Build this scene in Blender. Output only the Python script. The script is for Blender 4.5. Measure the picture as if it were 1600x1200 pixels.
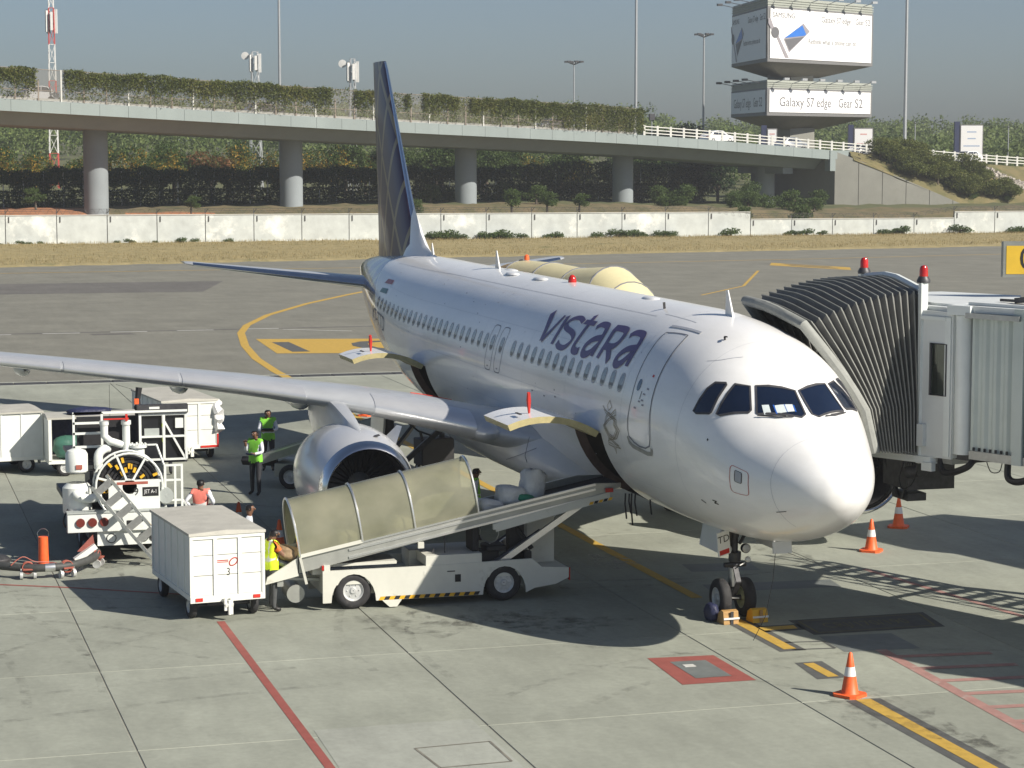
import bpy, bmesh, math, random
import numpy as np
from mathutils import Vector, Matrix, Quaternion

for o in list(bpy.data.objects):
    bpy.data.objects.remove(o)
scene = bpy.context.scene
COL = scene.collection
R = math.radians
pi = math.pi

# ------------------------------------------------------------------ camera
# world frame: X runs aft from the airliner's nose, Y to its starboard side, Z up
CAM = np.array([-35.5935, 16.2217, 9.0778])
YAW, PIT, FPX = R(-16.1317), R(-5.9355), 3561.88
cd = bpy.data.cameras.new('camera')
cam = bpy.data.objects.new('camera', cd)
COL.objects.link(cam)
cd.sensor_width = 36.0
cd.lens = FPX / 1600 * 36
cd.clip_end = 6000
cam.location = CAM
cam.rotation_euler = Vector((math.cos(PIT) * math.cos(YAW), math.cos(PIT) * math.sin(YAW), math.sin(PIT))).to_track_quat('-Z', 'Y').to_euler()
scene.camera = cam

# ------------------------------------------------------------------ sky and sun
SUN_EL = R(35.0)
SUN_DIR = Vector((-0.7346 * math.cos(SUN_EL), -0.6786 * math.cos(SUN_EL), math.sin(SUN_EL))).normalized()
w = bpy.data.worlds.new('World')
scene.world = w
w.use_nodes = True
nt = w.node_tree
sky = nt.nodes.new('ShaderNodeTexSky')
sky.sky_type = 'NISHITA'
sky.sun_disc = False
sky.sun_elevation = SUN_EL
sky.sun_rotation = math.atan2(SUN_DIR.x, SUN_DIR.y)
sky.altitude = 200
sky.air_density = 0.8
sky.dust_density = 1.4
sky.ozone_density = 6.0
bgn = nt.nodes['Background']
tint = nt.nodes.new('ShaderNodeMix'); tint.data_type = 'RGBA'; tint.blend_type = 'MULTIPLY'; tint.inputs['Factor'].default_value = 1.0
tint.inputs['B'].default_value = (1.05, .97, .885, 1)
nt.links.new(sky.outputs[0], tint.inputs['A']); nt.links.new(tint.outputs['Result'], bgn.inputs[0])
bgn.inputs[1].default_value = 0.064
sd = bpy.data.lights.new('sun', 'SUN')
sd.energy = 5.0
sd.angle = R(0.55)
sd.color = (1.0, 0.93, 0.82)
sun = bpy.data.objects.new('sun', sd)
COL.objects.link(sun)
sun.rotation_euler = SUN_DIR.to_track_quat('Z', 'Y').to_euler()
sun.location = (0, 0, 60)
vs = scene.view_settings
vs.view_transform = 'Standard'
vs.look = 'None'
vs.exposure = 0.48
vs.gamma = 1.0

# ------------------------------------------------------------------ mesh helpers
def rotz(a):
    c, s = math.cos(a), math.sin(a)
    return np.array([[c, -s, 0], [s, c, 0], [0, 0, 1.0]])

def rotm(axis, a):
    return np.array(Matrix.Rotation(a, 3, axis))

class MB:
    def __init__(s):
        s.v = []; s.f = []; s.m = []
    def add(s, vs, fs, m=0):
        b = len(s.v)
        s.v.extend([tuple(map(float, p)) for p in vs])
        s.f.extend([tuple(b + i for i in f) for f in fs])
        s.m.extend([m] * len(fs))
        return s
    def box(s, c, d, rot=None, m=0, taper=None):
        x, y, z = d[0] / 2, d[1] / 2, d[2] / 2
        P = np.array([[-x, -y, -z], [x, -y, -z], [x, y, -z], [-x, y, -z], [-x, -y, z], [x, -y, z], [x, y, z], [-x, y, z]])
        if taper is not None:
            P[4:, 0] *= taper; P[4:, 1] *= taper
        if rot is not None:
            P = P @ np.asarray(rot).T
        P = P + np.asarray(c, float)
        return s.add(P, [(0, 3, 2, 1), (4, 5, 6, 7), (0, 1, 5, 4), (1, 2, 6, 5), (2, 3, 7, 6), (3, 0, 4, 7)], m)
    def bb(s, a, b, m=0):
        a = np.asarray(a, float); b = np.asarray(b, float)
        return s.box((a + b) / 2, np.abs(b - a), m=m)
    def bar(s, p, q, wd, ht=None, m=0, up=(0, 0, 1)):
        ht = wd if ht is None else ht
        p = np.asarray(p, float); q = np.asarray(q, float)
        d = q - p; L = np.linalg.norm(d); d = d / L
        up = np.asarray(up, float)
        if abs(d @ up) > .98: up = np.array([1.0, 0, 0])
        a = np.cross(d, up); a /= np.linalg.norm(a); b = np.cross(a, d)
        return s.box((p + q) / 2, (L, wd, ht), np.stack([d, a, b], 1), m)
    def ring_frame(s, d):
        up = np.array([0, 0, 1.0]) if abs(d[2]) < .9 else np.array([1.0, 0, 0])
        a = np.cross(d, up); a /= np.linalg.norm(a)
        return a, np.cross(d, a)
    def cyl(s, p, q, r, r2=None, n=12, caps=True, m=0):
        r2 = r if r2 is None else r2
        p = np.asarray(p, float); q = np.asarray(q, float)
        d = (q - p) / np.linalg.norm(q - p)
        a, b = s.ring_frame(d)
        V = []
        for c, rr in ((p, r), (q, r2)):
            for i in range(n):
                t = 2 * pi * i / n
                V.append(c + rr * (math.cos(t) * a + math.sin(t) * b))
        F = [(i, (i + 1) % n, n + (i + 1) % n, n + i) for i in range(n)]
        if caps:
            F += [tuple(range(n))[::-1], tuple(range(n, 2 * n))]
        return s.add(V, F, m)
    def tube(s, path, r, n=8, closed=False, m=0, caps=True):
        P = [np.asarray(p, float) for p in path]; N = len(P)
        V = []; a_prev = None
        for i in range(N):
            if closed: d = P[(i + 1) % N] - P[i - 1]
            else: d = P[min(i + 1, N - 1)] - P[max(i - 1, 0)]
            d = d / (np.linalg.norm(d) + 1e-12)
            if a_prev is None: a, b = s.ring_frame(d)
            else:
                a = a_prev - d * (a_prev @ d); a /= np.linalg.norm(a) + 1e-12; b = np.cross(d, a)
            a_prev = a
            rr = r[i] if hasattr(r, '__len__') else r
            for k in range(n):
                t = 2 * pi * k / n
                V.append(P[i] + rr * (math.cos(t) * a + math.sin(t) * b))
        F = []
        for i in range(N if closed else N - 1):
            j = (i + 1) % N
            for k in range(n):
                k2 = (k + 1) % n
                F.append((i * n + k, i * n + k2, j * n + k2, j * n + k))
        if caps and not closed:
            F += [tuple(range(n))[::-1], tuple(range((N - 1) * n, N * n))]
        return s.add(V, F, m)
    def lathe(s, prof, o, axis, n=24, m=0, ms=None):
        o = np.asarray(o, float); d = np.asarray(axis, float); d /= np.linalg.norm(d)
        a, b = s.ring_frame(d)
        V = []
        for (t, r) in prof:
            for k in range(n):
                u = 2 * pi * k / n
                V.append(o + d * t + max(r, 1e-4) * (math.cos(u) * a + math.sin(u) * b))
        for i in range(len(prof) - 1):
            F = [(i * n + k, i * n + (k + 1) % n, (i + 1) * n + (k + 1) % n, (i + 1) * n + k) for k in range(n)]
            if i == 0: s.add(V, F, m if ms is None else ms[i]); base = len(s.v) - len(V)
            else:
                s.f.extend([tuple(base + q for q in f) for f in F]); s.m.extend([m if ms is None else ms[i]] * n)
        return s
    def ball(s, c, r, n=12, k=8, m=0):
        r = np.ones(3) * r if np.isscalar(r) else np.asarray(r, float)
        c = np.asarray(c, float)
        V = [c + r * (0, 0, -1)]
        for i in range(1, k):
            ph = -pi / 2 + pi * i / k
            for j in range(n):
                t = 2 * pi * j / n
                V.append(c + r * np.array([math.cos(ph) * math.cos(t), math.cos(ph) * math.sin(t), math.sin(ph)]))
        V.append(c + r * (0, 0, 1))
        F = [(0, 1 + (j + 1) % n, 1 + j) for j in range(n)]
        for i in range(k - 2):
            for j in range(n):
                F.append((1 + i * n + j, 1 + i * n + (j + 1) % n, 1 + (i + 1) * n + (j + 1) % n, 1 + (i + 1) * n + j))
        e = len(V) - 1
        F += [(e, 1 + (k - 2) * n + j, 1 + (k - 2) * n + (j + 1) % n) for j in range(n)]
        return s.add(V, F, m)
    def prism(s, poly, vec, m=0):
        A = [np.asarray(p, float) for p in poly]; v = np.asarray(vec, float); n = len(A)
        return s.add(A + [p + v for p in A], [tuple(range(n))[::-1], tuple(range(n, 2 * n))] + [(i, (i + 1) % n, n + (i + 1) % n, n + i) for i in range(n)], m)
    def loft(s, rings, m=0, closed=True, caps=False):
        n = len(rings[0]); V = [p for r in rings for p in r]
        F = []
        for i in range(len(rings) - 1):
            for k in range(n if closed else n - 1):
                k2 = (k + 1) % n
                F.append((i * n + k, i * n + k2, (i + 1) * n + k2, (i + 1) * n + k))
        if caps:
            F += [tuple(range(n))[::-1], tuple(range((len(rings) - 1) * n, len(rings) * n))]
        return s.add(V, F, m)
    def build(s, name, mats, parent=None, sharp=35, world=False, fix=True, kind=None, label=None, bevel=0):
        mats = mats if isinstance(mats, (list, tuple)) else [mats]
        me = bpy.data.meshes.new(name)
        V = np.array(s.v, float)
        if world:
            q = parent
            while q is not None:
                V = V - np.array(q.location); q = q.parent
        me.from_pydata(V.tolist(), [], s.f)
        for mt in mats: me.materials.append(MATS[mt])
        if len(mats) > 1: me.polygons.foreach_set('material_index', s.m)
        if fix:
            bm = bmesh.new(); bm.from_mesh(me)
            bmesh.ops.recalc_face_normals(bm, faces=bm.faces)
            bm.to_mesh(me); bm.free()
        if sharp:
            me.polygons.foreach_set('use_smooth', [True] * len(me.polygons))
            me.set_sharp_from_angle(angle=R(sharp))
        me.update()
        o = bpy.data.objects.new(name, me)
        COL.objects.link(o)
        if parent is not None: o.parent = parent
        if bevel:
            b = o.modifiers.new('bevel', 'BEVEL'); b.width = bevel; b.segments = 2; b.limit_method = 'ANGLE'; b.angle_limit = R(40)
        if kind: o['kind'] = kind
        if label: o['label'] = label
        return o

def tag(o, label, cat, group=None, kind=None):
    o['label'] = label; o['category'] = cat
    if group: o['group'] = group
    if kind: o['kind'] = kind
    return o

def thing(name, label, cat, loc=(0, 0, 0), rz=0.0, group=None):
    o = bpy.data.objects.new(name, None)
    COL.objects.link(o)
    o.location = loc; o.rotation_euler = (0, 0, rz)
    o.empty_display_size = 0.3
    return tag(o, label, cat, group)

def copy_tree(o, parent=None):
    c = o.copy(); COL.objects.link(c); c.parent = parent
    for ch in list(o.children): copy_tree(ch, c)
    return c

_fonts = {}
def text_mesh(txt, size=1.0, align='CENTER', shear=0.0, sp=1.0):
    """flat letter outlines as (verts, faces) in the XY plane"""
    cu = bpy.data.curves.new('txt', 'FONT')
    cu.body = txt; cu.size = size; cu.align_x = align; cu.align_y = 'CENTER'; cu.shear = shear; cu.space_character = sp
    cu.resolution_u = 3; cu.fill_mode = 'FRONT'
    ob = bpy.data.objects.new('txt', cu); COL.objects.link(ob)
    dg = bpy.context.evaluated_depsgraph_get(); dg.update()
    me = bpy.data.meshes.new_from_object(ob.evaluated_get(dg))
    V = np.array([v.co for v in me.vertices]); F = [tuple(p.vertices) for p in me.polygons]
    bpy.data.objects.remove(ob); bpy.data.curves.remove(cu); bpy.data.meshes.remove(me)
    return V, F

def add_text(mb, txt, size, o, ux, uy, m=0, th=0.0, **k):
    V, F = text_mesh(txt, size, **k)
    o = np.asarray(o, float); ux = np.asarray(ux, float); uy = np.asarray(uy, float)
    mb.add([o + ux * p[0] + uy * p[1] for p in V], F, m)

# ------------------------------------------------------------------ materials
MATS = {}
def node_mat(name):
    m = bpy.data.materials.new(name); m.use_nodes = True
    n = m.node_tree.nodes; l = m.node_tree.links
    return m, n, l, n['Principled BSDF']

def M(name, col, rough=0.5, metal=0.0, var=0.12, scale=4.0, bump=0.0, bscale=30.0, coat=0.0, streak=None, col2=None, spec=0.5, stretch=None, trans=0.0, emit=0.0, dirt=None):
    m, n, l, b = node_mat(name)
    tc = n.new('ShaderNodeTexCoord')
    src = tc.outputs['Object']
    if stretch:
        mp = n.new('ShaderNodeMapping'); mp.inputs['Scale'].default_value = stretch
        l.new(src, mp.inputs[0]); src2 = mp.outputs[0]
    else: src2 = src
    nz = n.new('ShaderNodeTexNoise'); nz.inputs['Scale'].default_value = scale; nz.inputs['Detail'].default_value = 7; nz.inputs['Roughness'].default_value = 0.62
    l.new(src2, nz.inputs['Vector'])
    rp = n.new('ShaderNodeValToRGB')
    c = np.array(col, float); c2 = np.array(col2, float) if col2 is not None else None
    lo = c * (1 - var) if c2 is None else c2
    hi = np.clip(c * (1 + var), 0, 1) if c2 is None else c
    rp.color_ramp.elements[0].position = .3; rp.color_ramp.elements[1].position = .7
    rp.color_ramp.elements[0].color = (*lo, 1); rp.color_ramp.elements[1].color = (*hi, 1)
    l.new(nz.outputs['Fac'], rp.inputs[0])
    out = rp.outputs[0]
    if dirt:  # (colour, scale, threshold, amount)
        n2 = n.new('ShaderNodeTexNoise'); n2.inputs['Scale'].default_value = dirt[1]; n2.inputs['Detail'].default_value = 9; n2.inputs['Roughness'].default_value = .7
        l.new(src, n2.inputs['Vector'])
        mr = n.new('ShaderNodeMapRange'); mr.inputs['From Min'].default_value = dirt[2]; mr.inputs['From Max'].default_value = dirt[2] + .12; mr.inputs['To Max'].default_value = dirt[3]
        l.new(n2.outputs['Fac'], mr.inputs['Value'])
        mx = n.new('ShaderNodeMix'); mx.data_type = 'RGBA'
        l.new(mr.outputs[0], mx.inputs['Factor']); l.new(out, mx.inputs['A']); mx.inputs['B'].default_value = (*dirt[0], 1)
        out = mx.outputs['Result']
    l.new(out, b.inputs['Base Color'])
    b.inputs['Roughness'].default_value = rough
    b.inputs['Metallic'].default_value = metal
    b.inputs['Specular IOR Level'].default_value = spec
    if coat: b.inputs['Coat Weight'].default_value = coat; b.inputs['Coat Roughness'].default_value = .06
    if trans: b.inputs['Transmission Weight'].default_value = trans
    if emit: b.inputs['Emission Color'].default_value = (*col, 1); b.inputs['Emission Strength'].default_value = emit
    if bump:
        n3 = n.new('ShaderNodeTexNoise'); n3.inputs['Scale'].default_value = bscale; n3.inputs['Detail'].default_value = 6
        l.new(src, n3.inputs['Vector'])
        bp = n.new('ShaderNodeBump'); bp.inputs['Strength'].default_value = bump; bp.inputs['Distance'].default_value = .05
        l.new(n3.outputs['Fac'], bp.inputs['Height']); l.new(bp.outputs[0], b.inputs['Normal'])
    MATS[name] = m
    return m

def leaf_mat(name, dark, light, extra=None):
    """foliage: colour differs leaf by leaf and clump by clump"""
    m, n, l, b = node_mat(name)
    g = n.new('ShaderNodeNewGeometry')
    nz = n.new('ShaderNodeTexNoise'); nz.inputs['Scale'].default_value = .35; nz.inputs['Detail'].default_value = 3
    tc = n.new('ShaderNodeTexCoord'); l.new(tc.outputs['Object'], nz.inputs['Vector'])
    ad = n.new('ShaderNodeMath'); ad.operation = 'MULTIPLY_ADD'; ad.inputs[1].default_value = .55
    l.new(g.outputs['Random Per Island'], ad.inputs[0])
    sc = n.new('ShaderNodeMath'); sc.operation = 'MULTIPLY_ADD'; sc.inputs[1].default_value = 1.4; sc.inputs[2].default_value = -.5
    l.new(nz.outputs['Fac'], sc.inputs[0]); l.new(sc.outputs[0], ad.inputs[2])
    rp = n.new('ShaderNodeValToRGB')
    rp.color_ramp.elements[0].color = (*dark, 1); rp.color_ramp.elements[1].color = (*light, 1)
    if extra:
        for pos, c in extra:
            e = rp.color_ramp.elements.new(pos); e.color = (*c, 1)
    l.new(ad.outputs[0], rp.inputs[0]); l.new(rp.outputs[0], b.inputs['Base Color'])
    b.inputs['Roughness'].default_value = .55; b.inputs['Specular IOR Level'].default_value = .25
    tr = n.new('ShaderNodeBsdfTranslucent'); l.new(rp.outputs[0], tr.inputs['Color'])
    mx = n.new('ShaderNodeMixShader'); mx.inputs[0].default_value = .4
    l.new(b.outputs[0], mx.inputs[1]); l.new(tr.outputs[0], mx.inputs[2])
    l.new(mx.outputs[0], n['Material Output'].inputs[0])
    MATS[name] = m

M('white_paint', (.80, .80, .77), .35, var=.05, scale=6, dirt=((.35, .33, .28), 3.0, .66, .5))
M('cart_white', (.74, .75, .70), .5, var=.05, scale=3, dirt=((.22, .19, .15), 6.0, .66, .75))
M('cart_side', (.70, .72, .69), .5, var=.06, scale=3, dirt=((.25, .22, .18), 5.0, .66, .6))
M('cart_roof', (.44, .43, .38), .65, var=.12, scale=2.5, dirt=((.2, .18, .15), 4.0, .62, .5))
M('grey_metal', (.36, .37, .36), .45, .6, var=.15, scale=8)
M('alu', (.72, .73, .72), .32, .9, var=.08, scale=5, stretch=(1, 8, 8))
M('dark_metal', (.07, .07, .075), .5, .5, var=.3, scale=8)
M('steel', (.6, .61, .62), .25, 1.0, var=.08)
M('polished', (.78, .78, .78), .16, 1.0, var=.04, scale=2)
M('rubber', (.025, .025, .027), .75, var=.3, scale=9, dirt=((.12, .11, .1), 8.0, .58, .5))
M('black', (.012, .012, .014), .6, var=.3)
M('black_gloss', (.015, .016, .02), .12, var=.2)
M('hub_grey', (.55, .56, .55), .45, .3, var=.15, scale=10)
M('hub_olive', (.38, .39, .22), .45, .2, var=.15, scale=10)
M('red', (.55, .03, .02), .4, var=.15)
M('red_lens', (.45, .015, .01), .15, var=.2, coat=.6)
M('orange', (.80, .13, .03), .5, var=.12, scale=12, dirt=((.25, .08, .04), 14.0, .62, .5))
M('reflect_white', (.75, .75, .74), .45, var=.08, scale=10)
M('yellow', (.75, .42, .02), .5, var=.1)
M('yellow_dark', (.45, .33, .06), .5, var=.15)
M('plate_yellow', (.70, .42, .02), .45, var=.05)
M('ink', (.012, .012, .012), .6, var=.1)
M('red_ink', (.45, .05, .04), .5, var=.2, scale=9)
M('aubergine', (.095, .055, .17), .38, var=.06)
M('gold_ink', (.30, .26, .18), .4, .3, var=.1)
M('seam', (.16, .17, .20), .5, var=.1)
M('seam_light', (.40, .42, .46), .4, var=.1)
M('gasket', (.05, .05, .055), .6, var=.2)
M('olive_plastic', (.30, .31, .20), .28, var=.10, scale=1.2, coat=.3, dirt=((.50, .44, .26), 1.6, .62, .55))
M('wood', (.42, .25, .09), .6, var=.2, scale=5, stretch=(1, 1, 9))
M('bag_white', (.62, .63, .62), .55, var=.1, bump=.6, bscale=9)
M('bag_green', (.02, .24, .13), .5, var=.15, bump=.5, bscale=9)
M('bag_teal', (.05, .15, .11), .5, var=.2, bump=.5, bscale=6)
M('bag_navy', (.02, .025, .07), .55, var=.3, bump=.6, bscale=12)
M('bag_tan', (.30, .21, .12), .6, var=.15, bump=.5, bscale=9)
M('glass_dark', (.012, .016, .028), .05, var=.1, spec=.8, coat=.5)
# ------------------------------------------------------------------ ground materials
def concrete_mat(name, base, seedoff=0.0):
    m, n, l, b = node_mat(name)
    g = n.new('ShaderNodeNewGeometry')
    oi = n.new('ShaderNodeObjectInfo')
    def noise(sc, det, rough=.6, stretch=None):
        z = n.new('ShaderNodeTexNoise'); z.inputs['Scale'].default_value = sc; z.inputs['Detail'].default_value = det; z.inputs['Roughness'].default_value = rough
        if stretch:
            mp = n.new('ShaderNodeMapping'); mp.inputs['Scale'].default_value = stretch; l.new(g.outputs['Position'], mp.inputs[0]); l.new(mp.outputs[0], z.inputs['Vector'])
        else: l.new(g.outputs['Position'], z.inputs['Vector'])
        return z.outputs['Fac']
    def mrange(v, a, bb, c, d):
        r = n.new('ShaderNodeMapRange'); l.new(v, r.inputs['Value'])
        for k, x in zip(('From Min', 'From Max', 'To Min', 'To Max'), (a, bb, c, d)): r.inputs[k].default_value = x
        return r.outputs[0]
    def mul(a, bq):
        q = n.new('ShaderNodeMath'); q.operation = 'MULTIPLY'; l.new(a, q.inputs[0])
        if isinstance(bq, float): q.inputs[1].default_value = bq
        else: l.new(bq, q.inputs[1])
        return q.outputs[0]
    f = mul(mrange(noise(.35, 6), .3, .7, .84, 1.12), mrange(noise(7, 8, .7), .25, .75, .88, 1.1))
    f = mul(f, mrange(noise(2.2, 5, .6, (.25, 1.0, 1)), .3, .7, .92, 1.06))      # sweeping streaks
    f = mul(f, mrange(noise(1.1, 9, .72), .62, .74, 1.0, .74))                   # oil and rubber stains
    f = mul(f, mrange(noise(22, 4, .6), .66, .74, 1.0, .72))                     # small spots
    f = mul(f, mrange(oi.outputs['Random'], 0, 1, .91, 1.05))
    mx = n.new('ShaderNodeMix'); mx.data_type = 'RGBA'; mx.blend_type = 'MULTIPLY'; mx.inputs['Factor'].default_value = 1
    mx.inputs['A'].default_value = (*base, 1); l.new(f, mx.inputs['B'])
    l.new(mx.outputs['Result'], b.inputs['Base Color'])
    b.inputs['Roughness'].default_value = .85; b.inputs['Specular IOR Level'].default_value = .3
    bp = n.new('ShaderNodeBump'); bp.inputs['Strength'].default_value = .25; bp.inputs['Distance'].default_value = .01
    l.new(noise(60, 4), bp.inputs['Height']); l.new(bp.outputs[0], b.inputs['Normal'])
    MATS[name] = m

concrete_mat('apron_concrete', (.295, .31, .26))
concrete_mat('apron_patch', (.34, .355, .31))
concrete_mat('asphalt', (.20, .197, .165))
concrete_mat('asphalt_dark', (.135, .13, .12))
M('joint', (.18, .17, .14), .9, var=.3, scale=1.5)
M('grille', (.07, .07, .07), .7, .3, var=.3, scale=5)
M('cover_plate', (.15, .165, .16), .6, var=.15, scale=3, dirt=((.25, .24, .2), 3, .6, .5))
M('dry_grass', (.36, .29, .14), .95, var=.2, scale=.9, col2=(.22, .185, .08), bump=.5, bscale=6, dirt=((.10, .115, .035), .25, .58, .8))
M('paint_yellow', (.48, .31, .055), .75, var=.14, scale=5, dirt=((.22, .19, .13), 3, .64, .6))
M('paint_red', (.27, .075, .06), .8, var=.15, scale=4, dirt=((.26, .22, .19), 3, .64, .6))
M('paint_red_faint', (.34, .19, .165), .85, var=.15, scale=4, dirt=((.36, .34, .3), 2.5, .56, .8))
M('paint_black', (.085, .088, .085), .85, var=.2, scale=4)
M('paint_dull', (.14, .125, .065), .85, var=.2, scale=4)
M('paint_white', (.55, .55, .51), .8, var=.15, scale=4)
M('stain', (.06, .058, .052), .9, var=.3, scale=4)
M('earth', (.34, .15, .07), .95, var=.25, scale=.6, bump=.4, bscale=3)
M('verge', (.12, .12, .05), .95, var=.3, scale=.3, col2=(.07, .085, .03), bump=.5, bscale=2)

def struct(o):
    o['kind'] = 'structure'; return o

def sheet(mb, x0, x1, y0, y1, z, m=0):
    mb.add([(x0, y0, z), (x1, y0, z), (x1, y1, z), (x0, y1, z)], [(0, 1, 2, 3)], m)

# the far ground reaches the horizon
mb = MB(); sheet(mb, -400, 5000, -2500, 2500, -.16)
struct(mb.build('ground', 'verge', sharp=0))
# apron: concrete slabs with real joints
mb = MB(); sheet(mb, -60, 53.0, -60, 45, -.012)
apron = struct(mb.build('apron', 'joint', sharp=0))
JX = [-24, -18.2, -12.6, -7.1, -1.65, 3.75, 9.2, 14.7, 20.2, 25.7, 31.2, 36.6, 42.1, 47.6, 52.9]
JY = [-20.2, -14.7, -9.2, -3.95, 1.45, 6.8, 12.3, 17.8, 23.3]
for i in range(len(JX) - 1):
    for j in range(len(JY) - 1):
        if i < 2 and (j < 2): continue
        g = .0065
        x0, x1, y0, y1 = JX[i] + g, JX[i + 1] - g, JY[j] + g, JY[j + 1] - g
        mb = MB(); b = .012
        mb.add([(x0, y0, -.04), (x1, y0, -.04), (x1, y1, -.04), (x0, y1, -.04), (x0, y0, -b), (x1, y0, -b), (x1, y1, -b), (x0, y1, -b),
                (x0 + b, y0 + b, 0), (x1 - b, y0 + b, 0), (x1 - b, y1 - b, 0), (x0 + b, y1 - b, 0)],
               [(0, 1, 5, 4), (1, 2, 6, 5), (2, 3, 7, 6), (3, 0, 4, 7), (4, 5, 9, 8), (5, 6, 10, 9), (6, 7, 11, 10), (7, 4, 8, 11), (8, 9, 10, 11)])
        mb.build('slab', 'apron_concrete', apron, sharp=0, fix=False)
mb = MB()
sheet(mb, -60, 53, 23.3, 45, -.002); sheet(mb, -60, 53, -60, -20.2, -.002); sheet(mb, -60, -24, -20.2, 23.3, -.002)
mb.build('outer_slab', 'apron_concrete', apron, sharp=0)
# drain channel and the taxiway beyond it
mb = MB(); sheet(mb, 54.4, 300, -400, 300, -.012)
taxiway = struct(mb.build('taxiway', 'asphalt', sharp=0))
drain = MB(); sheet(drain, 53.0, 54.4, -60, 45, -.03); drain = struct(drain.build('drain_channel', 'joint', sharp=0))
mb = MB(); mb.bb((53.02, -60, -.03), (53.22, 45, -.001)); mb.bb((54.2, -60, -.03), (54.39, 45, -.001)); mb.build('kerb', 'apron_patch', drain, sharp=0)
gm = None
for k in range(44):
    y = 16 - k * 1.25
    if gm is None:
        mb = MB()
        mb.bb((-.46, -.6, -.02), (.46, .6, 0))
        gp = mb.build('grating', 'grille', drain, sharp=0); gm = gp.data
    else:
        gp = bpy.data.objects.new('grating', gm); COL.objects.link(gp); gp.parent = drain
    gp.location = (53.71, y, -.006)

# grass strip
mb = MB()
nx, ny = 60, 130
rnd = np.random.RandomState(3)
V = []
for i in range(nx + 1):
    for j in range(ny + 1):
        x = 0 + 60 * i / nx; y = 40 - 220 * j / ny
        z = .03 + .10 * rnd.rand() + .18 * math.sin(i / nx * pi)
        V.append((141.5 + x * (40.6 / 60) + (0 if i else (-(y - 5) * .14 + rnd.randn() * .35)) * 1, y, z if i else -.05))
for i in range(1, nx + 1):
    for j in range(ny + 1):
        p = V[i * (ny + 1) + j]; x0 = V[j][0]
        V[i * (ny + 1) + j] = (x0 + (182 - x0) * i / nx, p[1], p[2])
mb.add(V, [(i * (ny + 1) + j, (i + 1) * (ny + 1) + j, (i + 1) * (ny + 1) + j + 1, i * (ny + 1) + j + 1) for i in range(nx) for j in range(ny)])
grass_strip = struct(mb.build('grass_verge', 'dry_grass', sharp=80))

# ------------------------------------------------------------------ painted markings
def band(mb, pts, wd, z, m=0):
    P = [np.array([p[0], p[1]], float) for p in pts]; L = []; Rr = []
    for i in range(len(P)):
        d = P[min(i + 1, len(P) - 1)] - P[max(i - 1, 0)]; d /= np.linalg.norm(d)
        nrm = np.array([-d[1], d[0]])
        L.append(P[i] + nrm * wd / 2); Rr.append(P[i] - nrm * wd / 2)
    V = [(*q, z) for q in L] + [(*q, z) for q in Rr]; k = len(P)
    mb.add(V, [(i, i + 1, k + i + 1, k + i) for i in range(k - 1)], m)

def seg(x0, x1, y, n=2): return [(x0 + (x1 - x0) * i / (n - 1), y) for i in range(n)]
def poly(mb, pts, z, m=0): mb.add([(p[0], p[1], z) for p in pts], [tuple(range(len(pts)))], m)

mk = MB(); band(mk, seg(-1.75, -30, .40), .62, .004); band(mk, seg(4.9, 1.95, .06), .52, .004); poly(mk, [(1.05, .42), (1.05, -.10), (-.22, -.02), (-.22, .54)], .004)
poly(mk, [(4.1, .0), (4.1, -.95), (3.58, -.90), (3.58, .0)], .004)
mk.build('line_border', 'paint_black', apron, sharp=0)
mk = MB()
band(mk, seg(-1.75, -30, .40), .27, .008); band(mk, seg(4.9, 2.1, .06), .24, .008); band(mk, seg(.95, -.12, .20), .2, .008)
poly(mk, [(4.0, -.1), (4.0, -.82), (3.7, -.78), (3.7, -.1)], .008)
band(mk, seg(7, 52.9, .0, 8), .24, .008); 
mk.build('lead_in_line', 'paint_yellow', apron, sharp=0)
mk = MB()
for a, b_ in (((2.65, -.02), (2.55, -.80)), ((2.55, -.80), (1.95, -.76)), ((1.95, -.76), (2.05, .0)), ((2.05, 0), (2.65, -.02))): band(mk, [a, b_], .07, .004)
mk.build('box_marking', 'paint_black', apron, sharp=0)
mk = MB(); band(mk, [(7.4, 9.62), (-12, 9.75)], .15, .005); band(mk, [(12.6, 13.9), (11.7, 12.2), (10.1, 9.7)], .10, .005)
mk.build('red_line', 'paint_red', apron, sharp=0)
# red square around a pit cover
mk = MB()
A = [(2.12, 2.80), (2.02, 1.58), (.02, 1.57), (.05, 2.90)]; B = [(1.72, 2.52), (1.68, 1.86), (.42, 1.86), (.42, 2.52)]
mk.add([(*p, .005) for p in A + B], [(i, (i + 1) % 4, 4 + (i + 1) % 4, 4 + i) for i in range(4)])
mk.build('red_square', 'paint_red', apron, sharp=0)
mk = MB(); poly(mk, B, .009); mk.build('pit_cover', 'cover_plate', apron, sharp=0)
mk = MB(); mk.bb((1.25, 2.2, .009), (1.42, 2.4, .016)); mk.build('cover_handle', 'paint_white', apron, sharp=0)
# bottom patch with a hatch
mk = MB(); poly(mk, [(-1.2, 9.5), (-1.2, 6.95), (-4.6, 6.95), (-4.6, 9.6)], .004); mk.build('repaired_slab', 'apron_patch', apron, sharp=0)
mk = MB()
H = [(-2.7, 8.24), (-2.62, 7.04), (-3.81, 7.03), (-3.86, 8.14)]
for i in range(4): band(mk, [H[i], H[(i + 1) % 4]], .04, .009)
mk.build('hatch_frame', 'joint', apron, sharp=0)
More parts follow.
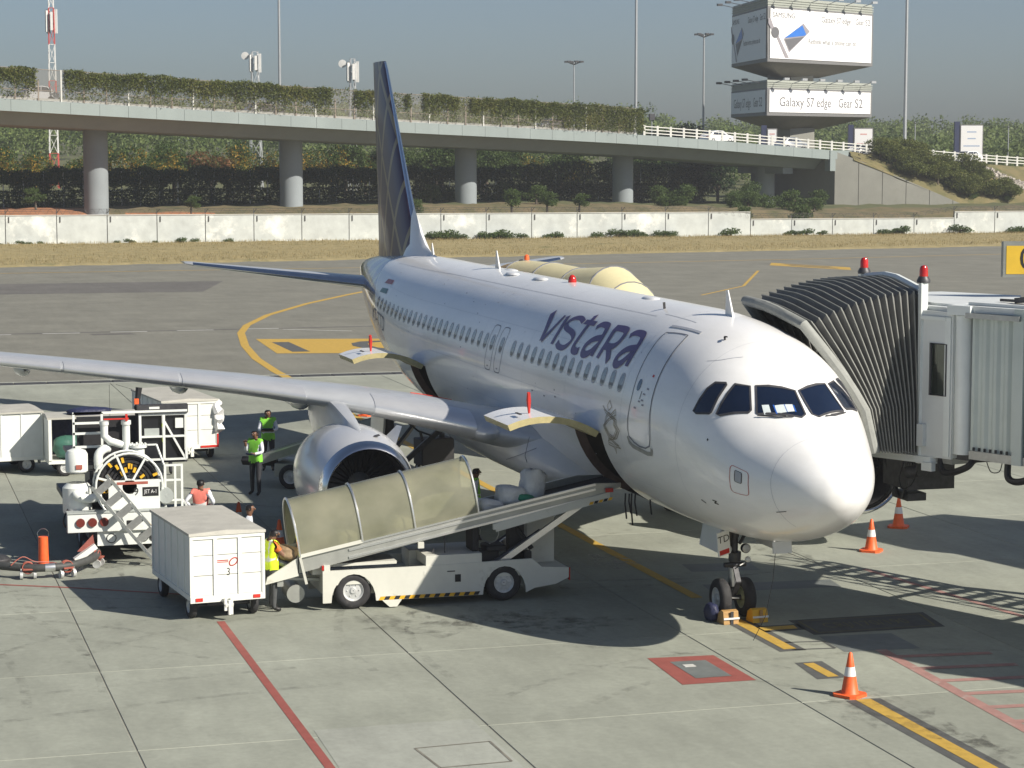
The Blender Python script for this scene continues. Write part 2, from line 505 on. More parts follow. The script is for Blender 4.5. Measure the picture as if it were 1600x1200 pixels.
# stop position board painted on the ground, with yellow lettering
mk = MB(); poly(mk, [(4.45, -.9), (4.45, -3.75), (3.1, -3.55), (3.1, -.85)], .004); mk.build('stop_board', 'paint_black', apron, sharp=0)
mk = MB()
for a, b_ in (((4.3, -1.05), (4.3, -3.6)), ((3.25, -1.0), (3.25, -3.4)), ((4.3, -1.05), (3.25, -1.0)), ((4.3, -3.6), (3.25, -3.4))): band(mk, [a, b_], .05, .008)
add_text(mk, 'CRJ/170/190', .40, (3.77, -2.22, .008), (0, -.86, 0), (1.5, 0, 0))
mk.build('stop_board_lettering', 'paint_dull', apron, sharp=0)
mk = MB(); poly(mk, [(2.95, -.88), (2.85, -2.3), (1.5, -2.25), (1.62, -.8)], .004); mk.build('service_cover', 'cover_plate', apron, sharp=0)
mk = MB(); poly(mk, [(8.3, -.6), (8.1, -3.4), (7.3, -3.3), (7.5, -.5)], .004); poly(mk, [(10.6, -1.0), (10.4, -2.5), (9.5, -2.4), (9.7, -.9)], .004); mk.build('cable_pit_cover', 'cover_plate', apron, sharp=0)
# hatched no-parking zone beside the bridge
mk = MB(); band(mk, [(1.6, -1.5), (-14, -.75)], .22, .005)
for k in range(14):
    x = 1.0 - k * .95
    band(mk, [(x, -1.5 + k * .04), (x - .2, -3.3)], .2, .006)
band(mk, [(9.0, -4.6), (2.5, -5.6), (-4, -6.3)], .15, .005)
mk.build('hatched_zone', 'paint_red_faint', apron, sharp=0)
# stains
def blot(mb, c, rx, ry, n=22, seed=0, z=.003, rot=0):
    r_ = np.random.RandomState(seed); P = []
    for i in range(n):
        t = 2 * pi * i / n; q = 1 + .35 * r_.randn()
        q = max(.35, q); x, y = rx * q * math.cos(t), ry * q * math.sin(t)
        P.append((c[0] + x * math.cos(rot) - y * math.sin(rot), c[1] + x * math.sin(rot) + y * math.cos(rot)))
    b = len(mb.v); mb.v.extend([(c[0], c[1], z)] + [(*p, z) for p in P])
    for i in range(n): mb.f.append((b, b + 1 + i, b + 1 + (i + 1) % n)); mb.m.append(0)
def stain_mat(name, col, amount):
    m, n, l, b = node_mat(name)
    g = n.new('ShaderNodeNewGeometry')
    z = n.new('ShaderNodeTexNoise'); z.inputs['Scale'].default_value = 2.4; z.inputs['Detail'].default_value = 9; z.inputs['Roughness'].default_value = .72
    l.new(g.outputs['Position'], z.inputs['Vector'])
    r = n.new('ShaderNodeMapRange'); l.new(z.outputs['Fac'], r.inputs['Value']); r.inputs['From Min'].default_value = .46; r.inputs['From Max'].default_value = .74; r.inputs['To Max'].default_value = amount
    l.new(r.outputs[0], b.inputs['Alpha'])
    b.inputs['Base Color'].default_value = (*col, 1); b.inputs['Roughness'].default_value = .8
    MATS[name] = m
stain_mat('oil_stain', (.06, .057, .05), .5)
stain_mat('white_spill', (.5, .5, .46), .95)
mk = MB()
for i, (c, rx, ry) in enumerate((((6.1, 5.9), .9, 1.0), ((6.3, 4.6), .8, 1.1), ((5.3, 3.3), .7, 1.3), ((-3.4, .1), 1.5, .5), ((-2.4, .9), 1.0, .35), ((-5.2, -.1), 1.1, .4), ((11.2, -3.6), .9, .6), ((13.5, 9.3), 1.3, .9), ((14.6, 10.9), 1.5, .8), ((5.8, 4.0), .9, .9), ((9.4, 5.5), 1.2, 1.6))):
    blot(mk, c, rx, ry, seed=i, z=.010 + i * .0004)
mk.build('oil_stain', 'oil_stain', apron, sharp=0)
stain_mat('tyre_track', (.09, .088, .08), .32)
mk = MB(); rt = np.random.RandomState(6)
for i in range(16):
    x0, y0, a = rt.uniform(-8, 20), rt.uniform(-8, 14), rt.choice((rt.normal(0, .25), rt.normal(1.4, .3))); c_ = rt.normal(0, .05); P_ = []; x, y = x0, y0
    for k in range(14): P_.append((x, y)); x += .7 * math.cos(a); y += .7 * math.sin(a); a += c_
    for o_ in (0, 1.5): band(mk, [(p[0] - o_ * math.sin(a), p[1] + o_ * math.cos(a)) for p in P_], .17, .0022 + i * .0001)
mk.build('tyre_track', 'tyre_track', apron, sharp=0, kind='stuff')
mk = MB(); blot(mk, (11.4, .35), 1.0, .55, seed=31, z=.0165); mk.build('pale_spill', 'white_spill', apron, sharp=0)

# taxiway markings
tk = MB()
cv = [(52.9, -.2), (55.8, -.2), (61.6, -.4), (68.1, -1.0), (75.3, -2.0), (80.1, -3.1), (86.9, -5.4), (95.3, -9.2), (102.6, -13.2), (110, -17.6), (118, -23), (126, -29.5), (131, -36)]
band(tk, cv, .38, -.004)
band(tk, [(133.5, 40), (132.9, 6), (133.5, -30), (136.5, -60), (141, -85), (146, -115), (152, -160)], .28, -.004)
band(tk, [(121, -48), (104, -40), (96, -34)], .2, -.003)
tk.build('taxiway_centre_line', 'paint_yellow', taxiway, sharp=0)
tk = MB(); poly(tk, [(71.6, -2.1), (70.0, -8.6), (62.3, -8.4), (63.8, -1.7)], -.005)
poly(tk, [(131.5, -53.4), (123.5, -56.5), (120, -55), (128, -51.8)], -.006)
tk.build('stand_marking', 'paint_yellow', taxiway, sharp=0)
tk = MB(); add_text(tk, '01', 7.6, (67.0, -5.2, -.001), (.12, 1.05, 0), (-1.0, .0, 0), sp=1.15)
band(tk, [(129.6, -53.6), (124.6, -55.4)], .55, -.002); band(tk, [(127.4, -53.2), (122.4, -55.0)], .55, -.002)
tk.build('stand_number', 'paint_black', taxiway, sharp=0)
tk = MB()
for k in range(6): band(tk, [(77.5 + k * .05, 14 - k * 3.3), (77.4 + k * .05, 12.2 - k * 3.3)], .22, -.005)
band(tk, [(77.0, -4.4), (75.0, -7.5)], .16, -.005); band(tk, [(74.2, -9.5), (73.8, -11.5)], .2, -.005)
tk.build('edge_dashes', 'paint_white', taxiway, sharp=0)
tk = MB()
poly(tk, [(76.9, 5.2), (76.9, 3.2), (76.0, 3.0), (76.0, 5.1)], -.006); poly(tk, [(121, 30), (119, -8), (108, -5), (110, 30)], -.008)
band(tk, [(78.0, 30), (77.7, -14)], .5, -.0085)
tk.build('asphalt_patch', 'asphalt_dark', taxiway, sharp=0)
# ------------------------------------------------------------------ airliner
FT_ = np.array([
[0.00,3.16,3.14,0.01],[0.04,3.34,2.97,0.19],[0.12,3.50,2.83,0.34],[0.30,3.70,2.65,0.56],[0.60,3.91,2.46,0.80],[1.00,4.11,2.28,1.04],
[1.50,4.34,2.12,1.27],[2.00,4.66,2.00,1.45],[2.50,5.03,1.92,1.60],[3.00,5.33,1.865,1.72],[3.50,5.53,1.83,1.81],[4.00,5.66,1.80,1.87],
[5.00,5.81,1.765,1.94],[6.00,5.88,1.75,1.97],[7.00,5.91,1.75,1.975],[23.0,5.92,1.75,1.975],[24.5,5.92,1.80,1.965],[26.0,5.92,1.98,1.93],
[28.0,5.92,2.36,1.83],[30.0,5.90,2.86,1.63],[32.0,5.84,3.42,1.34],[34.0,5.73,4.0,1.0],[36.0,5.58,4.55,.60],[37.2,5.42,4.88,.30],[37.5,5.30,5.0,.15]])
def pchip(xs, ys):
    h = np.diff(xs); dl = np.diff(ys) / h; m = np.zeros(len(xs))
    for i in range(1, len(xs) - 1):
        if dl[i - 1] * dl[i] > 0:
            w1 = 2 * h[i] + h[i - 1]; w2 = h[i] + 2 * h[i - 1]
            m[i] = (w1 + w2) / (w1 / dl[i - 1] + w2 / dl[i])
    m[0] = dl[0]; m[-1] = dl[-1]
    def f(x):
        i = min(max(int(np.searchsorted(xs, x)) - 1, 0), len(xs) - 2); t = (x - xs[i]) / h[i]
        return ys[i] * (2 * t**3 - 3 * t * t + 1) + h[i] * m[i] * (t**3 - 2 * t * t + t) + ys[i + 1] * (-2 * t**3 + 3 * t * t) + h[i] * m[i + 1] * (t**3 - t * t)
    return f
fT, fB, fW = [pchip(FT_[:, 0], FT_[:, k]) for k in (1, 2, 3)]
def fus(x, th, off=0.0):
    zt, zb, wd = fT(x), fB(x), fW(x); h = (zt - zb) / 2
    p = np.array([x, wd * math.cos(th), (zt + zb) / 2 + h * math.sin(th)])
    if off:
        e = 2e-3
        a = fus(x + e, th) - fus(x - e, th); b = fus(x, th + e) - fus(x, th - e)
        n = np.cross(b, a); n /= np.linalg.norm(n) + 1e-12
        if n[1] * math.cos(th) + n[2] * math.sin(th) - (n[0] if x < 1.0 else 0) < 0: n = -n
        p = p + n * off
    return p

def paint_mat():
    m, n, l, b = node_mat('fuselage_paint')
    tc = n.new('ShaderNodeTexCoord'); sx = n.new('ShaderNodeSeparateXYZ'); l.new(tc.outputs['Object'], sx.inputs[0])
    def mth(op, a, bb, c=None):
        q = n.new('ShaderNodeMath'); q.operation = op
        for k, v in enumerate((a, bb) if c is None else (a, bb, c)):
            if isinstance(v, (int, float)): q.inputs[k].default_value = v
            else: l.new(v, q.inputs[k])
        return q.outputs[0]
    # livery border on the tail: x > 18.66 + 2.2 z
    e = mth('SUBTRACT', sx.outputs['X'], mth('MULTIPLY_ADD', sx.outputs['Z'], 2.05, 19.35))
    fac = n.new('ShaderNodeMapRange'); l.new(e, fac.inputs['Value']); fac.inputs['From Min'].default_value = -.03; fac.inputs['From Max'].default_value = .03
    nz = n.new('ShaderNodeTexNoise'); nz.inputs['Scale'].default_value = .7; nz.inputs['Detail'].default_value = 8; nz.inputs['Roughness'].default_value = .65
    mp = n.new('ShaderNodeMapping'); mp.inputs['Scale'].default_value = (.35, 1, 1.6); l.new(tc.outputs['Object'], mp.inputs[0]); l.new(mp.outputs[0], nz.inputs['Vector'])
    rp = n.new('ShaderNodeValToRGB'); rp.color_ramp.elements[0].position = .32; rp.color_ramp.elements[1].position = .6
    rp.color_ramp.elements[0].color = (.80, .80, .78, 1); rp.color_ramp.elements[1].color = (.90, .90, .89, 1); l.new(nz.outputs['Fac'], rp.inputs[0])
    # gold lattice on aubergine
    wv = mth('SINE', mth('MULTIPLY', mth('ADD', sx.outputs['X'], mth('MULTIPLY', sx.outputs['Z'], .55)), 4.2), 0)
    wv2 = mth('SINE', mth('MULTIPLY', mth('SUBTRACT', sx.outputs['X'], mth('MULTIPLY', sx.outputs['Z'], .9)), 3.6), 0)
    gm = mth('MAXIMUM', mth('GREATER_THAN', wv, .72), mth('GREATER_THAN', wv2, .80))
    lc = n.new('ShaderNodeMix'); lc.data_type = 'RGBA'; l.new(gm, lc.inputs['Factor']); lc.inputs['A'].default_value = (.20, .17, .26, 1); lc.inputs['B'].default_value = (.50, .42, .27, 1)
    mx = n.new('ShaderNodeMix'); mx.data_type = 'RGBA'; l.new(fac.outputs[0], mx.inputs['Factor']); l.new(rp.outputs[0], mx.inputs['A']); l.new(lc.outputs['Result'], mx.inputs['B'])
    l.new(mx.outputs['Result'], b.inputs['Base Color'])
    l.new(mth('MULTIPLY', fac.outputs[0], .8), b.inputs['Metallic'])
    rr = n.new('ShaderNodeMapRange'); l.new(fac.outputs[0], rr.inputs['Value']); rr.inputs['To Min'].default_value = .30; rr.inputs['To Max'].default_value = .16
    l.new(rr.outputs[0], b.inputs['Roughness'])
    b.inputs['Coat Weight'].default_value = .45; b.inputs['Coat Roughness'].default_value = .07; b.inputs['Coat IOR'].default_value = 1.55
    MATS['fuselage_paint'] = m
paint_mat()
def fin_mat():
    m, n, l, b = node_mat('fin_paint')
    tc = n.new('ShaderNodeTexCoord'); sx = n.new('ShaderNodeSeparateXYZ'); l.new(tc.outputs['Object'], sx.inputs[0])
    def mth(op, a, bb, c=None):
        q = n.new('ShaderNodeMath'); q.operation = op
        for k, v in enumerate((a, bb) if c is None else (a, bb, c)):
            if isinstance(v, (int, float)): q.inputs[k].default_value = v
            else: l.new(v, q.inputs[k])
        return q.outputs[0]
    s1 = mth('ABSOLUTE', mth('SINE', mth('MULTIPLY', mth('ADD', sx.outputs['X'], mth('MULTIPLY', sx.outputs['Z'], .28)), 2.3), 0), 0)
    s2 = mth('ABSOLUTE', mth('SINE', mth('MULTIPLY', mth('SUBTRACT', sx.outputs['X'], mth('MULTIPLY', sx.outputs['Z'], 1.05)), 1.5), 0), 0)
    g = mth('MAXIMUM', mth('LESS_THAN', s1, .22), mth('LESS_THAN', s2, .16))
    mx = n.new('ShaderNodeMix'); mx.data_type = 'RGBA'; l.new(g, mx.inputs['Factor']); mx.inputs['A'].default_value = (.055, .033, .062, 1); mx.inputs['B'].default_value = (.27, .215, .13, 1)
    l.new(mx.outputs['Result'], b.inputs['Base Color'])
    b.inputs['Metallic'].default_value = .15; b.inputs['Roughness'].default_value = .38; b.inputs['Coat Weight'].default_value = .12; b.inputs['Coat Roughness'].default_value = .08
    MATS['fin_paint'] = m
fin_mat()
M('wing_grey', (.50, .52, .54), .32, .25, var=.06, scale=2, coat=.2)
M('wing_slat', (.74, .75, .76), .28, .55, var=.05, scale=2)
M('nacelle_paint', (.68, .69, .70), .26, .35, var=.05, scale=1.2, coat=.4)
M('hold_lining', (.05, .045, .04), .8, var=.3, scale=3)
M('hold_edge', (.10, .065, .055), .7, var=.3, scale=4)
M('zinc_yellow', (.46, .40, .20), .5, var=.15, scale=5)
M('belly_grey', (.62, .63, .62), .35, var=.06, scale=1.5, coat=.2)
M('pane_cabin', (.17, .175, .175), .12, var=.25, scale=9, coat=.5)
M('pane_shade', (.07, .065, .065), .3, var=.2)
M('flag_red', (.42, .12, .12), .4, var=.05)
M('flag_green', (.08, .20, .20), .4, var=.05)
M('cockpit_pane', (.006, .012, .03), .06, var=.1, coat=.6, spec=.6)
M('blind_white', (.62, .68, .68), .5, var=.08)
M('blind_blue', (.02, .10, .42), .4, var=.1)

M('joint_line', (.52, .54, .57), .4, var=.1)
M('stencil', (.28, .27, .30), .5, var=.1)
plane = thing('airliner', 'white twin-jet airliner with dark blue lettering parked nose-in at the boarding bridge', 'airplane', (0, 0, 0))

XD = [(7.42, 9.25), (22.0, 23.8)]     # cargo hold openings
TH0, TH1 = -1.2, -.22
xs = sorted(set([0.004, .015, .04, .08, .12, .2, .3, .45] + [round(.6 + .2 * i, 3) for i in range(33)] + [round(7.0 + .5 * i, 3) for i in range(34)] + [round(24 + .4 * i, 3) for i in range(34)] + [37.35, 37.5] + [a for p in XD for a in p]))
ths = sorted(set([round(-pi + 2 * pi * i / 96, 5) for i in range(96)] + [TH0, TH1]))
mb = MB()
nT = len(ths)
for x in xs:
    for t in ths: mb.v.append(tuple(fus(x, t)))
for i in range(len(xs) - 1):
    xm = (xs[i] + xs[i + 1]) / 2
    for k in range(nT):
        k2 = (k + 1) % nT
        tm = (ths[k] + ths[k2]) / 2 if k2 else pi
        if any(a < xm < b for a, b in XD) and TH0 < tm < TH1: continue
        mb.f.append((i * nT + k, i * nT + k2, (i + 1) * nT + k2, (i + 1) * nT + k)); mb.m.append(0)
mb.f.append(tuple(range(nT))); mb.m.append(0)
mb.f.append(tuple(range((len(xs) - 1) * nT, len(xs) * nT))); mb.m.append(0)
fuse = mb.build('fuselage', 'fuselage_paint', plane, sharp=60)

def spatch(mb, pts, off, rings=3, sub=3, m=0, side=1):
    """a panel that follows the skin; pts = (x, theta)"""
    P = []
    for i in range(len(pts)):
        a = np.array(pts[i]); b = np.array(pts[(i + 1) % len(pts)])
        for s in range(sub): P.append(a + (b - a) * s / sub)
    c = np.mean(P, 0); n = len(P)
    V = []
    for r_ in range(rings):
        f = 1 - r_ / rings
        for p in P:
            q = c + (p - c) * f; w_ = fus(q[0], q[1], off); V.append((w_[0], w_[1] * side, w_[2]))
    w_ = fus(c[0], c[1], off); V.append((w_[0], w_[1] * side, w_[2]))
    F = [(r_ * n + i, r_ * n + (i + 1) % n, (r_ + 1) * n + (i + 1) % n, (r_ + 1) * n + i) for r_ in range(rings - 1) for i in range(n)]
    F += [((rings - 1) * n + i, (rings - 1) * n + (i + 1) % n, rings * n) for i in range(n)]
    mb.add(V, F, m)
def smooth(pts, k=4, closed=False):
    P = [np.array(p, float) for p in pts]; n = len(P)
    if n < 3: return [P[0] + (P[-1] - P[0]) * i / k for i in range(k + 1)]
    o = []
    for i in range(n if closed else n - 1):
        if closed: p0, p1, p2, p3 = P[i - 1], P[i], P[(i + 1) % n], P[(i + 2) % n]
        else: p0, p1, p2, p3 = P[max(i - 1, 0)], P[i], P[i + 1], P[min(i + 2, n - 1)]
        for s in range(k):
            t = s / k
            o.append(.5 * ((2 * p1) + (-p0 + p2) * t + (2 * p0 - 5 * p1 + 4 * p2 - p3) * t * t + (-p0 + 3 * p1 - 3 * p2 + p3) * t**3))
    if not closed: o.append(P[-1])
    return o
def sstroke(mb, pts, wd, off, closed=False, k=4, m=0, ends=(1, 1), curve=True, side=1):
    """a painted stroke that follows the skin"""
    Q = smooth(pts, k, closed) if curve else [np.array(p, float) for p in pts]
    if not curve:
        R_ = []
        for i in range(len(Q) - (0 if closed else 1)):
            a, b = Q[i], Q[(i + 1) % len(Q)]
            ns = max(1, int(max(abs(b[0] - a[0]) / .4, abs(b[1] - a[1]) / .12)))
            for s in range(ns): R_.append(a + (b - a) * s / ns)
        if not closed: R_.append(Q[-1])
        Q = R_
    n = len(Q); V = []
    for i in range(n):
        a = Q[(i - 1) % n] if closed else Q[max(i - 1, 0)]; b = Q[(i + 1) % n] if closed else Q[min(i + 1, n - 1)]
        d = np.array([b[0] - a[0], (b[1] - a[1]) * 2.0]); d /= np.linalg.norm(d) + 1e-9
        nr = np.array([-d[1], d[0] / 2.0])
        f = 1.0
        wv = wd * (ends[0] + (ends[1] - ends[0]) * i / max(n - 1, 1))
        for s in (-.5, .5):
            q = Q[i] + nr * wv * s; w_ = fus(q[0], q[1], off); V.append((w_[0], w_[1] * side, w_[2]))
    F = [(2 * i, 2 * i + 1, 2 * ((i + 1) % n) + 1, 2 * ((i + 1) % n)) for i in range(n if closed else n - 1)]
    mb.add(V, F, m)

# title lettering
LT = {"V1": [(12.73, 0.872), (12.34, 0.672), (12.22, 0.507)], "V2": [(12.18, 0.508), (11.89, 0.675), (11.81, 0.861)], "I": [(11.59, 0.864), (11.42, 0.675), (11.40, 0.501)],
"S": [(10.41, 0.834), (10.74, 0.872), (11.05, 0.862), (11.26, 0.811), (11.25, 0.743), (10.99, 0.708), (10.57, 0.682), (10.31, 0.633), (10.33, 0.556), (10.56, 0.498), (10.9, 0.497), (11.12, 0.536)],
"t": [(10.11, 0.955), (10.01, 0.855), (9.95, 0.685), (9.97, 0.548), (9.88, 0.504), (9.66, 0.496), (9.54, 0.514)], "tb": [(10.32, 0.841), (9.97, 0.845), (9.64, 0.846)],
"a1": [(9.42, 0.802), (9.30, 0.855), (9.03, 0.863), (8.80, 0.83), (8.62, 0.665), (8.62, 0.493)], "a2": [(8.62, 0.712), (9.04, 0.668), (9.27, 0.59), (9.26, 0.514), (9.08, 0.489), (8.83, 0.523), (8.62, 0.621)],
"R1": [(8.35, 0.853), (8.20, 0.677), (8.22, 0.491)], "R2": [(8.42, 0.856), (7.87, 0.866), (7.62, 0.834), (7.56, 0.72), (7.75, 0.643), (8.21, 0.630)], "R3": [(7.93, 0.632), (7.72, 0.561), (7.55, 0.485)],
"A1": [(7.28, 0.801), (7.16, 0.852), (6.83, 0.863), (6.6, 0.831), (6.45, 0.677), (6.44, 0.495)], "A2": [(6.47, 0.70), (6.89, 0.654), (7.11, 0.583), (7.15, 0.511), (6.97, 0.479), (6.75, 0.519), (6.52, 0.632)]}
ENDS = {'V1': (1.25, 1.0), 'V2': (.9, .7), 'S': (.8, .8)}
for a, b in (('V', ('V1', 'V2')), ('I', ('I',)), ('S', ('S',)), ('T', ('t', 'tb')), ('A', ('a1', 'a2')), ('R', ('R1', 'R2', 'R3')), ('A', ('A1', 'A2'))):
    mb = MB()
    for i, s in enumerate(b): sstroke(mb, LT[s], .165 if s not in ('tb',) else .13, .010 + .0015 * i, k=6, ends=ENDS.get(s, (1, 1)))
    mb.build('title_letter', 'aubergine', plane, sharp=0)
# registration and flag
mb = MB()
V, F = text_mesh('VT-TTD', .62, 'CENTER')
mb.add([fus(28.0 - p[0] * 1.05, .02 + p[1] / 1.95, .012) for p in V], F)
mb.build('registration', 'seam', plane, sharp=0)
mb = MB(); spatch(mb, [(28.62, .60), (28.5, .69), (27.73, .715), (27.65, .637)], .01); mb.build('flag_band', 'flag_red', plane, sharp=0)
mb = MB(); spatch(mb, [(28.62, .43), (28.5, .515), (27.73, .55), (27.65, .468)], .01); mb.build('flag_band', 'flag_green', plane, sharp=0)
# gold lattice emblem behind the forward door
mb = MB()
EM = [[(7.15, 0.067), (7.02, 0.035), (6.67, 0.004), (6.39, 0.074), (6.34, 0.022), (6.78, -0.038), (7.16, -0.127), (6.97, -0.205), (6.92, -0.229), (6.59, -0.27), (6.29, -0.301), (6.58, -0.301), (6.69, -0.38), (6.7, -0.312), (7.02, -0.305), (6.98, -0.26), (6.41, -0.209), (6.16, -0.114), (6.35, -0.071), (6.32, -0.023), (6.64, 0.001)],
[(6.77, 0.135), (6.88, 0.078), (6.78, 0.037), (6.61, 0.082)], [(6.95, -0.028), (7.09, -0.123), (6.84, -0.204), (6.57, -0.22), (6.3, -0.127), (6.47, -0.079), (6.42, -0.023), (6.77, 0.022)]]
for i, e in enumerate(EM):
    c = np.mean(e, 0)
    for f_, wd_, of_ in ((1.0, .024, .009), (.84, .018, .011)):
        if i == 1 and f_ < 1: continue
        q_ = [c + (np.array(p) - c) * f_ for p in e]
        for j in range(len(q_) - (0 if i else 1)):
            sstroke(mb, [q_[j], q_[(j + 1) % len(q_)]], wd_ * .7, of_ + i * .0012 + (j % 2) * .0005, curve=False)
mb.build('emblem', 'gold_ink', plane, sharp=0)

# cabin windows
def oval(cx, ct, hx, ht, n=16, p=2.6):
    o = []
    for i in range(n):
        t = 2 * pi * i / n; c, s = math.cos(t), math.sin(t)
        o.append((cx + hx * math.copysign(abs(c) ** (2 / p), c), ct + ht * math.copysign(abs(s) ** (2 / p), s)))
    return o
wx = [6.37 + .542 * i for i in range(15)] + [14.92, 15.71] + [16.28 + .548 * i for i in range(23)]
for x in wx:
    th = .335 if x < 24 else .335 - (x - 24) * .012
    mb = MB(); sstroke(mb, oval(x, th, .125, .089), .03, .006, closed=True, k=1, curve=True)
    wo = mb.build('cabin_window', 'seam_light', plane, sharp=0)
    mb = MB(); spatch(mb, oval(x, th, .112, .080), .005, rings=2, sub=1); mb.build('pane', 'pane_cabin', wo, sharp=0)
    hh = random.Random(int(x * 100)).choice((.3, .42, .5, .5, .62))
    mb = MB(); spatch(mb, [(x - .1, th - .062), (x + .1, th - .062), (x + .107, th - .066 + .13 * hh * .62), (x - .107, th - .066 + .13 * hh * .62)], .0075, rings=1, sub=2); mb.build('window_blind', 'pane_shade', wo, sharp=0)
# overwing exits
for x in (14.92, 15.71):
    mb = MB()
    sstroke(mb, oval(x + .04, .285, .27, .262, 20, 5), .022, .0045, closed=True, k=2)
    mb.build('overwing_exit', 'seam', plane, sharp=0)
# forward service door
door = [(5.62, -.13), (4.60, -.15), (4.64, .29), (4.78, .70), (4.92, .985), (5.06, 1.02), (5.72, .97), (5.84, .92), (5.70, .6), (5.60, .25)]
mb = MB(); spatch(mb, door, .006, rings=6, sub=4); dr = mb.build('service_door', 'fuselage_paint', plane, sharp=60)
mb = MB(); sstroke(mb, door, .03, .010, closed=True, k=4); mb.build('door_seal', 'seam', dr, sharp=0)
mb = MB(); spatch(mb, oval(5.40, .375, .085, .058), .011, rings=1, sub=1); mb.build('door_window', 'cockpit_pane', dr, sharp=0)
mb = MB(); sstroke(mb, [(5.18, .33), (5.2, .25)], .02, .011); mb.build('door_handle', 'ink', dr, sharp=0)
mb = MB(); spatch(mb, [(4.98, .49), (4.90, .49), (4.90, .515), (4.98, .515)], .011, rings=1, sub=1); mb.build('door_placard', 'red', dr, sharp=0)
mb = MB()
sstroke(mb, [(5.70, -.135), (5.66, -.185), (5.5, -.215), (4.75, -.235), (4.55, -.22), (4.50, -.165)], .085, .014, curve=False); mb.build('scuff_plate', 'grey_metal', dr, sharp=0)
mb = MB(); sstroke(mb, [(5.98, 1.06), (5.2, 1.10), (4.7, 1.12)], .06, .012); mb.build('rain_gutter', 'seam_light', plane, sharp=0)
# skin seams
mb = MB()
sstroke(mb, [(7.2, 1.14), (16, 1.12), (23, 1.12), (29.4, 1.05)], .014, .004, curve=False)
sstroke(mb, [(5.4, 1.22), (7.0, 1.20)], .014, .004, curve=False)
sstroke(mb, [(.90, .15), (.90, .6), (.88, 1.1), (.84, 1.6), (.84, 2.4)], .005, .004)
sstroke(mb, [(.90, .15), (.86, -.4), (.84, -1.0)], .006, .004)
sstroke(mb, [(3.1, 1.2), (3.35, 1.0), (3.6, .9)], .010, .004)
mb.build('skin_seam', 'seam_light', plane, sharp=0)
for x in (3.45, 6.12, 9.75, 12.9, 16.7, 20.6, 24.3, 27.1):
    mb = MB(); sstroke(mb, [(x, t) for t in np.linspace(-1.2, 2.2, 40)], .007, .0035, curve=False); mb.build('frame_joint', 'joint_line', plane, sharp=0)
for th, xa, xb in ((.60, 6.2, 29), (.02, 10.0, 21.5), (-.30, 9.6, 21.8), (-.62, 4.2, 7.3)):
    mb = MB(); sstroke(mb, [(xa, th), (xb, th)], .006, .0037, curve=False); mb.build('lap_joint', 'joint_line', plane, sharp=0)
rq = random.Random(17); mb = MB()
for i in range(46):
    x, th = rq.uniform(5.9, 28), rq.choice((rq.uniform(-.5, .2), rq.uniform(.5, 1.0)))
    if 6.1 < x < 7.4 or (7.3 < x < 13 and th > .4): continue
    w_, h_ = rq.uniform(.02, .10), rq.uniform(.006, .016); spatch(mb, [(x, th), (x + w_, th), (x + w_, th + h_), (x, th + h_)], .0045, rings=1, sub=1)
for x, th in ((5.0, .30), (5.02, .24), (4.95, .2), (5.15, .22), (5.3, .15), (4.9, .36), (10.3, -.02), (11.1, -.05), (12.0, -.04), (14.9, .06), (15.7, .06)):
    spatch(mb, [(x, th), (x + .1, th), (x + .1, th + .016), (x, th + .016)], .0105, rings=1, sub=1)
mb.build('stencil_marks', 'stencil', plane, sharp=0, kind='stuff')
# panel with a framed port on the nose, and small markings
mb = MB(); sstroke(mb, oval(1.585, -.035, .225, .20, 20, 6), .014, .006, closed=True, k=1); mb.build('hatch_outline', 'red_ink', plane, sharp=0)
mb = MB(); sstroke(mb, oval(1.60, .03, .085, .085, 16, 7), .016, .006, closed=True, k=1); mb.build('hatch_port', 'ink', plane, sharp=0)
mb = MB(); spatch(mb, oval(1.60, .03, .075, .075, 12, 7), .005, rings=1, sub=1); mb.build('hatch_plate', 'seam_light', plane, sharp=0)
mb = MB()
sstroke(mb, [(2.55, -.50), (2.42, -.50)], .03, .006); sstroke(mb, [(2.42, -.50), (2.53, -.535)], .02, .008); sstroke(mb, [(2.53, -.535), (2.40, -.535)], .03, .006); sstroke(mb, [(3.0, -.56), (2.88, -.59)], .03, .006)
sstroke(mb, [(.92, -.54), (.72, -.545)], .03, .006); spatch(mb, oval(2.48, .245, .02, .014, 8), .006, rings=1, sub=1)
mb.build('static_port', 'ink', plane, sharp=0)
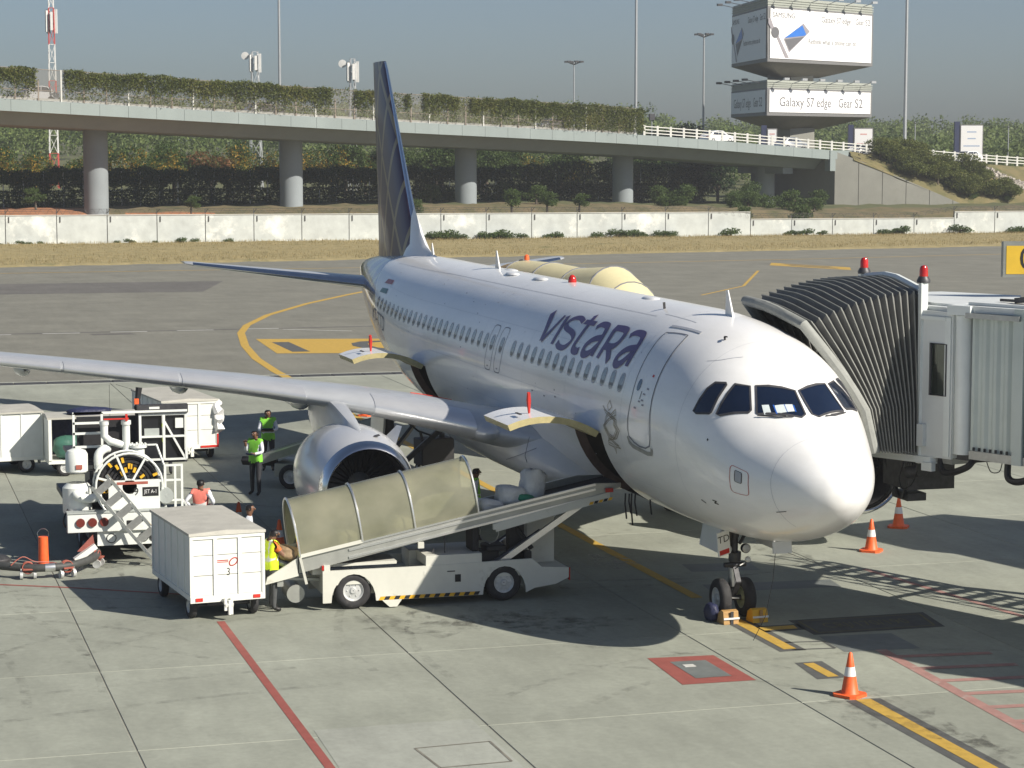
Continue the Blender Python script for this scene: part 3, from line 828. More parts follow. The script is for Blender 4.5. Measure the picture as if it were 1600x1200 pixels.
# cockpit glazing (six panes)
PANES = {'a': [(3.074, 0.401), (2.981, 0.401), (2.667, 0.498), (2.644, 0.527), (2.752, 0.863), (2.786, 0.871), (2.981, 0.786), (3.042, 0.684)],
'b': [(2.516, 0.548), (2.429, 0.572), (2.03, 0.868), (2.036, 0.912), (2.427, 1.067), (2.641, 0.94)],
'c': [(1.918, 0.943), (1.887, 0.953), (1.47, 1.44), (1.533, 1.52), (2.088, 1.545), (2.376, 1.129)]}
for s in (1, -1):
    for k in 'abc':
        p = PANES[k]
        if s < 0 and k == 'c': p = [(x, t - .0) for x, t in p]
        mb = MB(); spatch(mb, p, .006, rings=5, sub=4, side=s); po = mb.build('cockpit_window', 'cockpit_pane', plane, sharp=60)
        mb = MB(); sstroke(mb, p, .045, .012, closed=True, curve=False, side=s); mb.build('window_frame', 'gasket', po, sharp=0)
        if k == 'c' and s > 0:
            mb = MB(); spatch(mb, [(1.80, 1.01), (1.76, 1.10), (1.94, 1.14), (2.0, 1.06)], .0105, rings=2, sub=2, side=s); mb.build('seat_headrest', 'blind_white', po, sharp=0)
            mb = MB(); spatch(mb, [(1.70, 1.16), (1.64, 1.40), (1.80, 1.42), (1.88, 1.20)], .0105, rings=2, sub=3, side=s); mb.build('sun_blind', 'blind_white', po, sharp=0)
            mb = MB(); sstroke(mb, [(1.70, 1.16), (1.90, 1.19)], .035, .0115, side=s); sstroke(mb, [(1.66, 1.30), (1.84, 1.32)], .02, .0115, side=s); sstroke(mb, [(1.62, 1.41), (1.78, 1.43)], .03, .0115, side=s); mb.build('blind_bracket', 'blind_blue', po, sharp=0)
    mb = MB()
    A = [fus(x, t, .03) * (1, s, 1) for x, t in ((1.86, .93), (1.62, 1.14), (1.50, 1.33))]
    mb.tube(A, .012, 6); A2 = [fus(x, t, .045) * (1, s, 1) for x, t in ((1.80, .98), (1.56, 1.24))]; mb.tube(A2, .009, 6)
    mb.build('wiper', 'gasket', plane)
# hold openings: lined recess, raised door
for (x0, x1) in XD:
    mb = MB()
    tt = np.linspace(TH0, TH1, 9)
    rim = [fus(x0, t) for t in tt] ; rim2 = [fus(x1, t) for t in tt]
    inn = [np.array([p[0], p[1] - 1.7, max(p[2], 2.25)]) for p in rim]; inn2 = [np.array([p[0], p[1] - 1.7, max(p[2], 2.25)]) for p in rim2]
    mb.loft([rim, inn], closed=False); mb.loft([rim2, inn2], closed=False); mb.loft([inn, inn2], closed=False)
    mb.loft([[rim[0], inn[0]], [rim2[0], inn2[0]]], closed=False); mb.loft([[rim[-1], inn[-1]], [rim2[-1], inn2[-1]]], closed=False)
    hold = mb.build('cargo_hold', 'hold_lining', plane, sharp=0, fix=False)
    for xa, xb in ((x0 + .002, x0 + .13), (x1 - .002, x1 - .13)):
        mb = MB(); mb.loft([[fus(xa, t, -.001) for t in tt], [fus(xb, t, -.16) for t in tt]], closed=False)
        mb.build('hold_frame', 'hold_edge', hold, sharp=0, fix=False)
    # door shell: the cut-out piece of skin swung up about its top edge
    h = fus((x0 + x1) / 2, TH1)
    tt2 = np.linspace(TH0, TH1, 10); ang = R(135)
    def swing(p, k):
        d = np.array([0, p[1] - h[1], p[2] - h[2]]); c, s = math.cos(ang), math.sin(ang)
        return np.array([p[0], h[1] + .03 + d[1] * c - d[2] * s, h[2] + .03 + d[1] * s + d[2] * c])
    outer = [[swing(fus(x, t, .0) + (0, 0, 0), 0) for t in tt2] for x in (x0 + .02, (x0 + x1) / 2, x1 - .02)]
    inner = [[swing(fus(x, t, -.13), 0) for t in tt2] for x in (x0 + .02, (x0 + x1) / 2, x1 - .02)]
    mb = MB(); mb.loft(outer, closed=False)
    cdoor = mb.build('cargo_door', 'fuselage_paint', plane, sharp=60)
    mb = MB(); mb.loft(inner, closed=False)
    for e in (0, 2): mb.loft([outer[e], inner[e]], closed=False)
    mb.loft([[o[0] for o in outer], [o[0] for o in inner]], closed=False); mb.loft([[o[-1] for o in outer], [o[-1] for o in inner]], closed=False)
    mb.build('door_lining', 'zinc_yellow', cdoor, sharp=40, fix=False)
    mb = MB(); a = outer[1][3]; mb.tube([a + (-.25, 0, -.02), a + (-.22, .0, .25), a + (-.28, .02, .42)], [.02, .05, .035], 6); mb.build('warning_streamer', 'red', cdoor)
    mb = MB(); a = outer[1][2]; mb.box(a + (-.4, .05, .045), (.32, .05, .02)); mb.build('door_latch', 'gasket', cdoor)
# blue protective film seen beside the hold openings is just sky sheen; scuffs are left to the paint
mb = MB()
for k, (x_, y_, L_) in enumerate(((7.36, 1.42, .42), (7.30, 1.36, .30), (7.33, 1.30, .55), (7.28, 1.24, .35), (6.9, 1.05, .28))):
    mb.tube([(x_, y_, 2.15), (x_ - .03, y_ + .02, 2.15 - L_ * .5), (x_ + .02 * (-1) ** k, y_ - .03, 2.15 - L_ - .1)], .018, 5)
mb.build('net_strap', 'black', plane, kind='stuff')
# aerials, beacon and drain mast on the crown
def blade(x, z, h, c, name='antenna', y=0):
    mb = MB(); mb.add([(x, y - .02, z), (x + c, y - .02, z), (x + c, y + .02, z), (x, y + .02, z), (x + c * .75, y - .008, z + h), (x + c * .98, y - .008, z + h), (x + c * .98, y + .008, z + h), (x + c * .75, y + .008, z + h)],
      [(0, 1, 2, 3), (4, 7, 6, 5), (0, 4, 5, 1), (1, 5, 6, 2), (2, 6, 7, 3), (3, 7, 4, 0)]); mb.build(name, 'fuselage_paint', plane)
blade(5.15, 5.78, .55, .42); blade(21.6, 5.88, .50, .40); blade(28.6, 5.88, .42, .3)
for x, y in ((17.1, .25), (19.4, .3), (9.6, .1), (20.9, -.1)):
    mb = MB(); mb.ball((x, y, 5.90), (.42, .16, .055), 14, 6); mb.build('satcom_fairing', 'fuselage_paint', plane)
mb = MB(); mb.lathe([(0, .10), (.06, .10), (.12, .085), (.17, .05), (.19, 0)], (15.4, 0, 5.91), (0, 0, 1), 12); mb.build('beacon', 'red_lens', plane)
for s in (1, -1):
    mb = MB(); p = fus(3.9, 1.2); mb.bar(p + (0, 0, 0), p + (0.02, 0, .06), .03); mb.bar(p + (.02, 0, .06), p + (-.10, 0, .065), .025)
    q = fus(7.6, 1.3); mb.bar(q, q + (.03, 0, .13), .05, .015); mb.build('small_probe', 'gasket', plane)

# belly fairing
mb = MB(); ringz = []
for x, hw, zt, zb in ((10.3, .5, 1.95, 1.80), (11.0, 1.55, 2.35, 1.66), (12.0, 2.02, 2.75, 1.55), (13.2, 2.17, 2.95, 1.48), (15.5, 2.2, 3.0, 1.46), (18.0, 2.18, 3.0, 1.47), (19.5, 2.05, 2.8, 1.52), (20.6, 1.6, 2.4, 1.64), (21.4, .6, 2.0, 1.80)):
    c = (zt + zb) / 2; h = (zt - zb) / 2; rg = []
    for i in range(40):
        t = 2 * pi * i / 40; cc, ss = math.cos(t), math.sin(t)
        rg.append((x, hw * math.copysign(abs(cc) ** .75, cc), c + h * math.copysign(abs(ss) ** .8, ss)))
    ringz.append(rg)
mb.loft(ringz, caps=True); bf = mb.build('belly_fairing', 'belly_grey', plane, sharp=60)
mb = MB(); mb.box((11.95, 1.55, 1.30), (.05, .78, .55), rotm('X', R(-38)) @ rotm('Z', R(20))); mb.build('access_panel', 'belly_grey', bf)
mb = MB(); mb.bar((11.9, 1.45, 1.56), (11.93, 1.60, 1.46), .03); mb.bar((11.91, 1.60, 1.28), (11.93, 1.7, 1.14), .02); mb.build('panel_catch', 'gasket', bf)
mb = MB(); mb.tube([(11.6, 2.02, 2.55), (12.4, 2.17, 2.3), (13.2, 2.24, 2.1)], .008, 5); mb.tube([(12.0, 2.06, 2.75), (12.2, 2.1, 2.3), (12.3, 1.9, 1.75)], .007, 5); mb.build('fairing_seam', 'seam', bf)

# wings
def airfoil(n=22, t=.13):
    xs_ = [(.5 * (1 - math.cos(pi * i / n))) for i in range(n + 1)]
    th = lambda x: 5 * t * (.2969 * math.sqrt(x) - .126 * x - .3516 * x * x + .2843 * x**3 - .1036 * x**4)
    up = [(x, th(x) * 1.05 + .012 * math.sin(pi * x)) for x in xs_]; lo = [(x, -th(x) * .95 + .012 * math.sin(pi * x)) for x in xs_]
    return up, lo
LEZ = pchip(np.array([0, 2.0, 2.63, 3.54, 5.04, 6.43, 7.5, 9.13, 11.6, 13, 17.1]), np.array([2.45, 2.62, 2.74, 2.95, 3.24, 3.43, 3.57, 3.73, 3.97, 4.10, 4.45]))
def wsec(y):
    le = 12.6 + .5206 * (y - 1.98)
    ch = 6.15 + (3.92 - 6.15) * (y - 2) / 4.4 if y < 6.4 else 3.92 + (1.5 - 3.92) * (y - 6.4) / (17.05 - 6.4)
    t = .145 - .03 * min(y / 9, 1)
    return le, ch, t, LEZ(y)
def wring(y, s=1, x0=0, x1=1, grow=0.0):
    le, ch, t, z = wsec(y); up, lo = airfoil(22, t); tw = R(2.2 - 3.0 * y / 17)
    def P(x, zz): return np.array([le + ch * x, y * s, z + ch * (zz) - math.tan(tw) * ch * x * .6])
    a = [(x, q) for x, q in up if x0 <= x <= x1][::-1] + [(x, q) for x, q in lo if x0 <= x <= x1][1:]
    return [P(x - grow / ch * (1 - x / x1 if x1 < 1 else 0), q + math.copysign(grow / ch, q) if grow else q) for x, q in a]
YS = [1.2, 1.9, 2.3, 2.63, 3.1, 3.54, 4.3, 5.04, 5.8, 6.4, 7.5, 9.13, 10.4, 11.6, 13, 15, 16.9]
for s in (1, -1):
    mb = MB(); mb.loft([wring(y, s) for y in YS], caps=True); wing = mb.build('wing', 'wing_grey', plane, sharp=50)
    for a, b in ((2.95, 5.02), (6.45, 9.05), (9.12, 11.6), (11.67, 14.1), (14.17, 16.6)):
        mb = MB(); k = 6
        rg = [wring(a + (b - a) * i / k, s, 0, .165, .010) for i in range(k + 1)]
        mb.loft(rg, caps=True); mb.build('slat', 'wing_slat', wing, sharp=50)
    for y, L in ((8.75, 2.2), (12.35, 1.9), (6.0, 2.4)):
        le, ch, t, z = wsec(y); x = le + ch * .62; zz = z - ch * .055
        mb = MB(); mb.lathe([(0, .02), (.2, .11), (.6, .19), (1.1, .21), (1.6, .17), (L, .02)], (x, y * s, zz - .12), (1, 0, -.02), 14); mb.build('flap_track_fairing', 'wing_grey', wing)
    mb = MB(); le, ch, t, z = wsec(2.75); 
    mb.ball((le + .30, 2.66 * s, z - .03), (.50, .34, .22), 16, 10); mb.build('wing_root_fairing', 'wing_grey', wing)
    if s > 0:
        A = np.array(wring(3.4, s)[10]); mb = MB(); mb.tube([np.array(wring(3.9, s)[13]) + (0, 0, .015), np.array(wring(3.55, s)[12]) + (0, 0, .015), np.array(wring(2.9, s)[12]) + (0, 0, .015)], .009, 5); mb.build('walkway_mark', 'red', wing)

# engines
for s, ey in ((1, 5.83), (-1, -5.60)):
    c = np.array([11.2, ey, 1.80])
    mb = MB(); mb.lathe([(.30, 1.055), (.6, 1.12), (1.0, 1.175), (1.5, 1.205), (2.0, 1.20), (2.6, 1.15), (3.1, 1.06), (3.5, .97), (3.5, .93), (3.0, .9)], c, (1, 0, .02), 48)
    nac = mb.build('engine_nacelle', 'nacelle_paint', plane, sharp=50)
    mb = MB(); mb.lathe([(.32, 1.058), (.20, 1.035), (.09, .998), (.02, .955), (.0, .925), (.03, .895), (.10, .873), (.22, .862)], c, (1, 0, .02), 48); mb.build('inlet_lip', 'polished', nac, sharp=60)
    mb = MB(); mb.lathe([(.21, .864), (.5, .855), (.9, .86), (1.15, .87)], c, (1, 0, .02), 40); mb.build('inlet_duct', 'dark_metal', nac, fix=False)
    mb = MB()
    for k in range(30):
        t = 2 * pi * k / 30; u = np.array([0, math.cos(t), math.sin(t)]); v = np.array([0, -math.sin(t), math.cos(t)]); ax = np.array([1, 0, 0.])
        o = c + (1.05, 0, .02)
        mb.add([o + u * .26 - v * .03 - ax * .06, o + u * .26 + v * .03 + ax * .06, o + u * .855 + v * .10 + ax * .03, o + u * .855 - v * .04 - ax * .05], [(0, 1, 2, 3)])
    mb.lathe([(1.16, .87), (1.17, .0)], c, (1, 0, .02), 24)
    mb.build('fan', 'dark_metal', nac, sharp=0)
    mb = MB(); mb.lathe([(.62, 0), (.68, .06), (.85, .17), (1.05, .27)], c, (1, 0, .02), 20); mb.build('spinner', 'grey_metal', nac)
    mb = MB(); mb.lathe([(2.9, .72), (3.6, .68), (4.3, .5), (4.3, .45), (4.0, .42)], c, (1, 0, .02), 28); mb.lathe([(3.9, .34), (4.4, .3), (4.9, .06)], c, (1, 0, .02), 20); mb.build('exhaust_nozzle', 'grey_metal', nac)
    mb = MB(); q = c + (1.25, -s * .78, .86); mb.add([q + (-.35, 0, 0), q + (.75, 0, .03), q + (.62, -s * .26, .32), q + (.22, -s * .28, .34), q + (-.35, .02, -.02), q + (.75, .02, .01), q + (.62, -s * .26 + .02, .30), q + (.22, -s * .28 + .02, .32)], [(0, 1, 2, 3), (7, 6, 5, 4), (0, 4, 5, 1), (1, 5, 6, 2), (2, 6, 7, 3), (3, 7, 4, 0)]); mb.build('strake', 'white_paint', nac)
    mb = MB(); mb.box(c + (.62, -s * .28, 1.115), (.16, .16, .02), rotm('X', R(-14 * s))); mb.build('oil_hatch', 'gasket', nac)
    # pylon
    mb = MB(); rg = []
    yc = ey
    for x, zt, zb, hw in ((12.05, 2.98, 2.82, .05), (12.6, 3.08, 2.75, .16), (13.3, 3.22, 2.7, .22), (14.1, 3.34, 2.6, .25), (14.9, 3.40, 2.45, .25), (16.2, 3.25, 2.5, .22), (17.4, 3.08, 2.75, .1)):
        rg.append([(x, yc - hw, zb), (x, yc - hw, zb + (zt - zb) * .6), (x, yc - hw * .55, zt - .02), (x, yc, zt), (x, yc + hw * .55, zt - .02), (x, yc + hw, zb + (zt - zb) * .6), (x, yc + hw, zb)])
    mb.loft(rg, caps=True); mb.build('pylon', 'wing_grey', plane, sharp=40)

# tail surfaces
def slab_wing(rings, name, mat, sharp=50):
    mb = MB(); mb.loft(rings, caps=True); return mb.build(name, mat, plane, sharp=sharp)
def vring(z, le, te, t):
    up, lo = airfoil(16, t); ch = te - le
    return [np.array([le + ch * x, q * ch, z]) for x, q in up[::-1]] + [np.array([le + ch * x, q * ch, z]) for x, q in lo[1:]]
fin = slab_wing([vring(5.35, 29.9, 35.9, .11), vring(6.1, 30.35, 35.85, .11), vring(7.7, 31.62, 35.98, .105), vring(9.5, 33.0, 36.2, .10), vring(11.5, 34.52, 36.47, .10), vring(11.76, 34.78, 36.5, .07)], 'tail_fin', 'fin_paint')
mb = MB(); rg = []
for z, le in ((6.6, 30.72), (7.7, 31.60), (9.5, 32.98), (11.5, 34.50), (11.74, 34.76)):
    w_ = .11 * (1 - (z - 6.5) / 9); rg.append([(le + .16, w_, z), (le + .05, w_ * .75, z), (le - .02, 0, z), (le + .05, -w_ * .75, z), (le + .16, -w_, z)])
mb.loft(rg, closed=False); mb.build('leading_edge', 'polished', fin, sharp=60)
mb = MB(); rg = []
for x, z, hw in ((28.2, 5.93, .03), (28.9, 6.02, .14), (29.6, 6.2, .26), (30.2, 6.55, .3), (30.72, 7.1, .24), (31.0, 7.3, .2)):
    rg.append([(x, hw + .22, 5.70), (x + .02, hw * .9, 5.70 + (z - 5.70) * .35), (x + .05, hw * .45, 5.70 + (z - 5.70) * .8), (x + .05, 0, z), (x + .05, -hw * .45, 5.70 + (z - 5.70) * .8), (x + .02, -hw * .9, 5.70 + (z - 5.70) * .35), (x, -hw - .22, 5.70)])
mb.loft(rg, closed=False, caps=False); mb.build('dorsal_fairing', 'fuselage_paint', plane, sharp=60)
def hring(y, le, te, z, t, s):
    up, lo = airfoil(14, t); ch = te - le
    return [np.array([le + ch * x, y * s, z + q * ch]) for x, q in up[::-1]] + [np.array([le + ch * x, y * s, z + q * ch]) for x, q in lo[1:]]
for s in (1, -1):
    st = slab_wing([hring(.3, 31.9, 36.0, 4.80, .10, s), hring(1.0, 32.35, 36.05, 4.88, .10, s), hring(3.6, 34.0, 36.5, 5.16, .095, s), hring(6.0, 35.52, 36.92, 5.42, .09, s), hring(6.22, 35.8, 36.95, 5.45, .05, s)], 'tailplane', 'wing_grey')
    mb = MB(); rg = [[np.array(hring(y, le - .012, te, z + .0, .108, s)[k]) for k in range(11, 18)] for y, le, te, z in ((1.1, 32.41, 36.05, 4.89), (3.6, 34.0, 36.5, 5.16), (6.0, 35.52, 36.92, 5.42))]
    mb.loft(rg, closed=False); mb.build('leading_edge', 'polished', st, sharp=60)
mb = MB(); mb.cyl((37.3, 0, 5.15), (37.6, 0, 5.16), .13, .12, 16); mb.build('exhaust_pipe', 'dark_metal', plane)

# nose gear
def wheel(parent, c, r, wd, hubmat='hub_grey', axis=(0, 1, 0)):
    c = np.array(c, float); a = np.array(axis, float)
    mb = MB(); mb.lathe([(-wd / 2 * .86, r * .56), (-wd / 2, r * .72), (-wd / 2 * .96, r * .86), (-wd / 2 * .7, r * .965), (-wd * .2, r), (0, r), (wd * .2, r), (wd / 2 * .7, r * .965), (wd / 2 * .96, r * .86), (wd / 2, r * .72), (wd / 2 * .86, r * .56)], c, a, 28)
    for q in (-.16, 0, .16): pass
    ty = mb.build('tyre', 'rubber', parent)
    mb = MB(); mb.lathe([(-wd * .40, .01), (-wd * .40, r * .14), (-wd * .30, r * .2), (-wd * .27, r * .46), (-wd * .42, r * .54), (-wd * .43, r * .58), (wd * .43, r * .58), (wd * .42, r * .54), (wd * .27, r * .46), (wd * .30, r * .2), (wd * .40, r * .14), (wd * .40, .01)], c, a, 24)
    for k in range(6):
        t = 2 * pi * k / 6; A, B = mb.ring_frame(a / np.linalg.norm(a))
        for sg in (-1, 1): mb.ball(c + a * wd * .29 * sg + (A * math.cos(t) + B * math.sin(t)) * r * .33, .018 * r / .38, 6, 4)
    mb.build('wheel_hub', hubmat, ty)
    return ty
mb = MB()
mb.cyl((5.02, 0, 2.3), (5.06, 0, .95), .085, .08, 16); mb.cyl((5.06, 0, 1.0), (5.08, 0, .40), .055, .05, 14); mb.cyl((5.075, -.28, .38), (5.075, .28, .38), .055, n=12)
mb.bar((4.96, 0, 1.0), (4.78, 0, .74), .10, .035); mb.bar((4.78, 0, .74), (4.98, 0, .48), .10, .035)
mb.bar((5.0, .05, 1.6), (5.9, .22, 2.1), .07); mb.bar((5.0, -.05, 1.6), (5.9, -.22, 2.1), .07); mb.bar((5.0, .1, 1.45), (4.6, .25, 1.95), .06)
mb.bar((5.0, -.1, 1.45), (4.75, -.28, 1.95), .05); mb.cyl((4.98, 0, 1.30), (5.0, 0, 1.12), .12, .12, 14); mb.cyl((4.98, -.22, 1.05), (4.98, .22, 1.05), .05, n=10)
gear = mb.build('nose_gear_leg', 'dark_metal', plane)
mb = MB(); mb.cyl((5.045, 0, .98), (5.06, 0, .62), .10, .095, 16); mb.bar((4.9, -.06, .40), (4.9, .12, .42), .025); mb.build('shock_strut', 'alu', gear)
wheel(gear, (5.075, .255, .385), .385, .225); wheel(gear, (5.075, -.255, .385), .385, .225, 'hub_olive')
for y in (.19, -.19):
    mb = MB(); mb.lathe([(0, .085), (.02, .095), (.10, .09), (.16, .03)], (4.86, y, 1.37), (1, 0, 0), 14); mb.build('taxi_light', 'dark_metal', gear)
    mb = MB(); mb.lathe([(-.012, 0), (-.008, .06), (.005, .085)], (4.86, y, 1.37), (1, 0, 0), 14); mb.build('lamp_lens', 'hub_grey', gear)
mb = MB(); mb.ball((4.86, -.22, 1.16), .06, 12, 8); mb.tube([(4.86, -.16, 1.10), (4.85, -.05, 1.05)], .012, 6); mb.build('towing_indicator', 'white_paint', gear)
mb = MB(); mb.box((4.85, .54, 1.72), (.95, .03, .62), rotm('X', R(10))); gd = mb.build('gear_door', 'belly_grey', plane)
mb = MB(); mb.box((4.85, -.54, 1.72), (.95, .03, .62), rotm('X', R(-10))); mb.build('gear_door', 'belly_grey', plane)
mb = MB(); mb.box((4.32, .50, 1.60), (.03, .27, .50), rotm('Z', R(14)) @ rotm('Y', R(-12)) @ rotm('X', R(-14))); fd = mb.build('number_plate', 'white_paint', plane)
rm = rotm('Z', R(14)) @ rotm('Y', R(-12)) @ rotm('X', R(-14))
mb = MB(); add_text(mb, 'TD', .20, np.array((4.32, .50, 1.60)) + rm @ np.array((-.018, 0, .09)), rm @ np.array((0, -1, 0)), rm @ np.array((0, 0, 1.05))); mb.build('number_lettering', 'ink', fd, sharp=0)
mb = MB(); mb.box(np.array((4.32, .50, 1.60)) + rm @ np.array((0, 0, -.18)), (.034, .22, .10), rm); mb.build('red_flag_patch', 'red', fd)
mb = MB(); mb.box((2.55, .05, 1.80), (.05, .36, .22), rotm('Y', R(8))); mb.build('nose_flap', 'belly_grey', plane)
mb = MB(); mb.tube([(2.55, .18, 1.72), (2.6, .2, 1.2), (2.7, .3, .5), (2.9, .45, .02)], .006, 5); mb.tube([(2.5, -.05, 1.7), (2.9, -.9, 1.35), (3.2, -1.6, 1.2)], .004, 4); mb.build('earth_cable', 'black', plane)
# main gear
for s in (1, -1):
    mb = MB(); y = 3.78 * s
    mb.cyl((17.7, 3.95 * s, 2.85), (17.7, y, .95), .14, .13, 16); mb.cyl((17.7, y, 1.0), (17.7, y, .5), .09, n=14); mb.cyl((17.7, y - .46, .56), (17.7, y + .46, .56), .08, n=12)
    mb.bar((17.7, y - s * .1, 1.35), (17.5, 2.3 * s, 2.6), .16, .12); mb.bar((17.55, y, 1.0), (17.3, y, .75), .2, .05); mb.tube([(17.6, 3.5 * s, 2.5), (17.6, 3.2 * s, 2.25), (17.55, 2.8 * s, 2.1), (17.5, 2.5 * s, 2.3)], .025, 6)
    mgear = mb.build('main_gear_leg', 'dark_metal', plane)
    wheel(mgear, (17.7, y - .42, .565), .565, .40); wheel(mgear, (17.7, y + .42, .565), .565, .40)
    mb = MB(); mb.box((17.8, 4.18 * s, 1.95), (1.35, .05, 1.75), rotm('X', R(4 * s))); mb.build('main_gear_door', 'belly_grey', plane)
# cockpit-side fasteners of the rear hold and the tail bumper scuff: none visible
# ------------------------------------------------------------------ boarding bridge
M('bellows', (.15, .15, .145), .7, var=.2, scale=3)
M('bellows_edge', (.23, .235, .215), .65, var=.15, scale=4)
M('bridge_white', (.66, .69, .68), .4, var=.05, scale=1.5, dirt=((.4, .4, .37), 1.3, .62, .35))
M('bridge_green', (.50, .56, .53), .42, var=.06, scale=1.5)
M('bumper_grey', (.27, .28, .26), .7, var=.12, scale=5)
M('frame_white', (.72, .76, .74), .4, var=.04)
def glass_mat(name, tint=(.6, .66, .66), fac=.16):
    m, n, l, b = node_mat(name)
    g = n.new('ShaderNodeBsdfGlossy'); g.inputs['Roughness'].default_value = .03
    t = n.new('ShaderNodeBsdfTransparent'); t.inputs['Color'].default_value = (*tint, 1)
    f = n.new('ShaderNodeFresnel'); f.inputs['IOR'].default_value = 1.5
    x = n.new('ShaderNodeMixShader'); l.new(f.outputs[0], x.inputs[0]); l.new(t.outputs[0], x.inputs[1]); l.new(g.outputs[0], x.inputs[2])
    l.new(x.outputs[0], n['Material Output'].inputs[0]); MATS[name] = m
glass_mat('clear_glass'); glass_mat('tint_glass', (.8, .85, .82))

jb = thing('boarding_bridge', 'pale boarding bridge with dark folded bellows pressed against the airliner nose', 'boarding bridge', (3, -5, 0))
N0 = np.array([3.02, -2.9, 0.]); U = np.array([-.92, -.39, 0]); U /= np.linalg.norm(U); VV = np.array([-U[1], U[0], 0]); VV = VV if VV[1] < 0 else -VV
def JP(s, d, z): return N0 + U * s + VV * d + np.array([0, 0, z])
def resample(P, n):
    P = [np.array(p, float) for p in P]; L = np.r_[0, np.cumsum([np.linalg.norm(P[i + 1] - P[i]) for i in range(len(P) - 1)])]
    o = []
    for t in np.linspace(0, L[-1], n):
        i = min(np.searchsorted(L, t, side='right') - 1, len(P) - 2); o.append(P[i] + (P[i + 1] - P[i]) * (t - L[i]) / (L[i + 1] - L[i]))
    return o
H0 = resample([(3.52, -2.2, 3.35), (3.57, -2.02, 4.15), (3.8, -1.78, 4.65), (3.95, -1.42, 5.17), (4.0, -.95, 5.74)], 8) + resample([(4.0, -.95, 5.74), (5.3, -.82, 5.98), (6.6, -.85, 6.03)], 6)[1:] + resample([(6.6, -.85, 6.03), (6.9, -1.6, 5.2), (6.95, -2.1, 4.2), (6.95, -2.2, 3.35)], 7)[1:]
H1 = resample([(3.06, -2.93, 3.3), (3.06, -2.93, 4.2), (3.1, -2.93, 5.4), (3.14, -2.93, 6.46)], 8) + resample([(3.14, -2.93, 6.46), (4.7, -3.05, 6.66), (6.3, -3.2, 6.55)], 6)[1:] + resample([(6.3, -3.2, 6.55), (6.3, -3.2, 3.3)], 7)[1:]
DJ = np.array([.96, -.48, -.12])
H1 = [p + DJ for p in H1]
NR = 17
def hoop(f, inset=0.0):
    o = []
    for a, b in zip(H0, H1):
        p = a + (b - a) * f; p[2] += .16 * math.sin(pi * f) * max(0, (p[2] - 3.3) / 3.0)
        o.append(p)
    c = np.mean(o, 0); c[2] = 4.6
    return [p + (c - p) / np.linalg.norm(c - p) * inset for p in o]
mb = MB(); rg = []
for i in range(NR):
    rg.append(hoop(i / (NR - 1)))
    if i < NR - 1: rg.append(hoop((i + .5) / (NR - 1), .13))
mb.loft(rg, closed=False); bel = mb.build('bellows', 'bellows', jb, sharp=0, world=True, fix=False)
for i in range(1, NR - 1):
    mb = MB(); mb.tube(hoop(i / (NR - 1), -.004), .016, 6); mb.build('rib', 'bellows_edge', bel, world=True)
mb = MB(); h = hoop(0, -.02); mb.tube([p + (-.03, .02, 0) for p in h], .105, 10); mb.build('contact_bumper', 'bumper_grey', jb, world=True)
mb = MB(); mb.tube([p for p in hoop(1, -.03)[:14]], .07, 6); mb.build('front_frame', 'frame_white', jb, world=True)
mb = MB(); mb.bb((2.98, -3.0, 3.15), (3.1, -2.86, 6.62)); mb.build('front_post', 'frame_white', jb, world=True)
mb = MB(); mb.bb((6.22, -3.3, 3.15), (6.36, -3.1, 6.62)); mb.build('front_post', 'frame_white', jb, world=True)
# cab
cabp = [(3.0, -3.02), (2.32, -3.22), (2.6, -4.8), (4.6, -6.1), (6.5, -5.0), (6.34, -3.25)]
mb = MB(); mb.prism([(*p, 3.2) for p in cabp], (0, 0, .12)); mb.build('cab_floor', 'grey_metal', jb, world=True, sharp=30)
mb = MB(); mb.prism([(*p, 6.10) for p in cabp], (0, 0, .08)); c_ = np.mean(cabp, 0)
mb.prism([(*(c_ + (np.array(p) - c_) * .86), 6.18) for p in cabp], (0, 0, .05)); mb.build('cab_roof', 'bridge_white', jb, world=True, sharp=30)
for i in range(1, 5):
    a, b = np.array(cabp[i]), np.array(cabp[i + 1]); mb = MB(); mb.bar((*a, 4.71), (*b, 4.71), .06, 2.77); mb.build('cab_wall', 'bridge_white', jb, world=True, sharp=30)
# wall with the operator's window
w0, w1, zb, zt = .25, .64, 4.50, 5.48
def wbox(mb, s0, s1, z0, z1, d0=-.01, d1=.05): mb.prism([JP(s0, d0, z0), JP(s1, d0, z0), JP(s1, d1, z0), JP(s0, d1, z0)], (0, 0, z1 - z0))
mb = MB(); wbox(mb, .02, w0, 3.3, 6.10); wbox(mb, w1, .78, 3.3, 6.10); wbox(mb, w0, w1, 3.3, zb); wbox(mb, w0, w1, zt, 6.10); mb.build('window_wall', 'bridge_white', jb, world=True, sharp=30)
mb = MB(); P = [JP(w0, -.02, zb), JP(w1, -.02, zb), JP(w1, -.02, zt), JP(w0, -.02, zt)]
mb.tube([P[0] + (P[i] - P[0]) for i in range(4)], .03, 6, closed=True); win = mb.build('window_frame', 'gasket', jb, world=True)
mb = MB(); wbox(mb, w0, w1, zb, zt, .01, .025); mb.build('pane', 'tint_glass', win, sharp=0, world=True)
mb = MB(); wbox(mb, .0, .62, 5.93, 6.00, -.05, -.011); wbox(mb, .60, .74, 3.35, 6.0, -.035, -.012); mb.build('wall_trim', 'frame_white', jb, world=True, sharp=30)
mb = MB(); mb.cyl(JP(.98, .12, 3.42), JP(.98, .12, 6.05), .19, n=20); mb.build('corner_column', 'frame_white', jb, world=True)
mb = MB(); wbox(mb, .70, 1.25, 6.06, 6.24, -.10, .35); mb.build('column_cap', 'frame_white', jb, world=True, sharp=30)
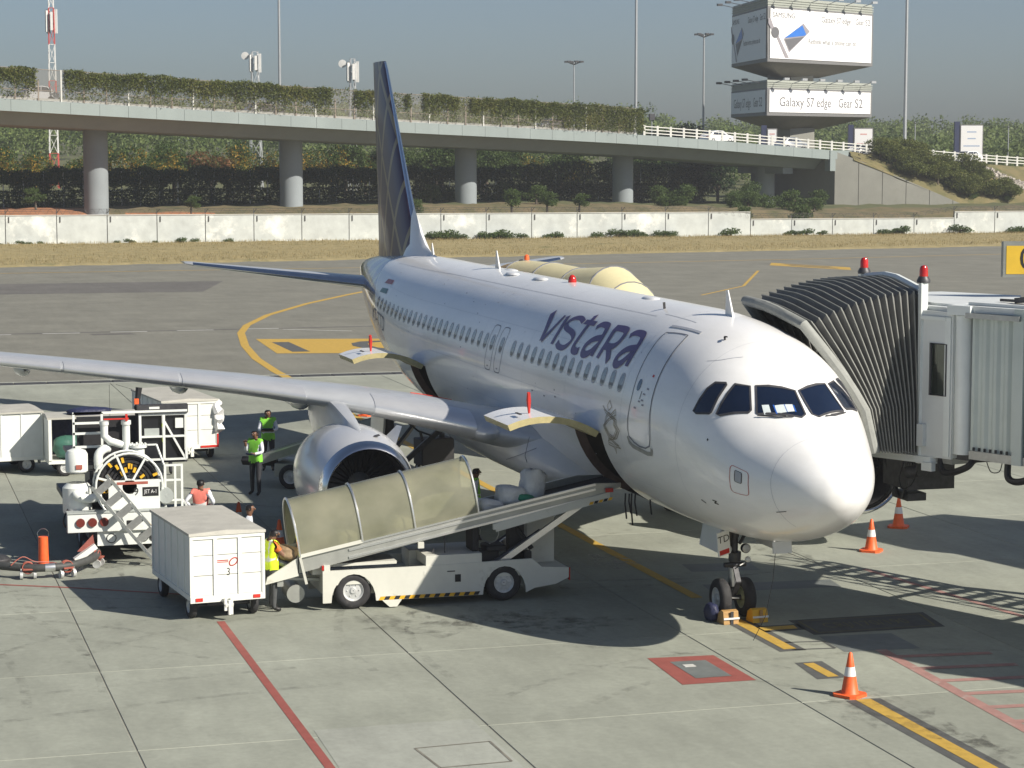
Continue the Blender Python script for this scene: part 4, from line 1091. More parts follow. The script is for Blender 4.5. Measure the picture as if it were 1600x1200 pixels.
mb = MB(); wbox(mb, .78, 1.24, 3.30, 6.05, .12, .16); mb.build('dark_gap', 'gasket', jb, world=True, sharp=30)
# tunnel with corrugated wall
LT_ = 2.95
mb = MB(); prof = []
n = 150
for i in range(n + 1):
    s = 1.22 + .13 * i / 2 * 1.0
    d = .02 if (i % 4) < 2 else .055
    prof.append((s, d))
prof = [(s, d) for s, d in prof if s < LT_]
mb.loft([[JP(s, d, 3.52) for s, d in prof], [JP(s, d, 6.12) for s, d in prof]], closed=False); mb.build('corrugated_wall', 'bridge_green', jb, world=True, sharp=20, fix=False)
mb = MB(); wbox(mb, 1.22, LT_, 6.12, 6.24, -.03, 2.75); wbox(mb, 1.0, LT_, 6.245, 6.30, .15, 2.55); mb.build('tunnel_roof', 'bridge_white', jb, world=True, sharp=30)
mb = MB(); wbox(mb, 1.22, LT_, 3.36, 3.52, -.02, 2.75); wbox(mb, 1.22, LT_, 3.52, 6.12, 2.68, 2.74); mb.build('tunnel_base', 'grey_metal', jb, world=True, sharp=30)
for s in (2.25,):
    mb = MB(); wbox(mb, s, s + .22, 3.36, 6.245, -.06, -.021); mb.build('wall_post', 'bridge_green', jb, world=True, sharp=30)
mb = MB(); wbox(mb, 1.15, 2.4, 6.02, 6.115, -.12, -.031); mb.build('eaves_strip', 'grey_metal', jb, world=True, sharp=30)
mb = MB()
for i in range(9): mb.box(JP(1.32 + .13 * i, -.005, 3.56), (.035, .035, .06))
mb.build('wall_bolt', 'dark_metal', jb, world=True, sharp=30, kind='stuff')
mb = MB(); mb.bar(JP(1.9, .5, 6.36), JP(2.2, .45, 6.40), .22, .10); mb.bar(JP(1.4, .6, 6.34), JP(1.95, .5, 6.35), .05); mb.build('roof_lamp', 'dark_metal', jb, world=True)
# sill platform, junction box, undercarriage parts
mb = MB(); mb.prism([(4.1, -2.28, 3.17), (2.72, -2.98, 3.17), (2.72, -3.3, 3.17), (6.4, -3.3, 3.17), (6.4, -2.4, 3.17)], (0, 0, .13)); mb.build('sill_platform', 'frame_white', jb, world=True, sharp=30)
mb = MB(); mb.bar((2.85, -2.9, 3.12), (2.62, -3.0, 3.12), .12, .16); mb.build('platform_bracket', 'frame_white', jb, world=True)
mb = MB(); wbox(mb, .02, .17, 3.50, 3.92, -.12, -.012); mb.build('junction_box', 'bridge_white', jb, world=True, sharp=30)
mb = MB(); mb.bb((3.5, -3.9, 2.55), (4.6, -2.9, 3.17)); mb.bar((3.3, -2.9, 3.1), (3.9, -3.0, 2.35), .06); mb.bar((4.6, -2.9, 3.1), (4.1, -3.0, 2.35), .06); mb.bb((3.7, -3.4, 2.3), (4.4, -3.0, 2.45)); mb.build('levelling_gear', 'dark_metal', jb, world=True, sharp=30)
mb = MB(); mb.cyl((3.30, -2.80, 2.93), (3.10, -2.95, 2.99), .13, .14, 14); mb.cyl((3.45, -2.75, 3.05), (3.42, -2.75, 3.17), .03); mb.bar((3.2, -2.88, 3.0), (3.2, -2.88, 3.2), .03); mb.build('floodlight', 'dark_metal', jb, world=True)
mb = MB(); mb.tube(smooth([(3.4, -2.75, 3.1), (3.45, -2.7, 2.8), (3.3, -2.7, 2.62), (3.1, -2.8, 2.75), (3.0, -2.85, 3.0)], 5), .012, 5); mb.build('lamp_cable', 'black', jb, world=True)
for s0, s1, dp in ((.45, 1.25, .42), (2.05, 2.9, .40)):
    mb = MB(); mb.tube(smooth([JP(s0, .1, 3.34), JP(s0 + .08, .02, 3.34 - dp * .6), JP((s0 + s1) / 2 - .1, .0, 3.34 - dp * .72), JP(s1 - .1, .02, 3.34 - dp * .35), JP(s1, .15, 3.34), JP(s1 + .35, .25, 3.38)], 6), .065, 8); mb.build('cable_loop', 'black', jb, world=True)
mb = MB(); mb.tube(smooth([JP(1.62, .0, 3.38), JP(1.75, -.02, 3.18), JP(1.95, -.02, 3.2), JP(2.0, 0, 3.38)], 5), .01, 5); mb.build('thin_cable', 'black', jb, world=True)
for p, nm in (((3.08, -2.95, 6.62), 'near'), ((6.29, -3.2, 6.62), 'far')):
    mb = MB(); mb.lathe([(0, .13), (.05, .13), (.12, .09), (.13, 0)], p, (0, 0, 1), 16); bs = mb.build('beacon_base', 'dark_metal', jb, world=True)
    mb = MB(); mb.lathe([(.12, .085), (.27, .08), (.32, .055), (.335, 0)], p, (0, 0, 1), 16); mb.build('beacon_lens', 'red_lens', bs, world=True)
# the cab assembly stands a little off the fuselage
for o in jb.children:
    if o.name.split('.')[0] not in ('bellows', 'contact_bumper', 'front_frame'): o.location = DJ
# out of view to the right: rotunda, main tunnel, lift columns on a bogie, pillar, service stair
T0 = N0 + U * 2.96 + DJ * (1, 1, 0)
def JQ(s, d, z): return T0 + U * s + VV * d + np.array([0, 0, z])
mb = MB(); mb.prism([JQ(0, 0, 3.2), JQ(17, 0, 3.2), JQ(17, 2.7, 3.2), JQ(0, 2.7, 3.2)], (0, 0, 2.95)); mb.build('main_tunnel', 'bridge_green', jb, world=True, sharp=30)
for dd in (.1, 2.6):
    mb = MB(); mb.bar(JQ(9, dd, .5), JQ(9, dd, 6.6), .35); mb.build('lift_column', 'bridge_green', jb, world=True)
mb = MB(); mb.bar(JQ(9, -.1, .62), JQ(9, 2.8, .62), .5, .4); bog = mb.build('bogie', 'bridge_green', jb, world=True)
for dd in (-.05, 2.75):
    for ss in (8.6, 9.4): wheel(bog, JQ(ss, dd, .5) - np.array(jb.location), .5, .3, axis=tuple(VV))
mb = MB(); mb.cyl(JQ(16, 1.3, 0), JQ(16, 1.3, 3.3), .6, n=24); mb.build('rotunda_pillar', 'apron_patch', jb, world=True)
def JC(s, d, z): return N0 + DJ * (1, 1, 0) + U * s + VV * d + np.array([0, 0, z])
for d_ in (3.7, 4.6):
    mb = MB(); mb.bar(JC(-1.2, d_, 3.05), JC(9, d_, 3.05), .05, .2)
    for hh in (1.0, .5): mb.bar(JC(-1.2, d_, 3.1 + hh), JC(9, d_, 3.1 + hh), .045)
    for k in range(13): mb.bar(JC(-1.2 + .85 * k, d_, 3.05), JC(-1.2 + .85 * k, d_, 4.1), .045)
    mb.build('catwalk_rail', 'grey_metal', jb, world=True)
for k in range(20):
    mb = MB(); mb.bar(JC(-1.0 + .5 * k, 3.7, 3.1), JC(-1.0 + .5 * k, 4.6, 3.1), .24, .03); mb.build('catwalk_tread', 'grey_metal', jb, world=True)
for k in range(4):
    mb = MB(); mb.bar(JC(-.5 + 2.9 * k, 2.6, 3.0), JC(-.5 + 2.9 * k, 4.6, 3.0), .1); mb.build('catwalk_bracket', 'grey_metal', jb, world=True)

j2 = thing('boarding_bridge', 'unseen second boarding bridge arm added to cast a shadow on the stand', 'boarding bridge', (4, -15, 0))  # out of view, added to cast the wide shadow at the right
E2 = np.array([-.967, -.254, 0]); F2 = np.array([.254, -.967, 0]); G2 = np.array([7.5, -12.3, 0.])
def J2(s, d, z): return G2 + E2 * s + F2 * d + np.array([0, 0, z])
mb = MB(); mb.prism([J2(0, 0, 3.2), J2(20, 0, 3.2), J2(20, 3.0, 3.2), J2(0, 3.0, 3.2)], (0, 0, 2.95)); mb.build('main_tunnel', 'bridge_green', j2, world=True, sharp=30)
mb = MB(); mb.prism([J2(-.3, -.4, 3.1), J2(3.2, -.4, 3.1), J2(3.2, 3.6, 3.1), J2(-.3, 3.6, 3.1)], (0, 0, 3.15)); mb.build('cab', 'bridge_white', j2, world=True, sharp=30)
for dd in (.3, 2.7):
    mb = MB(); mb.bar(J2(7, dd, .4), J2(7, dd, 6.5), .35); mb.build('lift_column', 'bridge_green', j2, world=True)
    for ss in (6.6, 7.4): wheel(j2, J2(ss, dd, .5) - np.array(j2.location), .5, .3, axis=tuple(F2))
mb = MB(); mb.cyl(J2(19, 1.5, 0), J2(19, 1.5, 3.25), .6, n=24); mb.build('rotunda_pillar', 'apron_patch', j2, world=True)

# ------------------------------------------------------------------ baggage belt loaders
M('loader_cream', (.62, .62, .55), .42, var=.06, scale=2, dirt=((.28, .26, .2), 2.2, .6, .5))
M('belt_black', (.035, .035, .037), .8, var=.3, scale=5)
M('rail_grey', (.40, .41, .38), .4, .5, var=.12, scale=3)
def canopy_mat():
    m, n, l, b = node_mat('canopy_plastic')
    tc = n.new('ShaderNodeTexCoord'); nz = n.new('ShaderNodeTexNoise'); nz.inputs['Scale'].default_value = 1.3; nz.inputs['Detail'].default_value = 6; l.new(tc.outputs['Object'], nz.inputs['Vector'])
    rp = n.new('ShaderNodeValToRGB'); rp.color_ramp.elements[0].position = .35; rp.color_ramp.elements[1].position = .75
    rp.color_ramp.elements[0].color = (.23, .235, .165, 1); rp.color_ramp.elements[1].color = (.36, .355, .26, 1); l.new(nz.outputs['Fac'], rp.inputs[0])
    l.new(rp.outputs[0], b.inputs['Base Color']); b.inputs['Roughness'].default_value = .25; b.inputs['Coat Weight'].default_value = .3
    t = n.new('ShaderNodeBsdfTransparent'); t.inputs['Color'].default_value = (.75, .74, .55, 1)
    x = n.new('ShaderNodeMixShader'); x.inputs[0].default_value = .34; l.new(b.outputs[0], x.inputs[1]); l.new(t.outputs[0], x.inputs[2]); l.new(x.outputs[0], n['Material Output'].inputs[0]); MATS['canopy_plastic'] = m
canopy_mat()

ld = thing('belt_loader', 'cream belt loader with olive canopy feeding bags into the forward hold', 'belt loader', (8.4, 5, 0))
XN, XF = 7.78, 9.36
def side_profile():
    P = [(7.54, .80), (7.54, .16)]
    def arch(yc, r):
        o = []
        for i in range(13):
            t = pi * i / 12; o.append((yc + r * math.cos(t), .16 + max(0, r * 1.12 * math.sin(t)) + .05 * math.sin(t)))
        return o
    P += arch(6.92, .45) + [(4.4, .16)] + arch(3.83, .45) + [(3.2, .24), (2.75, .30), (2.48, .42), (2.48, .62), (3.05, .66), (3.25, .84), (5.4, .80)]
    return P
for X in (XN, XF - .05):
    mb = MB(); mb.prism([(X, y, z) for y, z in side_profile()], (.05, 0, 0)); mb.build('side_panel', 'loader_cream', ld, world=True, sharp=30)
mb = MB(); mb.bb((XN + .05, 7.50, .3), (XF - .05, 7.46, .8)); mb.bb((XN + .05, 2.48, .42), (XF - .05, 3.1, .61)); mb.bb((XN + .05, 3.0, .5), (XF - .05, 7.4, .62)); mb.bb((8.1, 3.1, .25), (9.1, 7.3, .5)); ch = mb.build('chassis', 'loader_cream', ld, world=True, sharp=30)
mb = MB(); mb.bb((XN + .02, 5.45, .80), (XN + .8, 4.3, 1.0)); mb.bb((8.6, 5.6, .62), (XF - .1, 4.2, .98)); mb.bb((XN - .004, 5.5, .62), (XN, 5.46, .70)); mb.build('engine_cover', 'loader_cream', ld, world=True, sharp=30, bevel=.02)
mb = MB(); mb.bb((XN - .006, 4.86, .45), (XN - .002, 4.74, .60)); mb.bb((XN - .006, 5.02, .66), (XN - .002, 4.86, .68)); mb.build('vent', 'ink', ld, world=True)
mb = MB(); ys = np.linspace(6.42, 4.38, 21)
for i in range(20):
    mb.add([(XN - .004, ys[i], .165), (XN - .004, ys[i + 1], .165), (XN - .004, ys[i + 1] - .04, .235), (XN - .004, ys[i] - .04, .235)], [(0, 1, 2, 3)], i % 2)
mb.build('hazard_strip', ['yellow', 'ink'], ld, world=True, sharp=0)
mb = MB(); mb.prism([(XN - .01, 6.35, .16), (XN - .01, 6.2, .02), (XN - .01, 6.05, .02), (XN - .01, 5.95, .16)], (.05, 0, 0)); mb.build('step_bracket', 'loader_cream', ld, world=True, sharp=30)
for (y, z) in ((7.48, .86),):
    mb = MB(); mb.box((XN + .06, y, z), (.1, .14, .09)); mb.build('side_lamp', 'red_lens', ld, world=True)
mb = MB(); mb.bb((XN - .005, 2.47, .36), (XN + .10, 2.45, .62)); mb.build('tail_lamp', 'red_lens', ld, world=True)
for x, y in ((XN + .15, 6.92), (XN + .15, 3.83), (XF - .15, 6.92), (XF - .15, 3.83)):
    wheel(ld, (x - 8.4, y - 5, .37), .37, .24, axis=(1, 0, 0))
for y in (6.92, 3.83):
    mb = MB(); mb.cyl((XN + .1, y, .37), (XF - .1, y, .37), .06); mb.build('axle', 'dark_metal', ld, world=True)
def zb_(y): return .98 + (7.96 - y) * .195
BX0, BX1 = 7.90, 9.02
mb = MB()
mb.prism([(BX0, 8.0, zb_(8.0)), (BX0, 1.35, zb_(1.35)), (BX0, 1.35, zb_(1.35) - .06), (BX0, 8.0, zb_(8.0) - .06)], (BX1 - BX0, 0, 0)); mb.prism([(BX0, 8.0, zb_(8.0) - .0), (BX0, 8.6, .66), (BX0, 8.6, .60), (BX0, 8.0, zb_(8) - .06)], (BX1 - BX0, 0, 0)); mb.build('belt', 'belt_black', ld, world=True, sharp=30)
for x in (BX0 - .05, BX1):
    mb = MB(); mb.prism([(x, 8.02, zb_(8.02) + .16), (x, 8.02, zb_(8.02) - .2), (x, 1.9, zb_(1.9) - .12), (x, 1.35, zb_(1.35) - .06), (x, 1.35, zb_(1.35) + .02), (x, 1.9, zb_(1.9) + .14)], (.05, 0, 0)); mb.build('side_rail', 'rail_grey', ld, world=True, sharp=30)
    q = .02 if x > 8.4 else -.02
    mb = MB()
    for o_ in (.12, .02, -.13): mb.bar((x + .025 + q * 1.4, 7.0, zb_(7.0) + o_), (x + .025 + q * 1.4, 1.9, zb_(1.9) + o_), .035, .045)
    mb.build('rail_strip', 'alu', ld, world=True, sharp=30)
    mb = MB(); mb.prism([(x, 8.0, zb_(8) + .12), (x, 8.62, .72), (x, 8.66, .58), (x, 8.0, zb_(8) - .25)], (.05, 0, 0)); mb.build('nose_plate', 'loader_cream', ld, world=True, sharp=30)
mb = MB(); mb.bb((XN + .02, 3.9, zb_(3.9) - .42), (XN + .06, 2.0, zb_(3.9) - .30)); 
mb = MB(); mb.prism([(BX0 - .09, 4.0, zb_(4.0) - .34), (BX0 - .09, 1.6, zb_(1.6) - .26), (BX0 - .09, 1.6, zb_(1.6) - .10), (BX0 - .09, 4.0, zb_(4.0) - .16)], (.03, 0, 0)); mb.build('lower_beam', 'loader_cream', ld, world=True, sharp=30)
mb = MB(); mb.box((BX0 - .11, 1.62, zb_(1.6) - .06), (.03, .16, .08)); mb.build('reflector', 'red', ld, world=True)
mb = MB()
for i in range(5): mb.add([(BX0 - .10, 2.05 - i * .1, zb_(2) - .27 + i * .018), (BX0 - .10, 1.97 - i * .1, zb_(2) - .26 + i * .018), (BX0 - .10, 1.94 - i * .1, zb_(2) - .20 + i * .018), (BX0 - .10, 2.02 - i * .1, zb_(2) - .21 + i * .018)], [(0, 1, 2, 3)], i % 2)
mb.build('hazard_patch', ['yellow', 'ink'], ld, world=True, sharp=0)
for y in (7.45, 5.55, 4.0):
    mb = MB(); mb.box((BX0 - .07, y, zb_(y) - .23), (.09, .12, .12)); mb.build('rail_clamp', 'loader_cream', ld, world=True)
# lift arms
for x in (7.95, 8.95):
    mb = MB(); mb.bar((x, 4.1, .62), (x, 1.95, zb_(1.95) - .14), .07, .12); mb.build('lift_arm', 'alu', ld, world=True)
    mb = MB(); mb.cyl((x + .1, 4.0, .75), (x + .1, 3.0, 1.35), .05); mb.cyl((x + .1, 3.0, 1.35), (x + .1, 2.6, 1.6), .03); mb.build('lift_ram', 'dark_metal', ld, world=True)
mb = MB(); mb.bb((8.55, 3.15, .6), (9.25, 2.55, 1.62)); mb.build('cabinet', 'loader_cream', ld, world=True, sharp=30, bevel=.02)
mb = MB(); mb.bb((8.2, 3.6, .62), (8.5, 3.3, 1.5)); mb.ball((8.15, 3.55, 1.62), (.1, .12, .14)); mb.bar((8.2, 3.45, 1.4), (8.0, 3.2, 1.0), .08); mb.bb((8.0, 3.35, .62), (8.15, 3.2, .95)); mb.build('hydraulic_unit', 'black', ld, world=True)
# driver's seat and wheel
mb = MB(); mb.bb((8.0, 4.15, .98), (8.5, 3.72, 1.10)); mb.bb((8.0, 4.45, 1.0), (8.5, 4.30, 1.55)); mb.bb((8.1, 4.4, .62), (8.45, 3.85, 1.0)); mb.build('driver_seat', 'black', ld, world=True, sharp=30, bevel=.03)
mb = MB(); c = np.array([8.25, 4.02, 1.33]); mb.tube([c + .2 * np.array([math.cos(t) * .55, math.cos(t) * .0 + math.sin(t) * .0 + math.cos(t) * .84, math.sin(t)]) for t in np.linspace(0, 2 * pi, 25)[:-1]], .014, 6, closed=True); mb.bar(c + (0, 0, -.2), c + (0, -.1, -.5), .03); mb.build('steering_wheel', 'grey_metal', ld, world=True)
mb = MB(); mb.bar((8.05, 5.0, .8), (8.05, 5.0, 1.6), .02); mb.bar((8.0, 5.25, .95), (8.0, 5.25, 1.1), .025); mb.build('control_lever', 'dark_metal', ld, world=True)
# front coupling
mb = MB(); mb.bar((8.3, 7.5, .55), (8.3, 8.35, .62), .1, .05); mb.bar((8.7, 7.5, .55), (8.7, 8.35, .62), .1, .05); mb.bb((7.9, 8.3, .52), (9.0, 8.42, .66)); mb.cyl((8.2, 8.0, .30), (8.8, 8.0, .30), .18, n=16); mb.build('nose_frame', 'rail_grey', ld, world=True)
mb = MB(); mb.bb((8.0, 7.7, .7), (8.9, 7.4, .95)); mb.bb((8.0, 7.4, .84), (8.9, 6.0, .9)); mb.build('front_box', 'loader_cream', ld, world=True, sharp=30)
# canopy
tl = math.atan(.195); hy, hz = math.sin(tl), math.cos(tl)
def chp(y, t, r=1.0):
    x = 8.45 - .64 * math.cos(t) * r; h = 1.06 * math.sin(t) ** .8 * r if math.sin(t) > 0 else 0
    return np.array([x, y + h * hy * .75, zb_(y) + .14 + h * hz])
HY = [7.98, 6.73, 5.66, 4.36]
tA = np.linspace(.0, pi, 25)
for i in range(3):
    mb = MB(); mb.loft([[chp(HY[i] + (HY[i + 1] - HY[i]) * k / 3, t) for t in tA] for k in range(4)], closed=False); mb.build('canopy_panel', 'canopy_plastic', ld, world=True, sharp=60, fix=False)
for i, y in enumerate(HY):
    mb = MB(); mb.tube([chp(y, t, 1.012) for t in tA], .024, 6); mb.build('canopy_hoop', 'alu', ld, world=True)
mb = MB(); mb.bar(chp(7.98, 0), chp(6.73, 0), .03, .07); mb.bar(chp(7.98, .0) + (0, 0, -.02), chp(7.98, 0) + (-.02, -.12, -.55), .05, .05); mb.build('canopy_sill', 'loader_cream', ld, world=True)

# bags riding on the belt
def bag(name, label, mat, c, size, rot=(0, 0, 0), seed=0, p=3.2, group=None, tuft=False):
    r_ = np.random.RandomState(seed); mb = MB(); n, k = 20, 12; o = thing_loc = np.array(c, float)
    RR = np.array(Matrix.Rotation(rot[2], 3, 'Z') @ Matrix.Rotation(rot[1], 3, 'Y') @ Matrix.Rotation(rot[0], 3, 'X'))
    V = []
    ph = r_.rand(6) * 6
    for i in range(k + 1):
        a = -pi / 2 + pi * i / k
        for j in range(n):
            t = 2 * pi * j / n
            q = np.array([math.cos(a) * math.cos(t), math.cos(a) * math.sin(t), math.sin(a)])
            q = q / (np.sum(np.abs(q) ** p) ** (1 / p))
            q = q * (1 + .05 * math.sin(5 * q[0] + ph[0]) * math.sin(4 * q[1] + ph[1]) + .04 * math.sin(7 * q[2] + ph[2] + 4 * q[0]) + .025 * math.sin(13 * q[0] + 11 * q[1] + ph[3]) + .02 * r_.randn())
            V.append(RR @ (q * np.array(size) / 2))
    mb.add(V, [(i * n + j, i * n + (j + 1) % n, (i + 1) * n + (j + 1) % n, (i + 1) * n + j) for i in range(k) for j in range(n)])
    if tuft:
        for sg in (-.4, .4): mb.tube([RR @ np.array([sg * size[0], 0, size[2] * .45]), RR @ np.array([sg * size[0] * 1.25, .03, size[2] * .68])], [.05, .015], 6)
    ob = mb.build(name, mat, None, sharp=60); ob.location = c
    return tag(ob, label, 'bag', group)
bag('wrapped_suitcase', 'upright white plastic-wrapped suitcase riding high on the loader belt', 'bag_white', (8.45, 3.05, zb_(3.05) + .30), (.42, .46, .62), (.19, .12, .25), 1, p=7)
bag('white_sack', 'crumpled pale sack lying next to the canopy end on the loader belt', 'bag_white', (8.3, 4.02, zb_(4.02) + .13), (.5, .55, .26), (.19, 0, .3), 2, p=4)
bag('white_sack', 'pale plastic-wrapped bundle in the middle of the loader belt', 'bag_white', (8.35, 3.55, zb_(3.55) + .21), (.5, .55, .40), (.19, 0, .1), 3, p=6)
bag('green_bag', 'bright green bag lying beside the upright suitcase on the belt', 'bag_green', (8.3, 3.28, zb_(3.28) + .10), (.5, .40, .22), (.19, 0, 0), 4)
bag('tan_bag', 'tan holdall being lifted onto the low end of the loader belt', 'bag_tan', (8.15, 8.12, 1.12), (.5, .62, .30), (.3, 0, .2), 5)
bag('paper_parcel', 'small white paper parcel under the tan holdall', 'reflect_white', (8.25, 8.25, .90), (.36, .36, .12), (.5, 0, .3), 6)
bag('pale_bag', 'pale yellowish bag seen dimly through the canopy beside its lower hoop', 'bag_white', (8.2, 7.0, zb_(7.0) + .20), (.4, .5, .34), (.2, 0, .1), 7)
bag('pale_bag', 'pale yellowish bag seen dimly through the middle canopy panel', 'bag_white', (8.2, 5.9, zb_(5.9) + .20), (.45, .5, .36), (.2, 0, .4), 8)

# the second, open loader at the rear hold, mostly behind the engine
l2 = thing('belt_loader', 'open grey belt loader without canopy reaching up to the rear hold', 'belt loader', (23.8, 4, 0))
A = np.array([24.9, 5.75, .72]); B = np.array([22.9, 1.75, 2.22]); dd = (B - A); sdn = np.array([dd[1], -dd[0], 0]); sdn /= np.linalg.norm(sdn)
mb = MB(); mb.bar(A, B, .95, .06); mb.build('belt', 'belt_black', l2, world=True)
for s in (-.5, .5):
    mb = MB(); mb.bar(A + sdn * s, B + sdn * s, .06, .26); mb.build('side_rail', 'rail_grey', l2, world=True)
    mb = MB(); mb.bar(A + sdn * s * 1.5 + (0, 0, .1), A + (B - A) * .4 + sdn * s * 1.5 + (0, 0, .1), .04, .04); mb.build('guard_rail', 'alu', l2, world=True)
mb = MB(); q = A + dd * .45; q[2] = .48; mb.bar(A * (1, 1, 0) + (0, 0, .5) + dd * (.12, .12, 0), B * (1, 1, 0) + (0, 0, .5) - dd * (.25, .25, 0), 1.3, .35); mb.build('chassis', 'rail_grey', l2, world=True)
for f in (.22, .66):
    for s in (-.62, .62):
        p = A + dd * f + sdn * s; p[2] = .33; wheel(l2, p - np.array(l2.location), .33, .22, axis=tuple(sdn))
mb = MB(); mb.bar(A + dd * .75 * (1, 1, 0) + (0, 0, -.1), B + (0, 0, -.15), .5, .08); mb.bar(A + dd * (.5, .5, 0) + (0, 0, -.1), A + dd * .35, .1); mb.build('lift_arm', 'dark_metal', l2, world=True)
mb = MB(); mb.bar(A + (0.0, .04, -.02), A + sdn * .0 + (-.1, .10, -.12), 1.0, .18); mb.build('end_roller', 'black', l2, world=True)

# ------------------------------------------------------------------ baggage carts
def cart(label, loc, rz, L=3.3, W=1.6, z0=.46, z1=1.66, number=None, open_side=False, front=True):
    t = thing('baggage_cart', label, 'baggage cart', (*loc, 0), rz, 'covered baggage carts')
    x0, x1, y0, y1 = -L / 2, L / 2, -W / 2, W / 2
    mb = MB(); mb.bb((x0, y0, z0 - .10), (x1, y1, z0)); mb.bb((x0 - .02, y0 - .01, z0 - .13), (x0 + .06, y1 + .01, z0 - .02)); mb.build('bed', 'cart_white', t, sharp=30)
    mb = MB(); mb.bb((x0 + .3, -.35, z0 - .22), (x1 - .3, -.25, z0 - .1)); mb.bb((x0 + .3, .25, z0 - .22), (x1 - .3, .35, z0 - .1)); mb.build('under_frame', 'dark_metal', t, sharp=30)
    # slightly crowned roof with a lip
    mb = MB(); mb.add([(x0 - .03, y0 - .03, z1), (x1 + .03, y0 - .03, z1), (x1 + .03, y1 + .03, z1), (x0 - .03, y1 + .03, z1), (x0 - .03, y0 - .03, z1 + .05), (x1 + .03, y0 - .03, z1 + .05), (x1 + .03, y1 + .03, z1 + .05), (x0 - .03, y1 + .03, z1 + .05), (x0, 0, z1 + .09), (x1, 0, z1 + .09)],
        [(0, 3, 2, 1), (0, 1, 5, 4), (2, 3, 7, 6), (1, 2, 6, 9, 5), (3, 0, 4, 8, 7), (4, 5, 9, 8), (7, 8, 9, 6)]); mb.build('roof', 'cart_roof', t, sharp=20)
    hh = z1 - z0
    # front and rear: three bays of three boards between posts
    for X, sg in ((x0, -1), (x1, 1)):
        bw = W / 3
        for c_ in range(3):
            for r_ in range(3):
                if X > 0 and (c_ or r_): continue
                if X > 0: mb = MB(); mb.bb((X - .03, y0 + .03, z0), (X - .005, y1 - .03, z1)); mb.build('panel', 'cart_side', t, sharp=30); continue
                mb = MB(); mb.bb((X + .012, y0 + bw * c_ + .035, z0 + hh / 3 * r_ + .006), (X + .035 + .004 * ((c_ + r_) % 2), y0 + bw * (c_ + 1) - .035, z0 + hh / 3 * (r_ + 1) - .006)); mb.build('panel', 'cart_white', t, sharp=30)
        if X < 0:
            for c_ in range(4):
                y = y0 + bw * c_; mb = MB(); mb.bb((X - .012, max(y - .035, y0 - .012), z0 - .02), (X + .03, min(y + .035, y1 + .012), z1)); mb.build('post', 'cart_white', t, sharp=30)
            mb = MB(); mb.bb((X - .014, y0, z1 - .07), (X + .02, y1, z1 - .002)); mb.build('top_rail', 'cart_white', t, sharp=30)
    for Y, sg in ((y1, 1), (y0, -1)):
        if open_side and sg == open_side: continue
        nb = 6
        for k in range(nb):
            a, b = x0 + .02 + (L - .04) / nb * k, x0 + .02 + (L - .04) / nb * (k + 1)
            mb = MB(); mb.bb((a + .02, Y - sg * .045, z0), (b - .02, Y - sg * .02, z1)); mb.build('panel', 'cart_side', t, sharp=30)
        for k in range(nb + 1):
            a = x0 + .02 + (L - .04) / nb * k; mb = MB(); mb.bb((a - .025, Y - sg * .055, z0), (a + .025, Y - sg * .0, z1)); mb.build('post', 'cart_side', t, sharp=30)
    if open_side:
        Y = y1 if open_side > 0 else y0
        mb = MB(); mb.bb((x0, Y - .03, z0), (x0 + .09, Y + .03, z1)); mb.bb((x1 - .09, Y - .03, z0), (x1, Y + .03, z1)); mb.build('post', 'cart_white', t, sharp=30)
        mb = MB(); mb.bb((x0 + .04, y0 + .06, z0 + .002), (x1 - .04, y0 + .09, z1 - .01)); mb.build('inner_curtain', 'bag_navy', t, sharp=30)
    for x in (x0 + .45, x1 - .45):
        mb = MB(); mb.cyl((x, y0 + .1, .23), (x, y1 - .1, .23), .035); mb.bb((x - .1, -.32, .23), (x + .1, .32, z0 - .1)); mb.build('axle', 'dark_metal', t)
        for y in (y0 + .12, y1 - .12): wheel(t, (x, y, .235), .235, .15)
    for y in (y0 + .16, y1 - .16):
        mb = MB(); mb.bb((x0 - .035, y - .07, z0 - .10), (x0 - .021, y + .07, z0 - .035)); mb.build('reflector', 'red', t, sharp=30)
    mb = MB(); mb.bar((x0 + .1, 0, z0 - .14), (x0 - .12, 0, z0 - .20), .16, .06); mb.bar((x0 - .08, -.05, z0 - .05), (x0 - .08, -.05, .12), .05); mb.bar((x0 - .08, .07, z0 - .05), (x0 - .08, .07, .20), .05); mb.cyl((x0 - .1, 0, .12), (x0 - .1, 0, z0 - .1), .03); mb.build('drawbar', 'cart_white', t)
    if number:
        mb = MB(); add_text(mb, number, .21, (x0 + .010, -.02, z0 + hh * .37), (0, -.8, 0), (0, 0, 1)); mb.build('cart_number', 'ink', t, sharp=0)
        mb = MB(); X = x0 + .010
        for zz, wd in ((.60, .02), (.57, .016)): mb.bb((X - .001, .22, z0 + hh * .5 + zz - .53), (X + .001, -.02, z0 + hh * .5 + zz - .53 + wd))
        E_ = [(X - .001, -.12 + .075 * math.cos(a) - .03 * math.sin(a), z0 + hh * .5 + .045 + .075 * math.sin(a)) for a in np.linspace(0, 2 * pi, 21)[:-1]]; mb.tube(E_, .012, 4, closed=True); mb.bb((X - .001, -.24, z0 + hh * .53), (X + .001, -.20, z0 + hh * .53 + .03))
        mb.build('cart_logo', 'red_ink', t, sharp=0)
    return t
cart('dirty white box cart marked 3 parked beside the canopied belt loader', (9.12, 9.62), R(6), L=3.2, W=1.46, z1=1.67, z0=.50, number='3')
cb = cart('white box cart with white plastic sheet on its corner behind the fuel truck', (32.0, 7.15), R(7), L=3.6, W=1.65, z1=1.72)
mb = MB(); rr = np.random.RandomState(5)
rz_ = [.06, .15, .10, .17, .12, .16, .09, .12, .05]
mb.tube([(-1.80 + .03 * rr.randn(), -.84 + .035 * rr.randn(), 1.74 - i * .115) for i in range(9)], rz_, 9)
